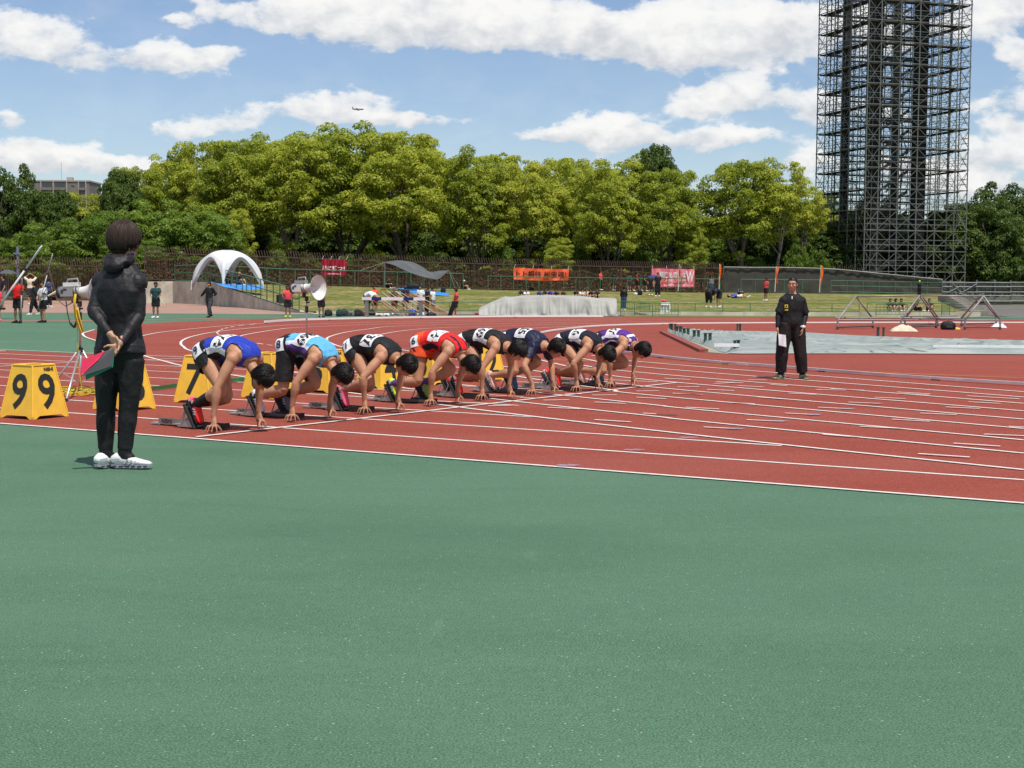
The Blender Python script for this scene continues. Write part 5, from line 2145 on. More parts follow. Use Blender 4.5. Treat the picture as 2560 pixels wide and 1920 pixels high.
BK_, NV = CL['jetblack'], CL['navy']
runners = [
    dict(near=(530, 1083), far=(652, 1069), head=(656, 944), sh_near=(581, 898), pel_px=(522, 880), front=-1, front_x=-.39, rear_x=-.60, bib='174', hip='9', shirt=CL['blue'], shorts=BK_,
         label='sprinter in royal blue singlet and black shorts, nearest the green apron', shoes=((RED_S, SOLE_B, BK_), (PINK_S, SOLE_B, BK_)), calf=(-1, 1), shirt_mats=[CL['blue'], CL['white'], BK_], shirt_paint=p_blue),
    dict(near=(718, 1056), far=(837, 1042), head=(854, 938), sh_near=(782, 899), pel_px=(725, 866), front=1, front_x=-.40, rear_x=-.60, bib='869', hip='8', shirt=CL['sky'], shorts=BK_,
         label='sprinter in sky blue singlet with purple and white sides and black tights', shoes=((GRY_S, SOLE_B, WHT_S), (WHT_S, SOLE_B, BK_)), tights=.80, socks=BK_, shirt_mats=[CL['sky'], CL['white'], CL['violet'], CL['darkgrey']], shirt_paint=p_sky),
    dict(near=(912, 1036), far=(995, 1026), head=(1016, 914), sh_near=(951, 896), pel_px=(891, 868), front=-1, front_x=-.42, rear_x=-.62, bib='137', hip='7', shirt=BK_, shorts=BK_,
         label='sprinter all in black with pink shoes, between the sky blue and the orange runner', shoes=((PINK_S, SOLE_B, BK_), (PINK_S, SOLE_B, BK_))),
    dict(near=(1063, 1017), far=(1157, 1005), head=(1175, 914), sh_near=(1119, 881), pel_px=(1057, 857), front=1, front_x=-.32, rear_x=-.62, bib='14', hip='6', shirt=CL['red'], shorts=CL['orange'],
         label='sprinter in orange red kit with flame print shorts and lime green shoes', shoes=((GRN_S, SOLE_B, BK_), (LIME_S, SOLE_B, BK_)), socks=CL['violet'], shirt_mats=[CL['red'], CL['navy2']], shirt_paint=p_orange, shorts_mats=[CL['orange'], CL['navy2']], shorts_paint=p_flame),
    dict(near=(1204, 1002), far=(1275, 994), head=(1293, 878), sh_near=(1238, 871), pel_px=(1170, 852), front=-1, front_x=-.47, rear_x=-.72, bib='169', hip='5', shirt=BK_, shorts=BK_, hairmess=1.6,
         label='curly haired sprinter in black singlet with white side panels and red shoes', shoes=((RED_S, SOLE_B, BK_), (RED_S, SOLE_B, BK_)), shirt_mats=[BK_, CL['white']], shirt_paint=p_stripe, look=(.55, 0, -.83)),
    dict(near=(1331, 990), far=(1383, 983), head=(1391, 872), sh_near=(1331, 869), pel_px=(1276, 848), front=1, front_x=-.49, rear_x=-.68, bib='55', hip='4', shirt=NV, shorts=NV, sleeve=.62,
         label='sprinter in navy short sleeved shirt and navy shorts', shoes=((BLU_S, SOLE_W, WHT_S), (PEACH, SOLE_W, RED_S)), look=(.62, 0, -.78)),
    dict(near=(1442, 980), far=(1494, 975), head=(1516, 888), sh_near=(1469, 869), pel_px=(1413, 852), front=-1, front_x=-.38, rear_x=-.60, bib='16', hip='3', shirt=CL['navy2'], shorts=CL['navy2'],
         label='sprinter in dark navy singlet with bright red shoes, second from the infield', shoes=((RED_S, SOLE_W, BK_), (RED_S, SOLE_W, BK_)), shirt_mats=[CL['navy2'], CL['white']], shirt_paint=p_stripe),
    dict(near=(1521, 971), far=(1588, 964), head=(1605, 876), sh_near=(1559, 865), pel_px=(1505, 850), front=1, front_x=-.38, rear_x=-.56, bib='47', hip='2', shirt=CL['purple'], shorts=BK_,
         label='sprinter in purple and white singlet, farthest along the start line', shoes=((BLU_S, SOLE_W, WHT_S), (PEACH, SOLE_W, WHT_S)), shirt_mats=[CL['purple'], CL['white'], BK_], shirt_paint=p_purple),
]

BLK = material('block_steel', (0.10, 0.09, 0.09), 0.55, (0.16, 0.15, 0.145), 6.0, metal=0.35)
BLKL = material('block_alloy', (0.38, 0.37, 0.37), 0.45, metal=0.5)
RUB = material('block_rubber', (0.022, 0.022, 0.024), 0.75, bump=.5, bscale=220)


def starting_block(o, front_side, fx, rx, label):
    rz = math.atan2(FWD.y, FWD.x)
    t = thing('starting_block', label, 'starting block', o, rz, 'starting blocks behind the start line')
    r = MB()
    x0, x1 = -1.02, -.17
    r.box(((x0 + x1) / 2, 0, .026), (x1 - x0, .06, .030))
    r.build('rail', BLK, t)
    n = MB()
    for i in range(9):
        n.box((x1 - .03 - i * .034, 0, .052), (.012, .05, .012))
    n.build('teeth', RUB, t)
    n = MB()
    n.box((x0 - .03, 0, .012), (.14, .10, .016))
    n.build('rear_foot', BLKL, t)
    n = MB()
    n.box((x1 + .02, 0, .034), (.035, .09, .05))
    n.build('end_cap', RUB, t)
    pl = MB()
    pl.box((x0 + .20, -.043, .042), (.36, .006, .062))
    plate = pl.build('brand_plate', material('block_plate', (0.20, 0.185, 0.175), 0.5), t)
    vs, fs = text_mesh('NISHI', .058, bold=.0015)
    m = MB()
    m.add([(x0 + .13 + v.x, -.0475, .042 + v.y) for v in vs], fs)
    m.build('lettering', INK, plate)
    for q in (-1, 1):
        tx = fx if q == front_side else rx
        base = Vector((tx + .02, q * .10, 0))
        d = Vector((-.135, 0, .215)).normalized()
        nrm = Vector((d.z, 0, -d.x))
        back = base - nrm * .028 + Vector((-.01, 0, .02))
        M = Matrix((( -nrm.x, 0, d.x, back.x + d.x * .125), (0, 1, 0, back.y), (-nrm.z, 0, d.z, back.z + d.z * .125), (0, 0, 0, 1)))
        p = MB()
        p.box((0.010, 0, 0), (.020, .115, .245), M)
        p.build('foot_pad', RUB, t)
        g = MB()
        a = back + d * .105
        for s_ in (-.04, .04):
            g.add([a + Vector((-.02, s_ - .003, 0)), Vector((tx - .27, q * .10 + s_ - .003, .012)), Vector((tx - .02, q * .10 + s_ - .003, .012)), a + Vector((-.02, s_ + .003, 0)), Vector((tx - .27, q * .10 + s_ + .003, .012)), Vector((tx - .02, q * .10 + s_ + .003, .012))],
                  [(0, 1, 2), (5, 4, 3), (0, 3, 4, 1), (1, 4, 5, 2), (2, 5, 3, 0)])
        g.build('bracket', BLKL, t)
        g = MB()
        for s_ in (-.045, .045):
            g.tube([back + d * .2 + Vector((-.015, s_, 0)), Vector((tx - .20, q * .10 + s_, .04))], .007, 6)
        g.build('stay', BLKL, t)
        b2 = MB()
        b2.box((tx - .19, q * .055, .026), (.34, .10, .014))
        b2.build('cross_plate', BLKL, t)
    return t


lane_names = ['royal blue', 'sky blue', 'all black', 'orange', 'curly haired', 'navy short sleeved', 'dark navy singlet', 'purple']
for i, r_ in enumerate(runners):
    root, o, legs = runner(i, **r_)
    starting_block(o, r_['front'], r_['front_x'], r_['rear_x'], 'black metal starting block under the feet of the %s sprinter' % lane_names[i])

# ------------------------------------------------------------------ everyone else
def joints(pose, f, k, rs, arms=None):
    """joint positions in metres for a 1.70 m figure times k; f = facing"""
    f = Vector((f[0], f[1], 0)).normalized()
    s = Vector((-f.y, f.x, 0))             # the figure's left
    Z = Vector((0, 0, 1))
    def P(a, b_, c_):
        return (f * a + s * b_ + Z * c_) * k
    J = {'f': f, 's': s, 'k': k}
    if pose in ('stand', 'walk'):
        J['sp'] = [P(-.01, 0, .80), P(0, 0, .90), P(.01, 0, 1.10), P(-.015, 0, 1.32), P(.0, 0, 1.45)]
        J['head'] = P(.02, 0, 1.585)
        st = .20 if pose == 'walk' else .02
        for q in (-1, 1):
            a = st * (q if pose == 'walk' else 1)
            J['hip', q] = P(0, q * .088, .87)
            J['knee', q] = P(a * .55 + .03, q * .10, .47)
            J['ank', q] = P(a - (.05 if pose == 'walk' and a < 0 else 0), q * .105, .085 + (.05 if pose == 'walk' and a < 0 else 0))
            J['toe', q] = J['ank', q] + P(.17, q * .03, -.06 if a >= 0 or pose != 'walk' else -.09)
    elif pose == 'sit':
        J['sp'] = [P(-.04, 0, .08), P(-.02, 0, .13), P(-.08, 0, .34), P(-.03, 0, .54), P(.04, 0, .66)]
        J['head'] = P(.10, 0, .79)
        for q in (-1, 1):
            J['hip', q] = P(.02, q * .088, .12)
            J['knee', q] = P(.36, q * .14, .42)
            J['ank', q] = P(.56, q * .12, .09)
            J['toe', q] = P(.74, q * .14, .04)
    elif pose == 'lie':
        J['sp'] = [P(0, 0, .12), P(-.08, 0, .13), P(-.3, 0, .14), P(-.5, 0, .15), P(-.62, 0, .15)]
        J['head'] = P(-.76, 0, .17)
        for q in (-1, 1):
            J['hip', q] = P(.02, q * .088, .12)
            J['knee', q] = P(.38, q * .10, .14 + .12 * (q > 0))
            J['ank', q] = P(.76, q * .11, .09)
            J['toe', q] = P(.83, q * .12, .22)
    elif pose == 'bend':
        J['sp'] = [P(-.12, 0, .82), P(-.08, 0, .90), P(.12, 0, 1.02), P(.33, 0, .98), P(.45, 0, .90)]
        J['head'] = P(.58, 0, .82)
        for q in (-1, 1):
            J['hip', q] = P(-.08, q * .088, .86)
            J['knee', q] = P(.02, q * .12, .46)
            J['ank', q] = P(-.04, q * .13, .085)
            J['toe', q] = P(.14, q * .15, .03)
    up = (J['sp'][-1] - J['sp'][-2]).normalized()
    for q in (-1, 1):
        J['sh', q] = J['sp'][-1] - up * .085 * k + s * (q * .165 * k)
        if pose in ('stand', 'walk'):
            sw = (-.22 * q if pose == 'walk' else .03)
            J['el', q] = P(sw * .3 - .03, q * .225, 1.10)
            J['wr', q] = P(sw + .06, q * .225, .87)
        elif pose == 'sit':
            J['el', q] = P(.12, q * .26, .36)
            J['wr', q] = P(.34, q * .10, .34)
        elif pose == 'lie':
            J['el', q] = P(-.4, q * .34, .10)
            J['wr', q] = P(-.64, q * .25, .12)
        else:
            J['el', q] = P(.42, q * .20, .62)
            J['wr', q] = P(.48, q * .12, .40)
    for key, v in (arms or {}).items():
        J[key] = P(*v)
    return J


def dress(root, J, cl, vox, seed=0, detail=False):
    """body, clothes, hair and shoes from the joints"""
    k, f, s = J['k'], J['f'], J['s']
    sp = spine_frame(J['sp'], None)
    up = (sp[-1] - sp[-4]).normalized()
    B = MB()
    torso(B, sp, s, -.012 * k, k=k, tab=TORSO_UP)
    la = .80 if cl.get('leg', .6) > 1.2 else 1.0
    aa = .86 if cl.get('sleeve', .55) > 1.2 else 1.0
    H = J['head']
    hf = Vector(J.get('hf', f)).normalized()
    hu = up if J.get('hu') is None else Vector(J['hu'])
    head_shape(B, H, hf, hu, k, neck=sp[-1] - up * .02)
    for q in (-1, 1):
        limb3(B, J['sh', q], J['el', q], J['wr', q], .050 * k * aa, .036 * k * aa, .026 * k, .007 * k, .006 * k, seg=10)
        limb3(B, J['hip', q], J['knee', q], J['ank', q], .084 * k * la, .055 * k * la, .036 * k, .008 * k, .012 * k * la * la, seg=12)
        B.ell(J['sh', q], Vector((.058 * k, 0, 0)), Vector((0, .058 * k, 0)), Vector((0, 0, .06 * k)), 10, 7)
        d = (J['wr', q] - J['el', q]).normalized()
        hd = J.get(('hand', q), d)
        pn = J.get(('palm', q), -s * q)
        sd = J.get(('thumb', q), f)
        if detail:
            hand(B, J['wr', q], hd, pn, sd, curl=J.get(('curl', q), .5), spread=.08, k=k * 1.0)
        else:
            seg1(B, J['wr', q], J['wr', q] + Vector(hd) * .10 * k, .030 * k, .028 * k, 8, .6)
            seg1(B, J['wr', q] + Vector(hd) * .10 * k, J['wr', q] + Vector(hd) * .165 * k + Vector(pn) * .03 * k, .026 * k, .016 * k, 8, .6)
        seg1(B, J['ank', q], J['ank', q].lerp(J['toe', q], .3) + Vector((0, 0, -.02)), .038 * k, .030 * k, 10)
    link('body', remesh(B, vox, 2, SKIN[cl.get('skin', 'tan')]), root)
    hl = cl.get('hairlen', 'short')
    hc = cl.get('hair', HAIR)
    if hc is not None:
        if detail:
            hair_cap(root, H, hf, hu, hc, k=k, seed=seed, **cl.get('hairkw', {}))
        else:
            hair_cap(root, H, hf, hu, hc, k=k, grow=.016, low=0.0, fringe=.035, spikes=14, slen=.03, seed=seed, voxel=vox * .8, back=-.08 if hl == 'short' else -.14, name='cap' if cl.get('cap') else 'hair')
    # top
    gt = cl.get('loose', .022)
    g = MB()
    hem_t = cl.get('hem', .20)
    torso(g, sp, s, gt * k, max(0.0, hem_t - .10), .96, k=k, tab=TORSO_UP)
    sl = cl.get('sleeve', .55)
    for q in (-1, 1):
        a, m_, c = J['sh', q], J['el', q], J['wr', q]
        if sl > 0:
            g.ell(a, Vector((.078 * k, 0, 0)), Vector((0, .078 * k, 0)), Vector((0, 0, .078 * k)), 12, 8)
            rr = cl.get('sr', .058 + gt * .45)
            if sl <= 1.0:
                e = a.lerp(m_, min(1, sl + .08))
                limb3(g, a, a.lerp(e, .5), e, rr * k, (rr + .004) * k, (rr + .008) * k, seg=12)
            else:
                e = m_.lerp(c, min(1.0, sl - 1.0))
                limb3(g, a, m_, e, rr * k, (rr - .012) * k, (rr - .026) * k, .004, .006, seg=14)
    for ex in cl.get('extra', ()):
        ex(g, J, sp)
    def keep(c):
        fr = sfrac(sp, c)
        ok = (fr > hem_t) & (fr < .985)
        for q in (-1, 1):
            a, m_, w_ = J['sh', q], J['el', q], J['wr', q]
            if 0 < sl <= 1.0:
                e, ax = a.lerp(m_, sl), (m_ - a).normalized()
                rel = c - np.array(a)
                lat = rel @ np.array(s) * q
                ok &= ~(((c - np.array(e)) @ np.array(ax) > 0) & (lat > -.02 * k) & (np.linalg.norm(np.cross(rel, np.array(ax)), axis=1) < .14 * k) & ((lat > .035 * k) | (abs(ax.dot(up)) < .5)))
            elif sl <= 0:
                lat = (c @ np.array(s)) * q
                ok &= ~((lat > .135 * k) & (fr > .74))
        # keep anything that belongs to a sleeve even below the hem
        if sl > 1.0:
            for q in (-1, 1):
                m_, w_ = np.array(J['el', q]), np.array(J['wr', q])
                e = m_ + (w_ - m_) * min(1.0, sl - 1.0)
                for a0, b0 in ((np.array(J['sh', q]), m_), (m_, e)):
                    dd = b0 - a0
                    t = np.clip((c - a0) @ dd / (dd @ dd), 0, 1)
                    dist = np.linalg.norm(c - (a0 + t[:, None] * dd), axis=1)
                    ok |= (dist < (.15 if b0 is m_ else .10) * k) & (((c - e) @ dd / np.linalg.norm(dd) < .0) | (b0 is m_))
        return ok
    wr = (.0055 * k, 11 / k, (1, 1, .42), seed * 1.7) if detail else (.012, 5.0, (1, 1, 1), seed * 1.7)
    top = garment('jacket' if sl > 1.2 else ('shirt' if cl.get('collar') else 'tee_shirt'), root, g, vox, cl['top'], keep, wr, 2)
    # bottom
    lg = cl.get('leg', .6)
    gb = cl.get('loose_b', .022)
    g = MB()
    torso(g, sp, s, (min(gb, .02) + .004) * k, 0.0, hem_t + .14, k=k, tab=TORSO_UP)
    for q in (-1, 1):
        h_, kn, an = J['hip', q], J['knee', q], J['ank', q]
        if lg <= 1.0:
            e = h_.lerp(kn, lg)
            r1 = .088 + (.055 - .088) * lg + gb + .015
            seg1(g, h_, e.lerp(kn, .10), (.090 + gb) * k, r1 * k, 12)
        else:
            e = kn.lerp(an, lg - 1.0)
            limb3(g, h_, kn, e, (.094 + gb) * k, (.066 + gb) * k, cl.get('cuff', .050 + gb * .8) * k, .006, .006, seg=14)
    def keepb(c):
        fr = sfrac(sp, c)
        ok = fr < hem_t + .08
        for q in (-1, 1):
            h_, kn, an = J['hip', q], J['knee', q], J['ank', q]
            lat = (c @ np.array(s)) * q
            if lg <= 1.0:
                e, ax = h_.lerp(kn, lg), (kn - h_).normalized()
            else:
                e, ax = kn.lerp(an, lg - 1.0), (an - kn).normalized()
            ok &= ~(((c - np.array(e)) @ np.array(ax) > .0) & (lat > 0))
        return ok
    bot = garment('shorts' if lg <= 1.0 else 'trousers', root, g, vox, cl['bottom'], keepb, wr, 2)
    sh = cl.get('shoes', (WHT_S, SOLE_W, WHT_S))
    for q in (-1, 1):
        an, toe = J['ank', q], J['toe', q]
        d = (toe - an)
        horiz = Vector((d.x, d.y, 0))
        if horiz.length < 1e-3:
            horiz = f.copy()
        if J.get(('flat', q), abs(d.z) < .12 * k + .02):
            hd_ = horiz.normalized()
            hl_ = Vector((an.x, an.y, 0)) - hd_ * .085 * k + Vector((0, 0, max(0, an.z - .095 * k)))
            te = hl_ + hd_ * .285 * k
            te.z = max(0.0, toe.z - .03 * k)
            shoe(root, te, hl_, (0, 0, 1), sh if detail else sh[:2], k)
        else:
            d.normalize()
            shoe(root, toe + d * .03, an - d * .10 * k - Vector((0, 0, .03)), (hd_ if False else (J['knee', q] - an)), sh[:2], k)
    if cl.get('sock') is not None:
        for q in (-1, 1):
            g = MB()
            seg1(g, J['ank', q].lerp(J['knee', q], .20), J['ank', q], .050 * k, .048 * k, 12)
            seg1(g, J['ank', q], J['ank', q].lerp(J['toe', q], .30) + Vector((0, 0, -.015)), .048 * k, .040 * k, 10)
            link('sock', remesh(g, min(vox, .012), 1, cl['sock']), root)
    return top, bot, sp


# ---- the starter's assistant seen from behind, close on the left
mp = G(300, 1168)
man = thing('person', 'tall person in a black hooded jacket seen from behind, hands clasped at the back', 'person', mp)
k = 1.075
f = Vector((.30, .954, 0)).normalized()
J = joints('stand', f, k, None)
s = J['s']
dm = mp.y


def wpt(px, py, dy=0.0):
    """world point seen at (px, py), dy metres behind the figure's plane, relative to the figure"""
    return AT(px, py, dm + dy) - mp


for q, el, wr in ((1, (233, 778, -.05), (276, 836, -.20)), (-1, (348, 790, -.05), (298, 860, -.22))):
    J['el', q] = wpt(*el)
    J['wr', q] = wpt(*wr)
J['sh', 1] = wpt(257, 706, .05)
J['sh', -1] = wpt(343, 708, -.03)
J['head'] = wpt(313, 603, .03)
J['hf'] = Vector((.80, .60, -.05))
J['hu'] = Vector((0, 0, 1))
J['sp'] = [wpt(299, 930, 0), wpt(300, 890, 0), wpt(299, 810, .03), wpt(300, 720, 0), wpt(305, 657, .02)]
J['hip', 1], J['hip', -1] = wpt(272, 900, .02), wpt(328, 900, -.02)
J['knee', 1], J['knee', -1] = wpt(264, 1030, .0), wpt(321, 1030, -.02)
J['ank', 1] = wpt(265, 1136, 0)
J['ank', -1] = wpt(311, 1140, -.03)
J['ank', 1].z = J['ank', -1].z = .09 * k
J['toe', 1] = J['ank', 1] + Vector((.10, .15, -.06))
J['toe', -1] = J['ank', -1] + Vector((.18, -.015, -.06))
J['hand', 1] = Vector((.5, -.05, -.85)).normalized()
J['hand', -1] = Vector((-.62, -.05, -.78)).normalized()
J['palm', 1] = Vector((0, -1, 0))
J['palm', -1] = Vector((-.2, 1, 0))
J['thumb', 1] = Vector((.6, -.6, .4))
J['thumb', -1] = Vector((-.5, -.7, .4))
J['curl', 1], J['curl', -1] = .7, 1.0


def hood(g, J, sp):
    c = sp[-1] + Vector((0, 0, .045))
    bk = -f
    for a, r in ((-1.25, .040), (-.8, .052), (-.35, .060), (0.1, .064), (.55, .060), (1.0, .052), (1.4, .042)):
        d = bk * math.cos(a) + s * math.sin(a)
        g.ell(c + d * .085 + Vector((0, 0, -.01 - .03 * math.cos(a))), Vector((r, 0, 0)), Vector((0, r, 0)), Vector((0, 0, r * .85)), 10, 7)
    g.ell(c + bk * .12 + Vector((0, 0, -.07)), s * .085, bk * .045, Vector((0, 0, .055)), 12, 8)


JACK = cloth(33, 32, 36, .55, .6, name='black_nylon')
TRO = cloth(25, 25, 28, .65, .6, name='black_nylon_trousers')
WHITE_SH = (cloth(232, 234, 236, .4), cloth(150, 156, 166, name='sole_grey_white'), cloth(238, 240, 242, .5))
top, bot, sp = dress(man, J, dict(top=JACK, bottom=TRO, sleeve=1.93, leg=1.86, hem=.17, loose=.015, loose_b=-.002, cuff=.050, sr=.054, skin='light', hair=HAIRB, shoes=WHITE_SH, sock=CL['jetblack'], 
                                  hairkw=dict(grow=.014, low=-.04, fringe=.0, spikes=0, back=-.10, voxel=.008)), .0085, 3, True)
face_parts(man, J['head'], J['hf'], J['hu'], k)
hair_locks(man, J['head'], J['hf'], J['hu'], HAIRB, k, 900, .019, -.052, -.112, -.005, .012, 5, .0052)
g = MB()
for q in (-1, 1):
    for u_ in (.12, .3, .5, .7, .88):
        pq = (sp[-1] + Vector((0, 0, .012))).lerp(J['sh', q] + Vector((0, 0, .012)), u_)
        g.ell(pq, Vector((.07, 0, 0)), Vector((0, .07, 0)), Vector((0, 0, .050 + .018 * u_)), 12, 8)
tz = remesh(g, .0095, 4, JACK, 'yoke')
wrinkle(tz, .004, 10, (1, 1, .6), 9.0)
link('yoke', tz, man)
g = MB()
hood(g, J, sp)
hd = remesh(g, .0095, 3, JACK, 'hood')
wrinkle(hd, .006, 12, (1, 1, 1.6), 4.0)
link('hood', hd, man)
g = MB()
torso(g, sp, s, .021 * k, .08, .26, k=k, tab=TORSO_UP)
garment('jacket_hem', man, g, .0095, [JACK], lambda c: (sfrac(sp, c) > .11) & (sfrac(sp, c) < .24), (.004, 8, (1, 1, 2), 1.0))
g = MB()
cc = sp[-1] + Vector((.012, .01, .062))
pts = [cc + (-f * math.cos(a) + s * math.sin(a)) * .072 + Vector((0, 0, -.012 * math.cos(a))) for a in [i * .45 for i in range(-7, -1)]]
g.tube(pts, .009, 8)
g.build('collar', cloth(40, 56, 120), man, smooth=True)
m = MB()
vs_ = wpt(366, 722, -.16)
m.box((vs_.x, vs_.y, vs_.z), (.018, .004, .004))
m.build('sleeve_mark', material('reflective', (0.6, 0.6, 0.62), .3), man)

# the coloured cards in the hand behind his back
def card_obj():
    A_ = lambda x, y, dy: AT(x, y, dm + dy)
    tl, tr, br, bl = A_(204, 900, -.34), A_(284, 872, -.27), A_(279, 915, -.29), A_(200, 940, -.36)
    o = thing('card_folder', 'red, dark grey and green cards held behind the back of the person in black', 'cards', tl)
    def R_(p):
        return p - tl
    def slab(name, pts, mat, off):
        n = (pts[1] - pts[0]).cross(pts[2] - pts[0]).normalized()
        m = MB()
        P = [R_(p) + Vector((0, off, 0)) for p in pts]
        Q = [p + Vector((0, .004, 0)) for p in P]
        k_ = len(P)
        m.add(P + Q, [tuple(range(k_))[::-1], tuple(range(k_, 2 * k_))] + [(i, (i + 1) % k_, (i + 1) % k_ + k_, i + k_) for i in range(k_)])
        return m.build(name, mat, o)
    mid_t, mid_b = A_(262, 882, -.285), bl
    slab('red_card', [tl, A_(263, 877, -.28), A_(245, 900, -.31), bl], material('card_red', lin(214, 44, 84), .5), 0)
    slab('grey_card', [A_(264, 877, -.28), tr, br, A_(201, 942, -.36)], material('card_grey', lin(72, 72, 76), .6), .006)
    slab('green_card', [A_(280, 874, -.27), A_(285, 874, -.26), A_(281, 918, -.28), A_(213, 951, -.34), A_(212, 938, -.34)], material('card_green', lin(30, 120, 92), .5), .014)


card_obj()

# ---- the official in black facing the camera on the right
op = G(1978, 947)
off = thing('person', 'official in black polo shirt and baggy trousers with orange sunglasses, facing the camera', 'person', op)
k = .93
f = Vector((-.28, -.96, 0)).normalized()
J = joints('stand', f, k, None)
s = J['s']
do = op.y


def wp2(px, py, dy=0.0):
    return AT(px, py, do + dy) - op


J['sp'] = [wp2(1978, 822, 0), wp2(1978, 806, 0), wp2(1979, 775, 0), wp2(1981, 745, .02), wp2(1982, 730, .02)]
J['head'] = wp2(1982, 711, .0)
J['hf'] = Vector((-.42, -.90, -.02))
J['hu'] = Vector((0, 0, 1))
# the figure's right side (-1) is on the image's left
J['sh', -1], J['sh', 1] = wp2(1959, 752, 0), wp2(2004, 753, 0)
J['el', -1], J['wr', -1] = wp2(1946, 784, -.02), wp2(1944, 818, -.08)
J['el', 1], J['wr', 1] = wp2(2014, 786, .02), wp2(2007, 820, -.10)
J['hip', -1], J['hip', 1] = wp2(1965, 812), wp2(1992, 812)
J['knee', -1], J['knee', 1] = wp2(1955, 880, -.03), wp2(2001, 882, -.03)
J['ank', -1], J['ank', 1] = wp2(1952, 935), wp2(2006, 939)
for q in (-1, 1):
    J['ank', q].z = .085 * k
J['toe', -1] = J['ank', -1] + Vector((-.13, -.12, -.05))
J['toe', 1] = J['ank', 1] + Vector((.03, -.18, -.05))
J['hand', -1] = Vector((.05, -.1, -1))
J['hand', 1] = Vector((-.15, -.1, -1))
J['palm', -1], J['palm', 1] = Vector((1, 0, 0)), Vector((-1, 0, 0))
POLO = cloth(25, 25, 28, .75, .5, name='black_polo')
BAGGY = cloth(31, 25, 27, .75, .7, name='black_baggy')
top, bot, sp = dress(off, J, dict(top=POLO, bottom=BAGGY, sleeve=.92, leg=1.93, hem=.19, loose=.026, loose_b=.034, cuff=.085, sr=.068, skin='light', sock=CL['jetblack'], shoes=(cloth(52, 58, 44), cloth(196, 196, 130, name='sole_yellow'), CL['lime']),
                                  hairkw=dict(grow=.004, low=.012, fringe=.062, spikes=90, slen=.016, droop=0, back=-.05, voxel=.008)), .0095, 8, True)
face_parts(off, J['head'], J['hf'], J['hu'], k, True)
for q in (-1, 1):
    g = MB()
    limb3(g, J['sh', q].lerp(J['el', q], .7), J['el', q], J['el', q].lerp(J['wr', q], .98), .046, .044, .034, .003, .004)
    link('arm_sleeve', remesh(g, .011, 1, CL['jetblack']), off)
hc, hf_, hu_ = J['head'], J['hf'].normalized(), Vector((0, 0, 1))
hs_ = hf_.cross(hu_).normalized()
g = MB()
for q in (-1, 1):
    g.ell(hc + hs_ * q * .034 * k + hf_ * .094 * k + hu_ * .008, hf_ * .008, hs_ * .022 * k, hu_ * .0095 * k, 12, 7)
gl = g.build('sunglasses_lens', material('orange_lens', (0.60, 0.17, 0.05), 0.15, spec=.8), off, smooth=True)
g = MB()
for q in (-1, 1):
    g.tube([hc + hs_ * q * .062 * k + hf_ * .082 * k + hu_ * .014, hc + hs_ * q * .083 * k + hu_ * .012 - hf_ * .01], .004, 5)
g.tube([hc - hs_ * .062 * k + hf_ * .096 * k + hu_ * .022, hc + hf_ * .106 * k + hu_ * .020, hc + hs_ * .062 * k + hf_ * .096 * k + hu_ * .022], .004, 5)
g.build('sunglasses_frame', INK, off)
g = MB()
g.ell(J['wr', 1] + Vector((-.0, -.01, .02)), Vector((.046, 0, 0)), Vector((0, .046, 0)), Vector((0, 0, .02)), 12, 6)
g.ell(J['wr', 1] + Vector((-.0, -.045, .02)), Vector((.026, 0, 0)), Vector((0, .012, 0)), Vector((0, 0, .026)), 10, 6)
g.build('watch', material('white_watch', (.75, .74, .7), .4), off, smooth=True)
# white collar of the undershirt and the yellow crest
tr = tree_of([top])
nn = Vector((-.15, -1, 0))
c_ = sp[-1] + f * .10 + Vector((0, 0, -.085))
stick_patch('undershirt', off, tr, c_, nn, Vector((1, 0, 0)), Vector((0, 0, 1)), .014, .045, CL['white'], .004)
g = MB()
for q in (-1, 1):
    cN = sp[-1] + Vector((0, 0, -.035))
    pp = [cN + (f * math.cos(a_) + s * q * math.sin(a_)) * .078 + Vector((0, 0, -.03 * math.cos(a_))) for a_ in (.25, .8, 1.4, 2.0, 2.7, 3.14)]
    g.tube(pp, [.012, .016, .017, .017, .016, .014], 8)
g.build('collar', POLO, off, smooth=True)
cr = wp2(1967, 766, -.3)
stick_patch('crest', off, tr, cr, nn, Vector((1, 0, 0)), Vector((0, 0, 1)), .06, .06, material('crest_yellow', (.62, .50, .03), .6), .004, nx=6, ny=6)
stick_patch('crest_bar', off, tr, cr + Vector((.004, 0, -.056)), nn, Vector((1, 0, 0)), Vector((0, 0, 1)), .06, .028, material('crest_yellow', (.62, .50, .03), .6), .004, nx=6, ny=6)
stick_patch('crest_ring', off, tr, cr, nn, Vector((1, 0, 0)), Vector((0, 0, 1)), .028, .026, POLO, .008, nx=4, ny=4)
o_ = thing('paper_sheets', 'white printed sheets hanging from the right hand of the official', 'paper', op + J['wr', -1])
g = MB()
P = []
for i in range(6):
    row = []
    for j in range(5):
        p = AT(1946 + j * 4.6 + i * .3, 835 + i * 5.5 + j * .6 + (j * .5 if i == 5 else 0), do - .16 + .025 * math.sin(j * 1.2 + i * .3)) - (op + J['wr', -1])
        row.append(p)
    P.append(row)
g.grid(P)
g.build('sheet', material('paper', (.80, .81, .84), .6), o_, smooth=True)
g = MB()
g.grid([[p + Vector((0, .012, -.008)) for p in r] for r in P])
g.build('sheet', material('paper', (.80, .81, .84), .6), o_, smooth=True)


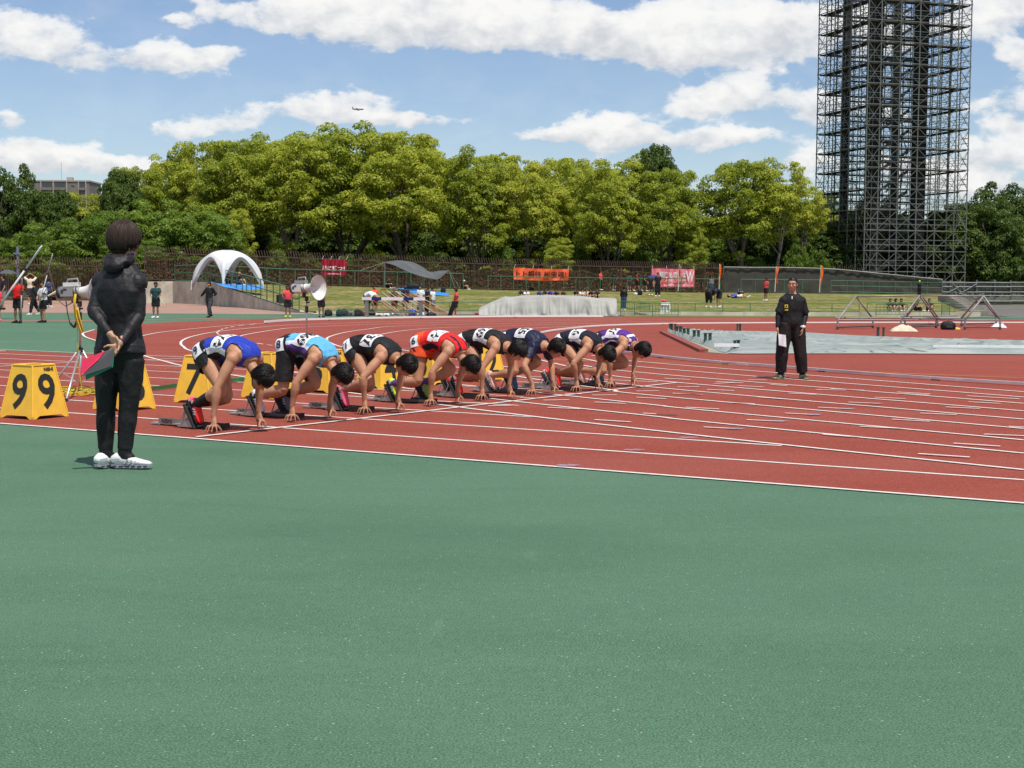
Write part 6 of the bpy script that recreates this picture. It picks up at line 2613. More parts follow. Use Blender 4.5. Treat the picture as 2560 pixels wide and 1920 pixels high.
# ---- spectators, helpers and athletes in the distance
def far_person(px, feet, headtop, pose, face, cl, label, where='g', group=None, arms=None, Y=None, k=None, kids=None):
    if where == 'b':
        p = BK(px, feet)
    elif where == 'y':
        p = AT(px, feet, Y)
    else:
        p = G(px, feet)
    hpx = (feet - headtop) * p.y / FPX
    full = {'stand': 1.72, 'walk': 1.72, 'sit': .92, 'bend': 1.16, 'lie': .34}[pose]
    kk = k or max(.72, min(1.12, hpx / full))
    if pose == 'lie':
        kk = .9
    a = R(face)
    root = thing('person', label, 'person', p, 0, group)
    J = joints(pose, (math.sin(a), -math.cos(a)), kk, None, arms)   # face 0 = towards the camera, 90 = to the right
    c = dict(sleeve=.6, leg=.8, hem=.18, loose=.026, loose_b=.026)
    c.update(cl)
    vox = .026 if p.y < 72 else .032
    dress(root, J, c, vox, int(px))
    return root, J, p, kk


def c_(top, bottom, **kw):
    d = dict(top=CL[top], bottom=CL[bottom])
    d.update(kw)
    return d


BKS = (CL['jetblack'], SOLE_B)
LONG = dict(leg=1.9)
far_person(46, 807, 693, 'stand', -15, c_('red', 'jetblack', shoes=BKS, skin='brown'), 'boy in red tee shirt carrying a long white pole on his shoulder',
           arms={('el', 1): (.12, .30, 1.16), ('wr', 1): (.24, .12, 1.18), ('el', -1): (.10, -.28, 1.15), ('wr', -1): (.22, -.20, 1.22)})
far_person(109, 806, 702, 'stand', -40, c_('white', 'jetblack', shoes=BKS, skin='tan', hairlen='long'), 'girl in loose white tee shirt holding a tall pole upright in both hands',
           arms={('el', 1): (.14, .24, 1.08), ('wr', 1): (.26, .06, 1.02), ('el', -1): (.12, -.24, 1.06), ('wr', -1): (.28, -.02, .92)})
far_person(86, 787, 703, 'walk', -70, c_('black', 'jetblack', sleeve=1.9, **LONG), 'person in black with white shoes and a black bag behind the girl with the pole')
far_person(77, 762, 678, 'stand', 200, c_('cream', 'darkgrey', sleeve=1.2), 'person in cream top raising both arms in front of the left iron fence', arms={('el', 1): (.1, .3, 1.5), ('wr', 1): (.05, .12, 1.66), ('el', -1): (.1, -.3, 1.5), ('wr', -1): (.05, -.12, 1.66)})
far_person(122, 768, 694, 'stand', 160, c_('denim', 'jetblack', **LONG), 'person in blue top half hidden behind the grey megaphone box')
far_person(9, 774, 686, 'stand', -60, c_('navy2', 'grey', shoes=BKS), 'dark clothed person standing under the grey umbrella at the left edge')
far_person(-6, 802, 716, 'stand', 30, c_('coral', 'jetblack', shoes=(PINK_S, PINK_S)), 'person in coral top with pink shoes cut by the left edge')
far_person(390, 795, 705, 'stand', -10, c_('teal', 'jetblack', skin='brown'), 'youth in dark teal shirt carrying a frame and a white bag by the wall',
           arms={('el', 1): (.05, .27, 1.12), ('wr', 1): (.2, .16, .98), ('el', -1): (.05, -.27, 1.12), ('wr', -1): (.2, -.12, .95)})
far_person(524, 793, 704, 'walk', -25, c_('jetblack', 'darkgrey', sleeve=1.5, **LONG, shoes=BKS, skin='tan'), 'walker in black tracksuit with a cap, passing the concrete wall',
           arms={('el', -1): (.05, -.34, 1.12), ('wr', -1): (.10, -.52, .92), ('el', 1): (-.12, .30, 1.14), ('wr', 1): (-.02, .18, .96)})
far_person(720, 793, 712, 'stand', 5, c_('coral', 'jetblack', skin='brown', shoes=(CL['lime'], CL['lime'])), 'youth in coral tee shirt carrying a grey case beside the megaphone',
           arms={('el', -1): (.1, -.28, 1.14), ('wr', -1): (.22, -.22, 1.0), ('el', 1): (.05, .26, 1.12), ('wr', 1): (.2, .22, 1.06)})
far_person(803, 793, 713, 'stand', 20, c_('maroon', 'jetblack', skin='brown', shoes=BKS), 'bare legged helper mostly hidden behind the bell of the megaphone')
rack = 'helpers standing at the rack of poles'
far_person(919, 787, 712, 'bend', 60, c_('white', 'jetblack', sleeve=.6), 'helper in white shirt reaching into the left end of the pole rack', group=rack, k=.95)
far_person(936, 786, 713, 'stand', 30, c_('orange', 'jetblack'), 'helper in bright orange shirt at the left end of the pole rack', group=rack)
far_person(986, 786, 718, 'stand', 10, c_('darkgrey', 'maroon', hair=CL['grey'], cap=1), 'helper in a grey cap standing behind the middle of the poles', group=rack)
far_person(1013, 786, 713, 'stand', 180, c_('navy2', 'jetblack', hair=CL['darkgrey'], cap=1), 'helper in navy shirt turned away behind the middle of the poles', group=rack)
far_person(1051, 785, 713, 'stand', -20, c_('white', 'jetblack', sleeve=.8, **LONG), 'helper in white polo shirt right of the middle of the pole rack', group=rack)
far_person(1068, 786, 716, 'stand', -60, c_('jetblack', 'jetblack', **LONG), 'helper in black with bent arms next to the white towel', group=rack, arms={('wr', 1): (.25, .1, 1.1), ('wr', -1): (.25, -.1, 1.1)})
far_person(1082, 786, 718, 'stand', 60, c_('white', 'grey'), 'helper in white at the right end of the pole rack', group=rack)
far_person(1140, 791, 720, 'stand', -80, c_('coral', 'jetblack', skin='brown', shoes=(RED_S, RED_S)), 'youth in coral tee shirt holding a black cloth left of the covered mat', arms={('wr', 1): (.24, .08, 1.05), ('wr', -1): (.24, -.08, 1.0)})
far_person(969, 721, 693, 'sit', 40, c_('jetblack', 'jetblack', **LONG), 'person in black sitting under the left end of the sagging tarp', 'b')
far_person(1158, 724, 700, 'sit', 70, c_('navy2', 'jetblack', hair=CL['white'], cap=1), 'person in a white cap sitting alone on the grass right of the tarp', 'b')
far_person(596, 714, 679, 'sit', 60, c_('jetblack', 'denim', hair=None, sleeve=1.5), 'person in black sitting at the front of the white dome shelter', 'y', Y=92)
far_person(570, 713, 684, 'sit', 30, c_('jetblack', 'jetblack', sleeve=1.5), 'person in the shade deep inside the white dome shelter', 'y', Y=95)
seat = 'spectators sitting on the grass behind the covered mat'
for (x, tp, bt, lb) in ((1302, 'jetblack', 'jetblack', 'black shirt at the left end of the seated row'), (1316, 'white', 'jetblack', 'white shirt second from the left in the seated row'), (1349, 'blue', 'jetblack', 'blue jacket under the orange banner'),
                        (1362, 'black', 'navy2', 'dark top between the blue jackets'), (1376, 'blue', 'darkgrey', 'blue top right of the blue jacket'), (1391, 'jetblack', 'cream', 'black top in the centre of the seated row'), (1409, 'darkgrey', 'jetblack', 'grey top just right of centre of the seated row'),
                        (1440, 'jetblack', 'jetblack', 'black top at the left of the right hand cluster'), (1453, 'white', 'jetblack', 'white top in the right hand cluster'), (1467, 'cream', 'jetblack', 'pale top with a blue bag in the right hand cluster'), (1478, 'navy', 'jetblack', 'navy top in the right hand cluster'), (1492, 'black', 'jetblack', 'black top at the right end of the seated row')):
    far_person(x, 747 + (x % 3), 722 + (x % 2), 'sit', rnd.uniform(-50, 60), c_(tp, bt), 'seated spectator, ' + lb, 'b', group=seat)
stand_ = 'people standing along the top of the grass bank'
far_person(1501, 725, 676, 'stand', 60, c_('coral', 'jetblack', **LONG), 'person in coral vest by the hedge right of the orange banner', 'b', group=stand_)
far_person(1535, 727, 680, 'stand', 170, c_('navy2', 'darkgrey'), 'person in navy with a bag at the feet by the handrail', 'b', group=stand_)
far_person(1573, 728, 682, 'stand', 190, c_('darkgrey', 'darkgrey'), 'heavy set person in dark grey by the handrail', 'b', group=stand_)
far_person(1592, 728, 680, 'walk', 70, c_('maroon', 'jetblack'), 'walker with a pink and yellow backpack near the umbrella', 'b', group=stand_)
far_person(1611, 728, 682, 'walk', 70, c_('navy2', 'jetblack'), 'walker with a lime bag just left of the blue umbrella', 'b', group=stand_)
far_person(1626, 738, 685, 'stand', 10, c_('jetblack', 'jetblack', leg=.95), 'person in black shorts under the blue umbrella', 'b', group=stand_)
far_person(1644, 741, 681, 'stand', -10, c_('jetblack', 'jetblack', **LONG), 'person in a long black outfit with white shoes beside the blue umbrella', 'b', group=stand_)
far_person(1778, 732, 690, 'stand', 0, c_('grey', 'denim', **LONG), 'person in blue jeans standing near the left end of the black screen', 'b', group=stand_)
far_person(1559, 776, 724, 'stand', 170, c_('jetblack', 'denim', sleeve=1.4, **LONG), 'lone person in a black top on the grass right of the covered mat', 'b')
far_person(1772, 769, 730, 'bend', 150, c_('jetblack', 'jetblack', leg=1.5), 'person in black bending down over gear on the grass', 'b', k=.95)
far_person(1796, 768, 734, 'bend', -60, c_('navy', 'jetblack'), 'person in navy bending down with white shoes on the grass', 'b', k=.9)
far_person(1848, 738, 716, 'sit', 30, c_('denim', 'darkgrey', **LONG), 'person in blue sitting at the foot of the black screen', 'b')
far_person(1846, 745, 738, 'lie', 90, c_('blue', 'cream'), 'person in blue lying on the grass', 'b')
far_person(1915, 751, 694, 'stand', -60, c_('coral', 'jetblack', skin='brown'), 'youth in red tee shirt standing on the grass left of the official', 'b')
far_person(2298, 741, 705, 'stand', 170, c_('navy2', 'jetblack', hair=CL['lime'], **LONG), 'person in navy seen from behind at the right end of the green barrier', 'b')
for (x, tp, lb, tl) in ((2224, 'navy2', 'leftmost of the group on the kerb', 755), (2236, 'jetblack', 'second in the group on the kerb, knees up', 748), (2252, 'jetblack', 'third in the group on the kerb, legs stretched', 748), (2289, 'jetblack', 'behind the pipe frame apex', 752), (2322, 'darkgrey', 'with curly hair behind the second pipe frame', 754)):
    far_person(x, 779, tl, 'sit', rnd.uniform(-10, 70), c_(tp, 'cream' if x < 2260 else 'jetblack'), 'seated spectator, ' + lb, 'b', group='spectators sitting by the kerb behind the pipe frames')

# ================================================================== THINGS ON AND ROUND THE TRACK
BOXY = material('box_yellow', (0.82, 0.50, 0.045), 0.5, (0.60, 0.36, 0.05), 9.0, .15, 30, amt=.55, detail=9.0)
BOXD = material('box_print', (0.018, 0.020, 0.018), 0.55)
BOXL = material('box_yellow_inner', (0.78, 0.47, 0.02), 0.5)


def lane_box(px, py, digit, label, yaw=0.0, s=1.0):
    fr = G(px, py)
    hb, ht, H = .335 * s, .205 * s, .545 * s
    c = fr + Vector((fr.x, fr.y, 0)).normalized() * hb
    t = thing('lane_number_box', label, 'number box', c, math.atan2(fr.y, fr.x) + R(90) + yaw, 'yellow lane number boxes across the track')
    cor = [(0, 1), (-1, 0), (0, -1), (1, 0)]        # corner -1 in y faces the camera (local -y is towards it after the turn)
    # local frame: +y points back towards the camera because of the turn; use front = +y
    def ring(h, z):
        return [Vector((a * h, b_ * h, z)) for a, b_ in cor]
    mb = MB()
    bot, top = ring(hb, 0.028), ring(ht, H)
    # walls, each with a raised foot at both ends and a shallow arch between
    for i in range(4):
        a, b_ = bot[i], bot[(i + 1) % 4]
        c_, d_ = top[(i + 1) % 4], top[i]
        n = 10
        lo, hi = [], []
        for j in range(n + 1):
            u = j / n
            z = 0.0 if (u < .11 or u > .89) else 0.03
            p = a.lerp(b_, u)
            out_ = 1 + (.03 if (u < .11 or u > .89) else 0)
            lo.append(Vector((p.x * out_, p.y * out_, z)))
            hi.append(d_.lerp(c_, u))
        mb.grid([hi, lo])
    mb.add(top, [(3, 2, 1, 0)])
    mb.build('shell', BOXY, t)
    m = MB()
    for i in range(4):
        m.tube([bot[i] * 1.0 + Vector((0, 0, -.01)), top[i]], .011, 6)
        m.tube([top[i], top[(i + 1) % 4]], .009, 6)
    m.build('rounded_edges', BOXY, t)
    m = MB()
    m.box((0, 0, H + .004), (ht * .8, .035, .012), Matrix.Rotation(R(40), 4, 'Z'))
    m.build('handle', material('box_handle', (.30, .17, .02), .6), t)
    # the two faces that meet at the corner turned to the camera
    for face in (0, 1):
        i = 0 if face == 0 else 3
        a, b_ = bot[i], bot[(i + 1) % 4]
        c_, d_ = top[(i + 1) % 4], top[i]
        O = (a + b_ + c_ + d_) / 4
        Rt = (b_ - a).normalized()
        if face == 0:
            Rt = Rt
        upv = ((c_ + d_) / 2 - (a + b_) / 2).normalized()
        n = Rt.cross(upv).normalized()
        if n.dot(O) < 0:
            n = -n
        Rt = upv.cross(n)
        vs, fs = text_mesh(digit, .50 * s, bold=.010)
        m = MB()
        m.add([O + Rt * (v.x * .95) + upv * (v.y - .03 * s) + n * .004 for v in vs], fs)
        m.build('digit', BOXD, t)
        if face == 0:
            vs, fs = text_mesh('NISHI', .052 * s, bold=.0022)
            m = MB()
            m.add([O + Rt * (v.x + .055 * s) + upv * (v.y + .215 * s) + n * .004 for v in vs], fs)
            m.build('lettering', BOXD, t)
    return t


lane_box(86, 1049, '9', 'yellow number box showing 9 on two faces, the nearest and largest', R(-3))
lane_box(311, 1028, '8', 'yellow number box 8, mostly hidden behind the legs of the person in black', R(-4))
lane_box(507, 1009, '7', 'yellow number box 7 just behind the sprinter in royal blue', R(12))
lane_box(672, 997, '6', 'yellow number box 6 between the royal blue and sky blue sprinters', R(8))
lane_box(816, 983, '5', 'yellow number box 5 behind the head of the sky blue sprinter', R(6))
lane_box(950, 972.5, '4', 'yellow number box 4 behind the all black sprinter', R(2))
lane_box(1081, 963, '3', 'yellow number box 3 under the orange red sprinter', R(0))
lane_box(1208, 955, '2', 'yellow number box 2, smallest, behind the curly haired sprinter', R(-4))

# ---- megaphones on tripods
MGW = material('megaphone_white', (0.70, 0.70, 0.68), 0.4, (0.6, 0.6, 0.58), 4.0)
MGG = material('megaphone_grey', (0.26, 0.27, 0.27), 0.5)
MGD = material('megaphone_dark', (0.03, 0.03, 0.033), 0.5)
ALU = material('tripod_alloy', (0.55, 0.56, 0.57), 0.35, metal=0.7)


def megaphone(base, axis, hgt, label, k=1.0, box=True):
    t = thing('megaphone', label, 'megaphone', base + Vector((0, 0, hgt)))
    a = Vector((axis[0], axis[1], 0.03)).normalized()
    sd = Vector((-a.y, a.x, 0)).normalized()
    up = a.cross(sd) * -1
    if up.z < 0:
        up = -up
    def P(x, y, z):
        return a * x * k + sd * y * k + up * z * k
    z0 = .09
    # bell: a flared horn with thickness and an inner throat
    prof = [(.02, .060), (.10, .072), (.16, .100), (.205, .140), (.232, .180), (.238, .186), (.230, .178), (.20, .130), (.15, .090), (.10, .060), (.09, .020)]
    seg = 28
    vs, fs = [], []
    for (x, r) in prof:
        for i in range(seg):
            th = 2 * math.pi * i / seg
            vs.append(P(x, r * math.cos(th), z0 + r * math.sin(th)))
    for j in range(len(prof) - 1):
        for i in range(seg):
            i2 = (i + 1) % seg
            fs.append((j * seg + i, j * seg + i2, (j + 1) * seg + i2, (j + 1) * seg + i))
    MB().add(vs, fs).build('bell', MGW, t, smooth=True)
    r = MB()
    r.tube([P(.235, .186 * math.cos(2 * math.pi * i / 28), z0 + .186 * math.sin(2 * math.pi * i / 28)) for i in range(29)], .006 * k, 6)
    r.build('rim', MGG, t, smooth=True)
    MB().ell(P(.115, 0, z0), a * .030 * k, sd * .026 * k, up * .026 * k, 12, 8).build('horn_driver', MGW, t, smooth=True)
    MB().tube([P(-.26, 0, z0), P(-.25, 0, z0), P(-.02, 0, z0), P(.03, 0, z0)], [.060 * k, .072 * k, .072 * k, .060 * k], 18).build('barrel', MGW if box else MGG, t, smooth=True)
    MB().tube([P(-.275, 0, z0), P(-.245, 0, z0)], .079 * k, 18).build('rear_ring', MGD, t, smooth=True)
    M = Matrix((( a.x, sd.x, up.x, 0), (a.y, sd.y, up.y, 0), (a.z, sd.z, up.z, 0), (0, 0, 0, 1)))
    def bx(name, c, size, mat):
        m = MB()
        m.box((0, 0, 0), tuple(q * k for q in size), Matrix.Translation(P(*c)) @ M)
        return m.build(name, mat, t)
    cb = bx('control_box', (-.13, -.055, z0 + .005), (.17, .05, .11), MGW if box else MGG)
    bx('display', (-.15, -.082, z0 + .035), (.045, .004, .022), material('panel_navy', (.02, .03, .12), .4))
    bx('display', (-.19, -.082, z0 + .01), (.03, .004, .04), MGD)
    bx('top_unit', (-.10, 0, z0 + .095), (.20, .075, .05), MGG if box else MGW)
    m = MB()
    m.tube([P(-.17, 0, z0 + .11), P(-.15, 0, z0 + .155), P(-.02, 0, z0 + .165), P(.0, 0, z0 + .10)], .012 * k, 8)
    m.build('handle', MGG, t, smooth=True)
    for x in (-.04, .0):
        m = MB()
        m.tube([P(x + .02 * math.cos(i * .5), .078 * math.cos(i * math.pi / 10), z0 + .078 * math.sin(i * math.pi / 10)) for i in range(21)], .006 * k, 5)
        m.build('strap', MGD, t)
    m = MB()
    m.tube([P(-.05, 0, -.05), P(-.05, 0, .02)], .028 * k, 10)
    m.build('clamp', MGD, t)
    m = MB()
    m.tube([P(-.2, -.05, z0 - .05), P(-.22, -.10, -.02), P(-.14, -.09, -.08), P(-.06, -.04, -.03)], .006 * k, 5)
    m.build('lead', MGD, t)
    return t


def tripod(base, hgt, hub, feet, label, k=1.0):
    t = thing('tripod_stand', label, 'tripod', base)
    MB().tube([(0, 0, hub * .2), (0, 0, hub * 1.05)], .018, 10).build('centre_tube', ALU, t, smooth=True)
    MB().tube([(0, 0, hub), (0, 0, hgt)], .0135, 10).build('pole', ALU, t, smooth=True)
    MB().tube([(0, 0, hub - .03), (0, 0, hub + .03)], .035, 10).build('hub', MGD, t)
    MB().tube([(0, 0, hgt * .80), (0, 0, hgt * .88)], .026, 10).build('clamp_collar', MGD, t)
    MB().tube([(0, 0, hgt - .07), (0, 0, hgt)], .028, 10).build('top_collar', MGD, t)
    m = MB()
    m.tube([(.0, -.02, hgt - .1), (.05, -.05, hgt - .09)], .012, 6)
    m.build('knob', MGD, t)
    for f_ in feet:
        f_ = Vector(f_) - base
        l = MB()
        l.tube([Vector((0, 0, hub - .01)) + f_.normalized() * .03, Vector((f_.x, f_.y, .025))], .0125, 8)
        lg = l.build('leg', ALU, t, smooth=True)
        MB().tube([Vector((f_.x, f_.y, .0)), Vector((f_.x, f_.y, .035))], .018, 8).build('rubber_foot', MGD, lg)
        m = MB()
        m.bar(Vector((0, 0, hub * .24)), Vector((0, 0, hub)).lerp(Vector((f_.x, f_.y, .025)), .55), .014, .006)
        m.build('brace', ALU, t)
    return t


b1 = G(202, 986)
tripod(b1, 1.17, .56, [G(166, 1003), G(120, 984), G(262, 984)], 'silver tripod stand behind the person in black, yellow cable at its feet')
megaphone(b1, (1, -.25, 0), 1.19, 'grey and white megaphone on a tripod, its bell hidden behind the person in black', 1.02, False)
b2 = G(767, 944)
tripod(b2, 1.22, .58, [b2 + Vector((.5, -.15, 0)), b2 + Vector((-.35, -.35, 0)), b2 + Vector((-.1, .5, 0))], 'thin tripod stand rising behind the sky blue sprinter')
megaphone(b2, FWD, 1.25, 'white megaphone with a wide round bell above the sky blue sprinter', 1.0, True)
# cable: heap on the track and hank hanging from the stand
CAB = material('yellow_cable', (0.62, 0.42, 0.03), 0.5)
t = thing('cable_heap', 'heap of tangled yellow cable lying on the track beside the tripod', 'cable', G(200, 985))
base = G(200, 985)
rs = np.random.RandomState(9)
for i in range(13):
    pts = []
    cx, cy = rs.normal() * .13, rs.normal() * .12
    rx_, ry_ = rs.uniform(.12, .34), rs.uniform(.10, .26)
    ph = rs.uniform(0, 6.28)
    for j in range(26):
        th = ph + j * .27
        pts.append(Vector((cx + rx_ * math.cos(th) + rs.normal() * .008, cy + ry_ * math.sin(th * 1.0 + .4), .012 + .035 * abs(math.sin(th * 1.7 + i)) * (i % 5) * .5 + rs.rand() * .006)))
    MB().tube(pts, .0065, 5).build('coil', CAB if i % 4 else material('green_yellow_cable', (.30, .32, .03), .5), t, smooth=True)
t = thing('hanging_cable', 'hank of yellow cable and a black strap hanging down the tripod', 'cable', AT(196, 752, b1.y - .05))
hb_ = AT(196, 752, b1.y - .05)
def rel(px, py, dy=0.0):
    return AT(px, py, b1.y - .05 + dy) - hb_
for i in range(5):
    MB().tube([rel(*(q[0] + i * 1.0 - 2, q[1], -.02 * i)) for q in ((188, 735), (186, 760), (189, 790), (196, 815), (203, 832), (206, 824), (199, 800), (192, 770))], .0065, 5).build('strand', CAB, t, smooth=True)
MB().tube([rel(192, 800), rel(195, 870), rel(198, 930), rel(205, 975)], .005, 5).build('strand', CAB, t)
m = MB()
for a, b_ in (((165, 752), (169, 785)), ((169, 785), (175, 808)), ((175, 808), (186, 819)), ((186, 819), (193, 800))):
    m.bar(rel(*a), rel(*b_), .006, .028)
m.build('strap', MGD, t)
t = thing('green_tape', 'green elastic tape stretched low across the lanes behind the boxes', 'tape', G(374, 978))
m = MB()
tb = G(374, 978)
for a, b_ in (((360, 980), (446, 968)), ((446, 968), (571, 956)), ((571, 956), (640, 951)), ((571, 956), (700, 948))):
    m.bar(G(*a) - tb + Vector((0, 0, .03)), G(*b_) - tb + Vector((0, 0, .03)), .012, .05)
m.build('band', material('tape_green', (.03, .16, .05), .5), t)

# ---- covered high jump mat
COVER = material('grey_cover', (0.36, 0.365, 0.34), 0.7, (0.30, 0.305, 0.285), .8, .15, 3.0, bdist=.02)
mb_ = G(1194, 788)
mt_ = AT(1543, 790, mb_.y)
mt_.z = 0.0
t = thing('covered_mat', 'thick landing mat under a creased light grey cover at the far edge of the track', 'mat', mb_)
W_ = (mt_ - mb_).length
ux2 = (mt_ - mb_).normalized()
vy2 = Vector((-ux2.y, ux2.x, 0))
rowsC = []
NU, NV = 170, 44
for j in range(NV + 1):
    v = j / NV
    row = []
    for i in range(NU + 1):
        u = i / NU
        x = u * W_
        top = .88 * min(1.0, .35 + u * 5.0) * (1 - .04 * math.sin(u * 9))
        if u < .22:
            top = .22 + .66 * (u / .22) ** .75
        top *= 1 - .10 * max(0, math.sin(u * 7 + 1)) * (u > .2)
        nn_ = mnoise.noise(Vector((u * 14, v * 2.0, 3.1)))
        fold = (.34 * mnoise.noise(Vector((u * 16, v * 1.0 + u * 2, 2))) + .14 * (1 - abs(mnoise.noise(Vector((u * 26, v * 1.3 + u, 6)))) * 2.2)) * (1.25 if u > .5 else .8)
        sw = .06 * mnoise.noise(Vector((u * 9, v * 6, 7)))
        if v < .42:
            q = v / .42
            y = q * .55 - .0 + (fold + sw) * (1 - q) * 1.0 * (1 if q > 0.02 else .6)
            z = top * (q ** .8)
        elif v < .9:
            q = (v - .42) / .48
            y = .55 + q * 3.2
            z = top + .05 * math.sin(q * 3.14) + .04 * nn_
        else:
            q = (v - .9) / .1
            y = 3.75 + q * .1
            z = top * (1 - q)
        ex = 0
        if u < .001:
            z *= .05
        if .3 < v < .95:
            z += .03 * mnoise.noise(Vector((u * 7, v * 5, 11)))
        row.append(ux2 * x + vy2 * y + Vector((0, 0, max(z, 0.0) + .003)))
    rowsC.append(row)
rowsC = [[r[0] * 1.0 if False else r[0]] + r[1:-1] + [r[-1]] for r in rowsC]
m = MB()
m.grid(rowsC)
# right end wall
rr_ = [[Vector((p.x, p.y, 0.003)).lerp(p, q / 4) + ux2 * (.05 * (1 - q / 4)) for p in [r[-1] for r in rowsC]] for q in range(5)]
m.grid(rr_)
m.build('cover', COVER, t, smooth=True)
m = MB()
m.bar(Vector((.3, 1.2, .05)), ux2 * (W_ - .35) + Vector((0, 1.6, .05)), .8, .1)
m.build('pallet', material('mat_red', (.25, .03, .03), .7), t)
for px, w_ in ((1192, .18), (1536, .3)):
    p = G(px, 789.5) - mb_
    m = MB()
    m.box((p.x, p.y + .3, .06), (w_, .2, .12))
    m.build('red_corner', material('mat_red', (.25, .03, .03), .7), t)

# ---- steeple barrier and the rack of poles, bags
hp_ = G(984, 793.5)
t = thing('steeple_barrier', 'white and navy steeplechase barrier board on grey legs', 'barrier', hp_)
kx_ = hp_.y / FPX
BW = 157 * kx_
segs_ = [(0, .13, 0), (.13, .15, 1), (.15, .32, 1), (.32, .335, 0), (.335, .66, 0), (.66, .82, 1), (.82, 1.0, 0)]
for a, b_, c in [(0, .15, 0), (.152, .305, 1), (.307, .655, 0), (.657, .815, 1), (.817, 1, 0)]:
    m = MB()
    m.box(((a + b_) / 2 * BW - BW / 2, 0, .80), ((b_ - a) * BW, .127, .13))
    m.build('board_section', CL['white'] if not c else cloth(30, 44, 110), t)
for x in (-.43, .43):
    m = MB()
    m.box((x * BW, .02, .365), (.16, .12, .73))
    m.build('leg', STEEL, t)
    m = MB()
    m.box((x * BW, .25, .03), (.12, 1.1, .06))
    m.build('foot', STEEL, t)
m = MB()
m.box((0, .02, .22), (BW * .8, .05, .06))
m.build('stretcher', STEEL, t)
POLEM = [material('pole_bamboo', (.34, .20, .09), .5), material('pole_brown', (.17, .075, .04), .5), material('pole_cream', (.50, .42, .28), .5), material('pole_white', (.6, .58, .55), .4), material('pole_red', (.35, .06, .05), .4)]
lab_m = ['bamboo coloured', 'dark brown', 'cream', 'white', 'red']
rs = np.random.RandomState(4)
for i in range(26):
    f_ = i / 25
    a = (916 + 118 * f_ + rs.normal() * 3, 737 - 8 * math.sin(f_ * 3) + rs.normal() * 2.5)
    b_ = (988 + 150 * f_ + rs.normal() * 4, 789 + rs.normal() * 1.5)
    q = int(rs.choice(5, p=[.32, .22, .26, .12, .08]))
    pb = G(b_[0], max(b_[1], 786))
    pa = AT(a[0], a[1], pb.y + 1.3)
    o = MB().tube([Vector((0, 0, .015)), pa - pb], [.016, .019], 6).build('slanted_pole', POLEM[q])
    o.location = pb
    tag(o, '%s pole slanting %s' % (lab_m[q], ['beside the left leg of the steeple barrier', 'left of the middle of the steeple barrier', 'behind the middle of the steeple barrier', 'left of the right leg of the steeple barrier', 'behind the right leg of the steeple barrier', 'out past the right end of the steeple barrier'][min(5, i * 6 // 26)]), 'pole', 'long poles slanting in the rack')


def bag(px, py, wpx, hpx, mat, label, name='bag', cat='bag', group='sports bags lying along the outside of the bend', seed=0, depth=.5, handle=True, where='g'):
    p = BK(px, py) if where == 'b' else G(px, py)
    k_ = p.y / FPX
    w_, h_ = wpx * k_, hpx * k_
    t = thing(name, label, cat, p, group=group)
    rs = np.random.RandomState(seed + 3)
    B = MB()
    B.loft([(Vector((0, 0, h_ * z_)), w_ * .5 * a_, depth * w_ * .6 * a_, (1, 0, 0)) for z_, a_ in ((0, .7), (.06, .95), (.5, 1.0), (.8, .85), (.95, .5))], 14, pw=3.0)
    for i in range(4):
        B.ell(Vector((rs.uniform(-.28, .28) * w_, rs.uniform(-.2, .1) * w_ * depth, h_ * rs.uniform(.3, .65))), Vector((w_ * rs.uniform(.15, .3), 0, 0)), Vector((0, w_ * .3 * depth, 0)), Vector((0, 0, h_ * rs.uniform(.2, .35))), 10, 6)
    me = remesh(B, max(.02, w_ * .05), 2, mat, 'shell')
    wrinkle(me, .012, 9, (1, 1, 1), seed)
    co = vcos(me)
    co[:, 2] = np.maximum(co[:, 2], 0.0)
    set_vcos(me, co)
    link('shell', me, t)
    if handle:
        m = MB()
        m.tube([Vector((-w_ * .18, -depth * w_ * .3, h_ * .8)), Vector((-w_ * .08, -depth * w_ * .3, h_ * 1.06)), Vector((w_ * .08, -depth * w_ * .3, h_ * 1.06)), Vector((w_ * .18, -depth * w_ * .3, h_ * .8))], .012, 5)
        m.build('handle', MGD, t)
        m = MB()
        m.box((0, -depth * w_ * .72, h_ * .4), (w_ * .4, .02, h_ * .3))
        m.build('pocket', CL['darkgrey'], t)
    return t


for i, (x, y, w_, h_, c, lb) in enumerate([(821, 790, 20, 16, 'black', 'black holdall beside the bare legs under the megaphone'), (848, 791, 16, 18, 'teal', 'dark teal backpack at the left end of the row'), (861, 790, 20, 18, 'darkgrey', 'dark grey lumpy backpack'), (878, 790, 16, 14, 'grey', 'pale grey bag between two dark ones'),
                                             (895, 790, 22, 17, 'black', 'black bag with a purple bundle on it'), (908, 790, 14, 11, 'maroon', 'maroon bag by the left leg of the steeple barrier'), (930, 789, 16, 15, 'navy2', 'navy bag under the steeple barrier'), (948, 791, 20, 8, 'cream', 'cream cloth bundle under the steeple barrier'),
                                             (966, 791, 16, 8, 'white', 'white bundle next to the cream one'), (1030, 789, 18, 14, 'blue', 'bright blue bag behind the poles'), (1052, 790, 18, 10, 'white', 'white patterned bag right of the blue one'), (1078, 790, 26, 9, 'navy', 'navy bag at the right leg of the steeple barrier')]):
    bag(x, y, w_, h_, CL[c], lb, seed=i)
bag(1537, 727, 7, 7, CL['black'], 'small black bag at the feet of the person in navy by the handrail', seed=30, where='b', group='bags on the grass bank', handle=False)
bag(1329, 727, 12, 9, CL['jetblack'], 'black backpack under the orange banner', seed=31, where='b', group='bags on the grass bank', handle=False)
bag(1600, 738, 12, 14, CL['jetblack'], 'black rucksack standing on the grass left of the umbrella', seed=32, where='b', group='bags on the grass bank', handle=False)
bag(1589, 737, 8, 5, CL['white'], 'white bundle beside the black rucksack', seed=33, where='b', group='bags on the grass bank', handle=False)
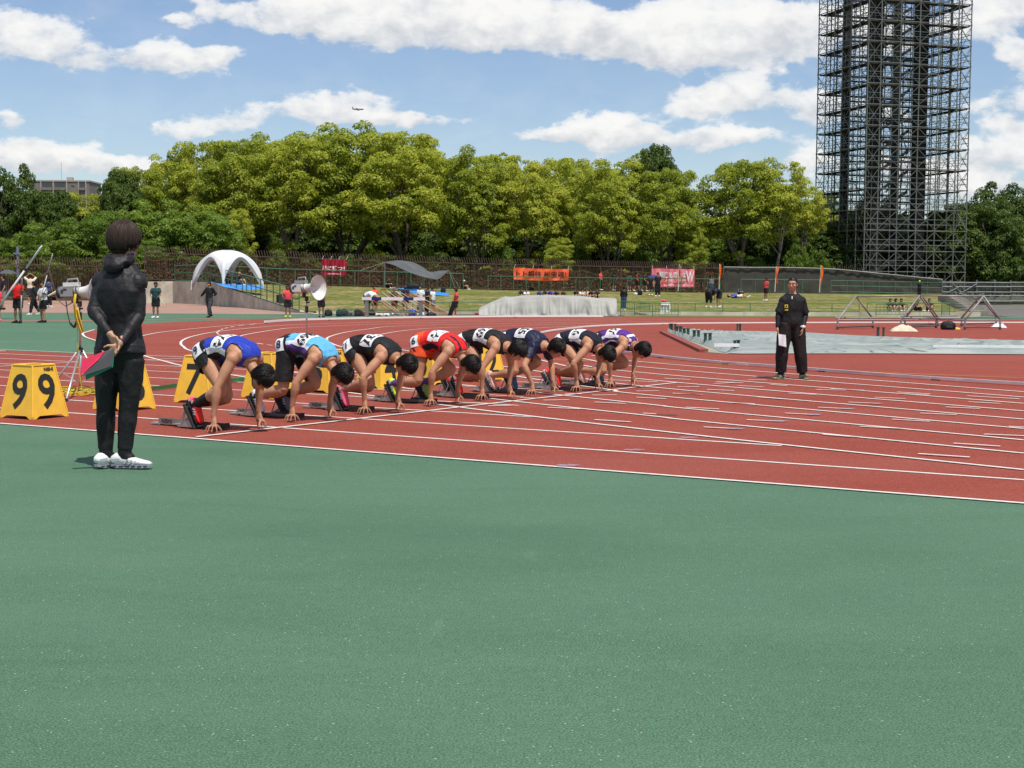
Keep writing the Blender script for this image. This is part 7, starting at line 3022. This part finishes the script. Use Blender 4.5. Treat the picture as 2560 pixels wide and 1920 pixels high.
bag(1032, 724, 40, 17, CL['jetblack'], 'black pile of gear in the shade of the sagging tarp', seed=34, where='b', group='bags on the grass bank', handle=False)
bag(1108, 732, 13, 14, CL['navy2'], 'navy rucksack on the right end of the blue sheet', seed=35, where='b', group='bags on the grass bank', handle=False)
bag(530, 703, 16, 12, CL['jetblack'], 'black bags at the left inside the white dome shelter', seed=36, where='b', group='bags on the grass bank', handle=False)
bag(563, 712, 12, 8, CL['cream'], 'cream basket on the blue sheet in the dome shelter', seed=37, where='b', group='bags on the grass bank', handle=False)
bag(628, 716, 22, 7, CL['darkgrey'], 'grey bundle on the blue sheet right of the seated person', seed=38, where='b', group='bags on the grass bank', handle=False)
bag(2300, 778, 9, 10, CL['jetblack'], 'small black box bag between the seated spectators', seed=39, where='b', group='bags on the grass bank', handle=False)
bag(1812, 746, 14, 3, CL['grey'], 'flat grey item lying on the grass near the bending pair', seed=40, where='b', group='bags on the grass bank', handle=False)

# things people carry on the left
def pole_between(a, b_, Y, r, mat, label, name='pole', Yb=None):
    p, q = AT(a[0], a[1], Y), AT(b_[0], b_[1], Yb or Y)
    t = thing(name, label, 'pole', p)
    n = 3
    MB().tube([Vector((0, 0, 0)), (q - p) * .62], r, 8).build('lower_section', mat, t, smooth=True)
    MB().tube([(q - p) * .62, (q - p) * .655], r * 1.15, 8).build('joint', INKB, t)
    MB().tube([(q - p) * .655, (q - p) * .97, (q - p)], [r, r, r * .4], 8).build('upper_section', mat, t, smooth=True)
    return t


pole_between((-8, 775), (105, 614), 51.0, .036, CL['white'], 'long white pole rising diagonally over the shoulder of the boy in red', Yb=50.4)
pole_between((94, 776), (132, 633), 51.5, .019, material('pole_grey', (.38, .37, .34), .5), 'tall thin grey pole held by the girl in white')
pole_between((52, 808), (55, 694), 50.5, .03, STEEL, 'pair of grey poles standing upright in front of the boy in red')
t = thing('pole', 'short pole with red stripe pointing out beside the grey megaphone', 'pole', AT(120, 740, 54))
MB().tube([(0, 0, 0), AT(145, 728, 54) - AT(120, 740, 54)], [.03, .06], 6).build('shaft', CL['cream'], t)
p_ = AT(694, 747, 67.0)
t = thing('equipment_case', 'grey hard case carried by the youth in coral beside the megaphone', 'case', p_)
k_ = 67.0 / FPX
MB().box((16 * k_, 0, 0), (24 * k_, .25, 22 * k_)).build('shell', CL['darkgrey'], t)
MB().box((1 * k_, 0, 0), (6 * k_, .28, 20 * k_)).build('lid', CL['jetblack'], t)
t = thing('frame_stand', 'light frame and white bag carried by the youth at the wall', 'frame', AT(392, 745, 66))
b0 = AT(392, 745, 66)
for a, b_ in (((392, 738), (412, 762)), ((384, 745), (386, 765)), ((398, 742), (404, 765))):
    MB().tube([AT(*a, 65.8) - b0, AT(*b_, 65.8) - b0], .02, 5).build('tube', CL['cream'], t)
MB().ell(AT(391, 752, 65.7) - b0, Vector((.07, 0, 0)), Vector((0, .06, 0)), Vector((0, 0, .13)), 10, 8).build('bag', CL['white'], t, smooth=True)
t = thing('black_cloth', 'black cloth hanging from the hands of the coral shirted youth by the poles', 'cloth', G(1126, 790))
b0 = G(1126, 790)
m = MB()
m.grid([[AT(1131 + i * 2.5 - j * 2.6, 752 + j * 8 + i, b0.y) - b0 + Vector((0, .04 * math.sin(i * 2 + j), 0)) for i in range(5)] for j in range(6)])
m.build('fabric', CL['jetblack'], t, smooth=True)
t = thing('towel', 'white towel and jacket hung over the wide green barrier', 'towel', G(1664, 789))
b0 = G(1664, 789)
for x0, x1, y1 in ((1651, 1660, 786), (1664, 1675, 780)):
    m = MB()
    m.grid([[AT(x0 + (x1 - x0) * i / 5 + math.sin(j * .9 + i) * .6, 757 + (y1 - 757) * j / 6, b0.y) - b0 + Vector((0, -.06 - .05 * math.sin(i * 1.9), 0)) for i in range(6)] for j in range(7)])
    m.build('cloth', CL['white'], t, smooth=True)
m = MB()
m.ell(AT(1660, 753, b0.y) - b0, Vector((.12, 0, 0)), Vector((0, .12, 0)), Vector((0, 0, .07)), 12, 7)
m.build('cap', CL['coral'], t, smooth=True)
m = MB()
m.grid([[AT(1652 + i * 5.5, 756 + j * 3, b0.y) - b0 + Vector((0, -.1 - .02 * j, 0)) for i in range(5)] for j in range(3)])
m.build('cloth', CL['white'], t, smooth=True)


def umbrella(px, py, Y, rpx, hand_py, label, mat):
    p = AT(px, py, Y)
    r = rpx * Y / FPX
    t = thing('umbrella', label, 'umbrella', p)
    n = 8
    for i in range(n):
        m = MB()
        P = []
        for j in range(5):
            q = j / 4
            row = []
            for u in range(4):
                th = 2 * math.pi * (i + u / 3) / n
                rr2 = r * q * (1 - .06 * math.sin(math.pi * u / 3) * q)
                row.append(Vector((rr2 * math.cos(th), rr2 * math.sin(th), r * .42 * (1 - q * q))))
            P.append(row)
        m.grid(P)
        m.build('panel', mat, t, smooth=True)
    MB().tube([(0, 0, r * .48), AT(px + 1, hand_py, Y) - p], .012, 6).build('shaft', STEEL, t)
    return t


pu = BK(1632, 739)
umbrella(1634, 694, pu.y - .2, 15.5, 716, 'navy blue umbrella shading the two people in black', cloth(48, 66, 130, .5))
umbrella(20, 684, 57, 23, 735, 'grey umbrella at the left edge of the picture', cloth(84, 88, 96, .5))

# ---- white dome shelter and its sheet
DOMEW = material('dome_cloth', (0.70, 0.73, 0.76), 0.6, (0.62, 0.65, 0.69), 1.5, .3, 6.0, trans=0.12)
fp = AT(578, 716, 92.0)
Rr, Hh = 2.28, 2.30
dc = Vector((AT(567, 716, 94).x, 94.2, fp.z))
t = thing('dome_shelter', 'white four legged dome shelter standing on the bank behind the ramp rail', 'shelter', dc)
P = []
NT_ = 96
for j in range(15):
    q = .10 + .90 * j / 14
    row = []
    for i in range(NT_ + 1):
        th = 2 * math.pi * i / NT_ + R(4)
        w_ = abs(math.sin(2 * (th - R(4))))
        e = w_ ** .48
        er, ez = Rr * (1 - .42 * e), Hh * .80 * e
        z = ez + (Hh - ez) * math.sqrt(max(0, 1 - q ** 2.1)) 
        row.append(Vector((er * q * math.cos(th), er * q * math.sin(th), z)))
    P.append(row)
m = MB()
m.grid(P)
o = m.build('canopy', DOMEW, t, smooth=True)
m = MB()
m.grid([[p * 1.0 + Vector((0, 0, .004)), p * .93 + Vector((0, 0, -.06))] for p in P[-1]])
m.build('edge_band', material('dome_edge', (.45, .48, .52), .6), t, smooth=True)
m = MB()
m.ell(Vector((0, 0, Hh - .015)), Vector((.36, 0, 0)), Vector((0, .36, 0)), Vector((0, 0, .05)), 16, 6)
m.build('vent_cap', CL['darkgrey'], t, smooth=True)
for i in range(4):
    th = i * math.pi / 2 + R(4)
    c_ = Vector((Rr * math.cos(th), Rr * math.sin(th), 0))
    m = MB()
    m.tube([c_ * .985 + Vector((0, 0, .35)), c_ + Vector((0, 0, -.25))], .03, 6)
    m.build('leg', CL['white'], t)


def sheet(poly, label, mat, where=BK, lift_=.04):
    P = [where(*p) for p in poly]
    t = thing('ground_sheet', label, 'ground sheet', P[0], group='bright blue ground sheets')
    bm = bmesh.new()
    vs = [bm.verts.new(p - P[0] + Vector((0, 0, lift_))) for p in P]
    f_ = bm.faces.new(vs)
    bmesh.ops.triangulate(bm, faces=[f_])
    bmesh.ops.subdivide_edges(bm, edges=bm.edges[:], cuts=3, use_grid_fill=True)
    for v in bm.verts:
        v.co.z += .05 * mnoise.noise(Vector((v.co.x * 1.5, v.co.y * 1.5, 2)))
    me = bpy.data.meshes.new('sheet')
    bm.to_mesh(me)
    bm.free()
    me.materials.append(mat)
    link('sheet', me, t)
    return t


BLUES = material('blue_sheet', (0.035, 0.22, 0.62), 0.45, (0.05, 0.28, 0.70), 2.0, .4, 3.0)
sheet([(527, 706), (560, 719), (600, 726), (630, 727.5), (662, 722), (655, 715), (600, 713), (560, 711)], 'bright blue ground sheet spread under the white dome shelter', BLUES, lambda x, y: AT(x, y, 92 - (y - 712) * .35))
sheet([(990, 722), (1032, 733), (1085, 740), (1122, 741), (1124, 734), (1064, 726), (1014, 722)], 'bright blue ground sheet under the sagging grey tarp', BLUES)

# ---- sagging grey tarp on poles
t = thing('tarp_shelter', 'dark grey tarp sagging between thin poles and ropes on the bank', 'tarp', AT(962, 716, 106))
b0 = AT(962, 716, 106)
top_e = [(962, 655.5), (990, 651), (1018, 653), (1041, 659), (1060, 670), (1076, 680), (1097, 677), (1122, 676)]
bot_e = [(963, 656.5), (985, 663), (1008, 674), (1035, 685), (1058, 692), (1076, 696), (1096, 697.5), (1120, 677.5)]
TT = [np.array(p) for p in crom(top_e, 4)]
BT = [np.array(p) for p in crom(bot_e, 4)]
m = MB()
m.grid([[AT(*(a + (b_ - a) * v / 6), 106 + (1 - v / 6) * 2.6 + .15 * math.sin(i * .7)) - b0 + Vector((0, 0, -.06 * math.sin(v / 6 * math.pi))) for v in range(7)] for i, (a, b_) in enumerate(zip(TT, BT))])
m.build('canvas', material('tarp_canvas', (.075, .085, .09), .6, (.13, .14, .145), 1.2, .4, 5, trans=.1), t, smooth=True)
for a, b_ in (((962, 655), (962, 717)), ((1057, 690), (1054, 716)), ((1122, 676), (1138, 722))):
    MB().tube([AT(*a, 106) - b0, AT(*b_, 106) - b0], .025, 6).build('pole', STEEL, t)
for a, b_ in (((962, 655), (900, 677)), ((962, 656), (926, 678)), ((1122, 676), (1150, 720))):
    MB().tube([AT(*a, 106) - b0, AT(*b_, 107) - b0], .012, 4).build('rope', CL['cream'], t)


# ---- banners on the fence
def banner(tl, tr, br, bl, Y, label, mat, texts, fringe=None, sag=1.5):
    p0 = AT(*tl, Y)
    t = thing('banner', label, 'banner', p0)
    tl, tr, br, bl = [np.array(p, float) for p in (tl, tr, br, bl)]
    def at(u, v, dy=0.0):
        a = tl + (tr - tl) * u
        b_ = bl + (br - bl) * u
        q = a + (b_ - a) * v
        q[1] += sag * math.sin(math.pi * u) * (.4 + .6 * v)
        return AT(q[0], q[1], Y + dy + .09 * math.sin(u * 17 + v * 3) * (.5 + .5 * v) + .04 * math.sin(u * 41)) - p0
    m = MB()
    m.grid([[at(i / 40, j / 10) for i in range(41)] for j in range(11)])
    o = m.build('fabric', mat, t, smooth=True)
    W0_ = np.linalg.norm(tr - tl)
    H0_ = np.linalg.norm(bl - tl)
    for body, u0, u1, v0, v1, tm in texts:
        vs, fs = text_mesh(body, 1.0, bold=.018)
        xs, ys = [v.x for v in vs], [v.y for v in vs]
        sx, sy = max(xs) - min(xs), max(ys) - min(ys)
        m = MB()
        m.add([at(u0 + (v.x - min(xs)) / sx * (u1 - u0), v1 - (v.y - min(ys)) / sy * (v1 - v0), -.05) for v in vs], fs)
        m.build('lettering', tm, o)
    for u in (0.02, .35, .68, .98):
        MB().tube([at(u, 0.0), at(u, 0) + Vector((.05, .6, .25))], .01, 4).build('tie', CL['white'], t)
    return t


banner((804, 647.5), (867, 649), (866, 690.5), (804, 690), 111.2, 'crimson banner with white brush lettering tied to the fence above the megaphone', material('crimson', lin(168, 22, 48), .6, lin(120, 14, 36), 1.5), [('己に勝つ!!', .04, .93, .38, .68, CL['white']), ('大阪府立高校陸上部', .22, .78, .80, .90, CL['white'])], sag=.8)
banner((1283.5, 669), (1423, 673), (1421, 700.5), (1284, 698.5), 116.8, 'long orange banner with black lettering hanging behind the green rail', material('orange_cloth', lin(238, 106, 62), .6, lin(222, 88, 48), 1.5), [('トト根性 松虫魂!', .05, .95, .20, .74, cloth(66, 34, 40)), ('中学校  陸上競技部', .36, .63, .83, .91, cloth(80, 40, 44))], sag=2.0)
banner((1629, 670.5), (1737, 673), (1735.5, 718), (1630, 716.5), 120.2, 'red and white printed banner partly hidden by the blue umbrella', material('redwhite', lin(206, 40, 66), .6, lin(226, 150, 160), 2.2), [('競技を思いな', .18, .80, .16, .48, CL['white']), ('人生こそ決', .30, .80, .56, .74, CL['white']), ('陸上競技部父母会保護者一同', .28, .97, .84, .95, CL['white']), ('W', .80, .99, .12, .70, CL['white'])], sag=.8)


def flag(px, y0, y1, x1, fy0, fy1, Y, label, w_=8):
    b0 = AT(px, y1, Y)
    t = thing('flag', label, 'flag', b0, group='narrow orange flags on white poles along the bank')
    MB().tube([(0, 0, 0), AT(x1, y0, Y) - b0], .035, 6).build('pole', CL['cream'], t)
    m = MB()
    P = []
    for j in range(13):
        v = j / 12
        y = fy0 + (fy1 - fy0) * v
        x = x1 + (px - x1) * (y - y0) / (y1 - y0)
        ww = w_ * (.75 + .35 * math.sin(v * 5 + px))
        P.append([AT(x + .6 + ww * u / 4, y + (u / 4) * (2.5 * v), Y) - b0 + Vector((0, -.12 * math.sin(u * 1.4 + v * 4), 0)) for u in range(5)])
    m.grid(P)
    m.build('cloth', material('flag_orange', lin(238, 84, 40), .6, lin(232, 150, 50), 1.6, detail=1), t, smooth=True)
    return t


flag(1695, 661, 728, 1698.5, 663, 702, 117, 'thin orange flag in front of the red and white banner', 3)
flag(1797.5, 660, 730, 1799, 661, 703, 119, 'orange flag at the left end of the black screen', 4)
flag(1937, 666, 730, 1941, 667, 706, 119, 'orange and yellow flag just left of the official', 6)
flag(2048.5, 663, 731, 2052.5, 665, 711, 119.5, 'orange and yellow flag just right of the official', 5.5)

# ---- covered pit
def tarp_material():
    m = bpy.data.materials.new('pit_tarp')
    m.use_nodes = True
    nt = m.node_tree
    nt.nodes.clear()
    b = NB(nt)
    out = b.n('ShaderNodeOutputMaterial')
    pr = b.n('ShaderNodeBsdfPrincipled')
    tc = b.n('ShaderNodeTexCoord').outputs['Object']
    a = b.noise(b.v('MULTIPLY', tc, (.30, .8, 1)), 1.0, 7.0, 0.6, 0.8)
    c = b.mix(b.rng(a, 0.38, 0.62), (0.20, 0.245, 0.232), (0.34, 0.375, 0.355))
    # thin dark crease lines: shade of the folds painted into the colour
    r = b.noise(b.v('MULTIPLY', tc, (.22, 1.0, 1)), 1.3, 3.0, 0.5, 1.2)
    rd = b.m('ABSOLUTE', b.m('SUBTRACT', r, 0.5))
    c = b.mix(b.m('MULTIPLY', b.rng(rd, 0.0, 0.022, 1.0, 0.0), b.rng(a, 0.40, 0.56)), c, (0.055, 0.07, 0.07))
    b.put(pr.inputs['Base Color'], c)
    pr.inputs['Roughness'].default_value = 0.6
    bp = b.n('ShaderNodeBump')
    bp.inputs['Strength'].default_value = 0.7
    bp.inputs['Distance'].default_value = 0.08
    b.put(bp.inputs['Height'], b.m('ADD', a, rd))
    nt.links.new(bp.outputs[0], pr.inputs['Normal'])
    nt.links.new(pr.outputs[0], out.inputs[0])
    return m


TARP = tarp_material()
t = thing('pit_cover', 'huge creased grey green tarp covering the pit beyond the official', 'tarp', G(1670, 831))
b0 = G(1670, 831)
m = MB()
rows_ = []
far_c = [(1669, 831), (1740, 828), (1819, 829), (1900, 829.5), (2006, 832), (2100, 838), (2201, 842.5), (2300, 846), (2389, 848.6), (2560, 853), (2700, 857)]
near_c = [(1669, 831), (1700, 843), (1735, 855), (1780, 870), (1823, 884), (1950, 885), (2100, 885), (2250, 885), (2400, 886), (2560, 887), (2700, 889)]
FC, NC_ = crom(far_c, 14), crom(near_c, 14)
NJ = 44
for i, (a, b_) in enumerate(zip(FC, NC_)):
    pa, pb = G(*a), G(*b_)
    row = []
    for j in range(NJ + 1):
        v = j / NJ
        p = pa.lerp(pb, v)
        env = min(1, 2.6 * v + .03) * min(1, 4 * (1 - v) + .12) * min(1, i / 10)
        n_ = mnoise.noise(Vector((p.x * .55, p.y * .9, 0)))
        r_ = 1 - abs(mnoise.noise(Vector((p.x * .28 + 3, p.y * .8, 5)))) * 2
        r2 = 1 - abs(mnoise.noise(Vector((p.x * .8, p.y * 1.9, 9)))) * 2
        z = .02 + env * (.02 + .022 * n_ + .12 * max(0, r_) ** 9 * (.3 + .7 * min(1, 2.2 * (1 - v))) + .04 * max(0, r2) ** 6)
        if v > .90:
            z = max(z, .11 + .03 * n_)
        if v > .975:
            z = .012
        row.append(p - b0 + Vector((0, 0, z)))
    rows_.append(row)
m.grid(rows_)
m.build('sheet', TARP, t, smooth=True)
m = MB()
m.bar(G(2330, 879) - b0 + Vector((0, 0, .10)), G(2640, 881) - b0 + Vector((0, 0, .10)), .10, .09)
m.build('edge_bar', CL['white'], t)
m = MB()
m.bar(G(1657, 832) - b0 + Vector((0, 0, .03)), G(1759, 880) - b0 + Vector((0, 0, .03)), .20, .06)
t2 = thing('pit_kerb_board', 'red painted board along the left edge of the covered pit', 'board', b0)
m.build('plank', material('board_red', (.24, .06, .045), .8), t2)
flat('pit_apron', [G(1664, 831), G(1762, 880.5), G(1825, 885.5), G(1672, 830)], .004, material('sandy', (.33, .32, .26), .95, (.25, .25, .19), 2.0))
POSTG = material('post_dark_green', (0.025, 0.075, 0.055), .5)
POSTK = material('post_black', (0.02, 0.03, 0.028), .5)
for i, (xs, y0, y1, lb) in enumerate([((1675, 1681.5, 1688), 810, 829.5, 'at the far left tip of the pit cover'), ((1690.5, 1695, 1699.5, 1704.5), 816.5, 838, 'second from the far tip of the pit cover'), ((1709, 1714, 1719, 1723.5), 822, 844, 'third along the left edge of the pit cover'),
                                        ((1734.5, 1739, 1745.5, 1749.5), 827, 852, 'fourth along the left edge of the pit cover'), ((1762.5, 1767, 1774, 1779), 834, 861, 'fifth and nearest along the left edge of the pit cover'), ((1837, 1850), 852, 881, 'with a white crosspiece near the front of the pit cover'),
                                        ((1843.5, 1853), 810.5, 829.5, 'standing alone on the far side of the pit cover'), ((2194, 2200.5, 2208.5), 819, 841, 'right of the official on the far side of the pit cover')]):
    c_ = G(sum(xs) / len(xs), y1)
    k_ = c_.y / FPX
    t = thing('post_stand', 'short dark green posts ' + lb, 'posts', c_, group='clusters of short posts round the covered pit')
    for q, x in enumerate(xs):
        h_ = (y1 - y0) * k_
        xx = (x - sum(xs) / len(xs)) * k_
        yy = ((q % 2) * .25)
        MB().tube([(xx, yy, 0), (xx, yy, h_)], .032, 6).build('post', POSTK if q % 2 else POSTG, t)
    for q, x in enumerate(xs):
        MB().box(((x - sum(xs) / len(xs)) * k_, (q % 2) * .25, h_ + .006), (.10, .10, .012)).build('cap', POSTG, t)
    if len(xs) == 2 and y1 > 860:
        MB().box((-.25, -.1, .16), (.55, .06, .07)).build('crosspiece', CL['white'], t)

# ---- tubular ridge frames
FR = material('frame_grey', (0.30, 0.31, 0.30), .5, (.22, .23, .22), 4.0, metal=.3)
FRD = material('frame_foot', (0.05, 0.05, 0.055), .6)
b0 = G(2300, 822)
yb = b0.y
kf = yb / FPX
groups_ = [((2140, 741), (2094, 823.5), (2182, 820), 0.0), ((2299, 739), (2252, 823), (2340, 820), 0.0), ((2306, 741), (2262, 818), (2344, 815), 1.1), ((2459, 740), (2412, 824), (2500, 824), -.2), ((2450, 741), (2404, 815), (2490, 812), 1.4)]
tt = thing('pipe_frame', 'long low ridge frame of grey pipes with triangular ends standing behind the pit', 'frame', b0)
legs_ = []
for apex, lft, rgt, dy in groups_:
    A_ = AT(apex[0], apex[1], yb + dy) - b0
    L_ = G(*lft) - b0
    R__ = G(*rgt) - b0
    hL = L_ + Vector((0, 0, .32))
    hR = R__ + Vector((0, 0, .32))
    for a, b_ in ((A_, hL), (A_, hR)):
        MB().tube([a, b_], .030, 8).build('sloping_pipe', FR, tt, smooth=True)
    for a, b_ in ((hL, L_), (hR, R__)):
        MB().tube([a, b_], .034, 8).build('leg', FR, tt)
        MB().tube([b_ + Vector((0, 0, .09)), b_], .045, 8).build('foot', FRD, tt)
    MB().tube([hL, hR], .024, 6).build('cross_pipe', FR, tt)
    MB().tube([L_ + Vector((0, 0, .07)), R__ + Vector((0, 0, .07))], .022, 6).build('ground_pipe', FRD, tt)
    legs_.append((A_, hL, hR))
for a, b_ in ((0, 1), (1, 3)):
    MB().tube([legs_[a][0], legs_[b_][0]], .028, 8).build('ridge_pipe', FR, tt, smooth=True)
for a, b_ in ((0, 1), (1, 3), (2, 4)):
    MB().tube([legs_[a][2] if a else legs_[a][1], legs_[b_][1]], .026, 8).build('side_pipe', FR, tt)
    MB().tube([legs_[a][1] + Vector((.1, .9, .05)), legs_[b_][1] + Vector((.1, .9, .05))], .026, 8).build('side_pipe', FR, tt)


def heap(px, py, wpx, hpx, mat, label, seed, name='cloth_heap', cat='cloth'):
    p = G(px, py)
    k_ = p.y / FPX
    w_, h_ = wpx * k_, hpx * k_
    rs = np.random.RandomState(seed)
    m = MB()
    rows_ = []
    for j in range(13):
        row = []
        for i in range(25):
            x, y = (i / 24 - .5) * 2, (j / 12 - .5) * 2
            r = min(1, max(abs(x), abs(y)) ** 2)
            n_ = 1 - abs(mnoise.noise(Vector((x * 2.2 + seed, y * 2.0, seed)))) * 2
            n2 = mnoise.noise(Vector((x * 1.4, y * 1.3, seed * 2.0)))
            z = .62 * h_ * (1 - r) ** .6 * (.5 + .4 * max(0, n_) ** 1.2 + .6 * n2)
            row.append(Vector((x * w_ / 2 * (1 + .12 * mnoise.noise(Vector((y * 2, seed, 1)))), y * w_ * .3, max(z, 0) + .012)))
        rows_.append(row)
    m.grid(rows_)
    t = thing(name, label, cat, p)
    m.build('folds', mat, t, smooth=True)
    return t


heap(2258, 829, 62, 26, CL['cream'], 'crumpled beige cloth lying on the track in front of the ridge frame', 3)
heap(2497, 820, 36, 18, CL['white'], 'crumpled white sheets under the right end of the ridge frame', 5)
bag(2370, 824, 38, 21, CL['jetblack'], 'black sports bag lying under the ridge frame', seed=50, group=None, depth=.45)
heap(2391, 824, 18, 9, material('yellow_cloth', (.62, .50, .08), .7), 'small yellow cloth beside the black sports bag', 8)

bpy.data.scenes.remove(TMP)
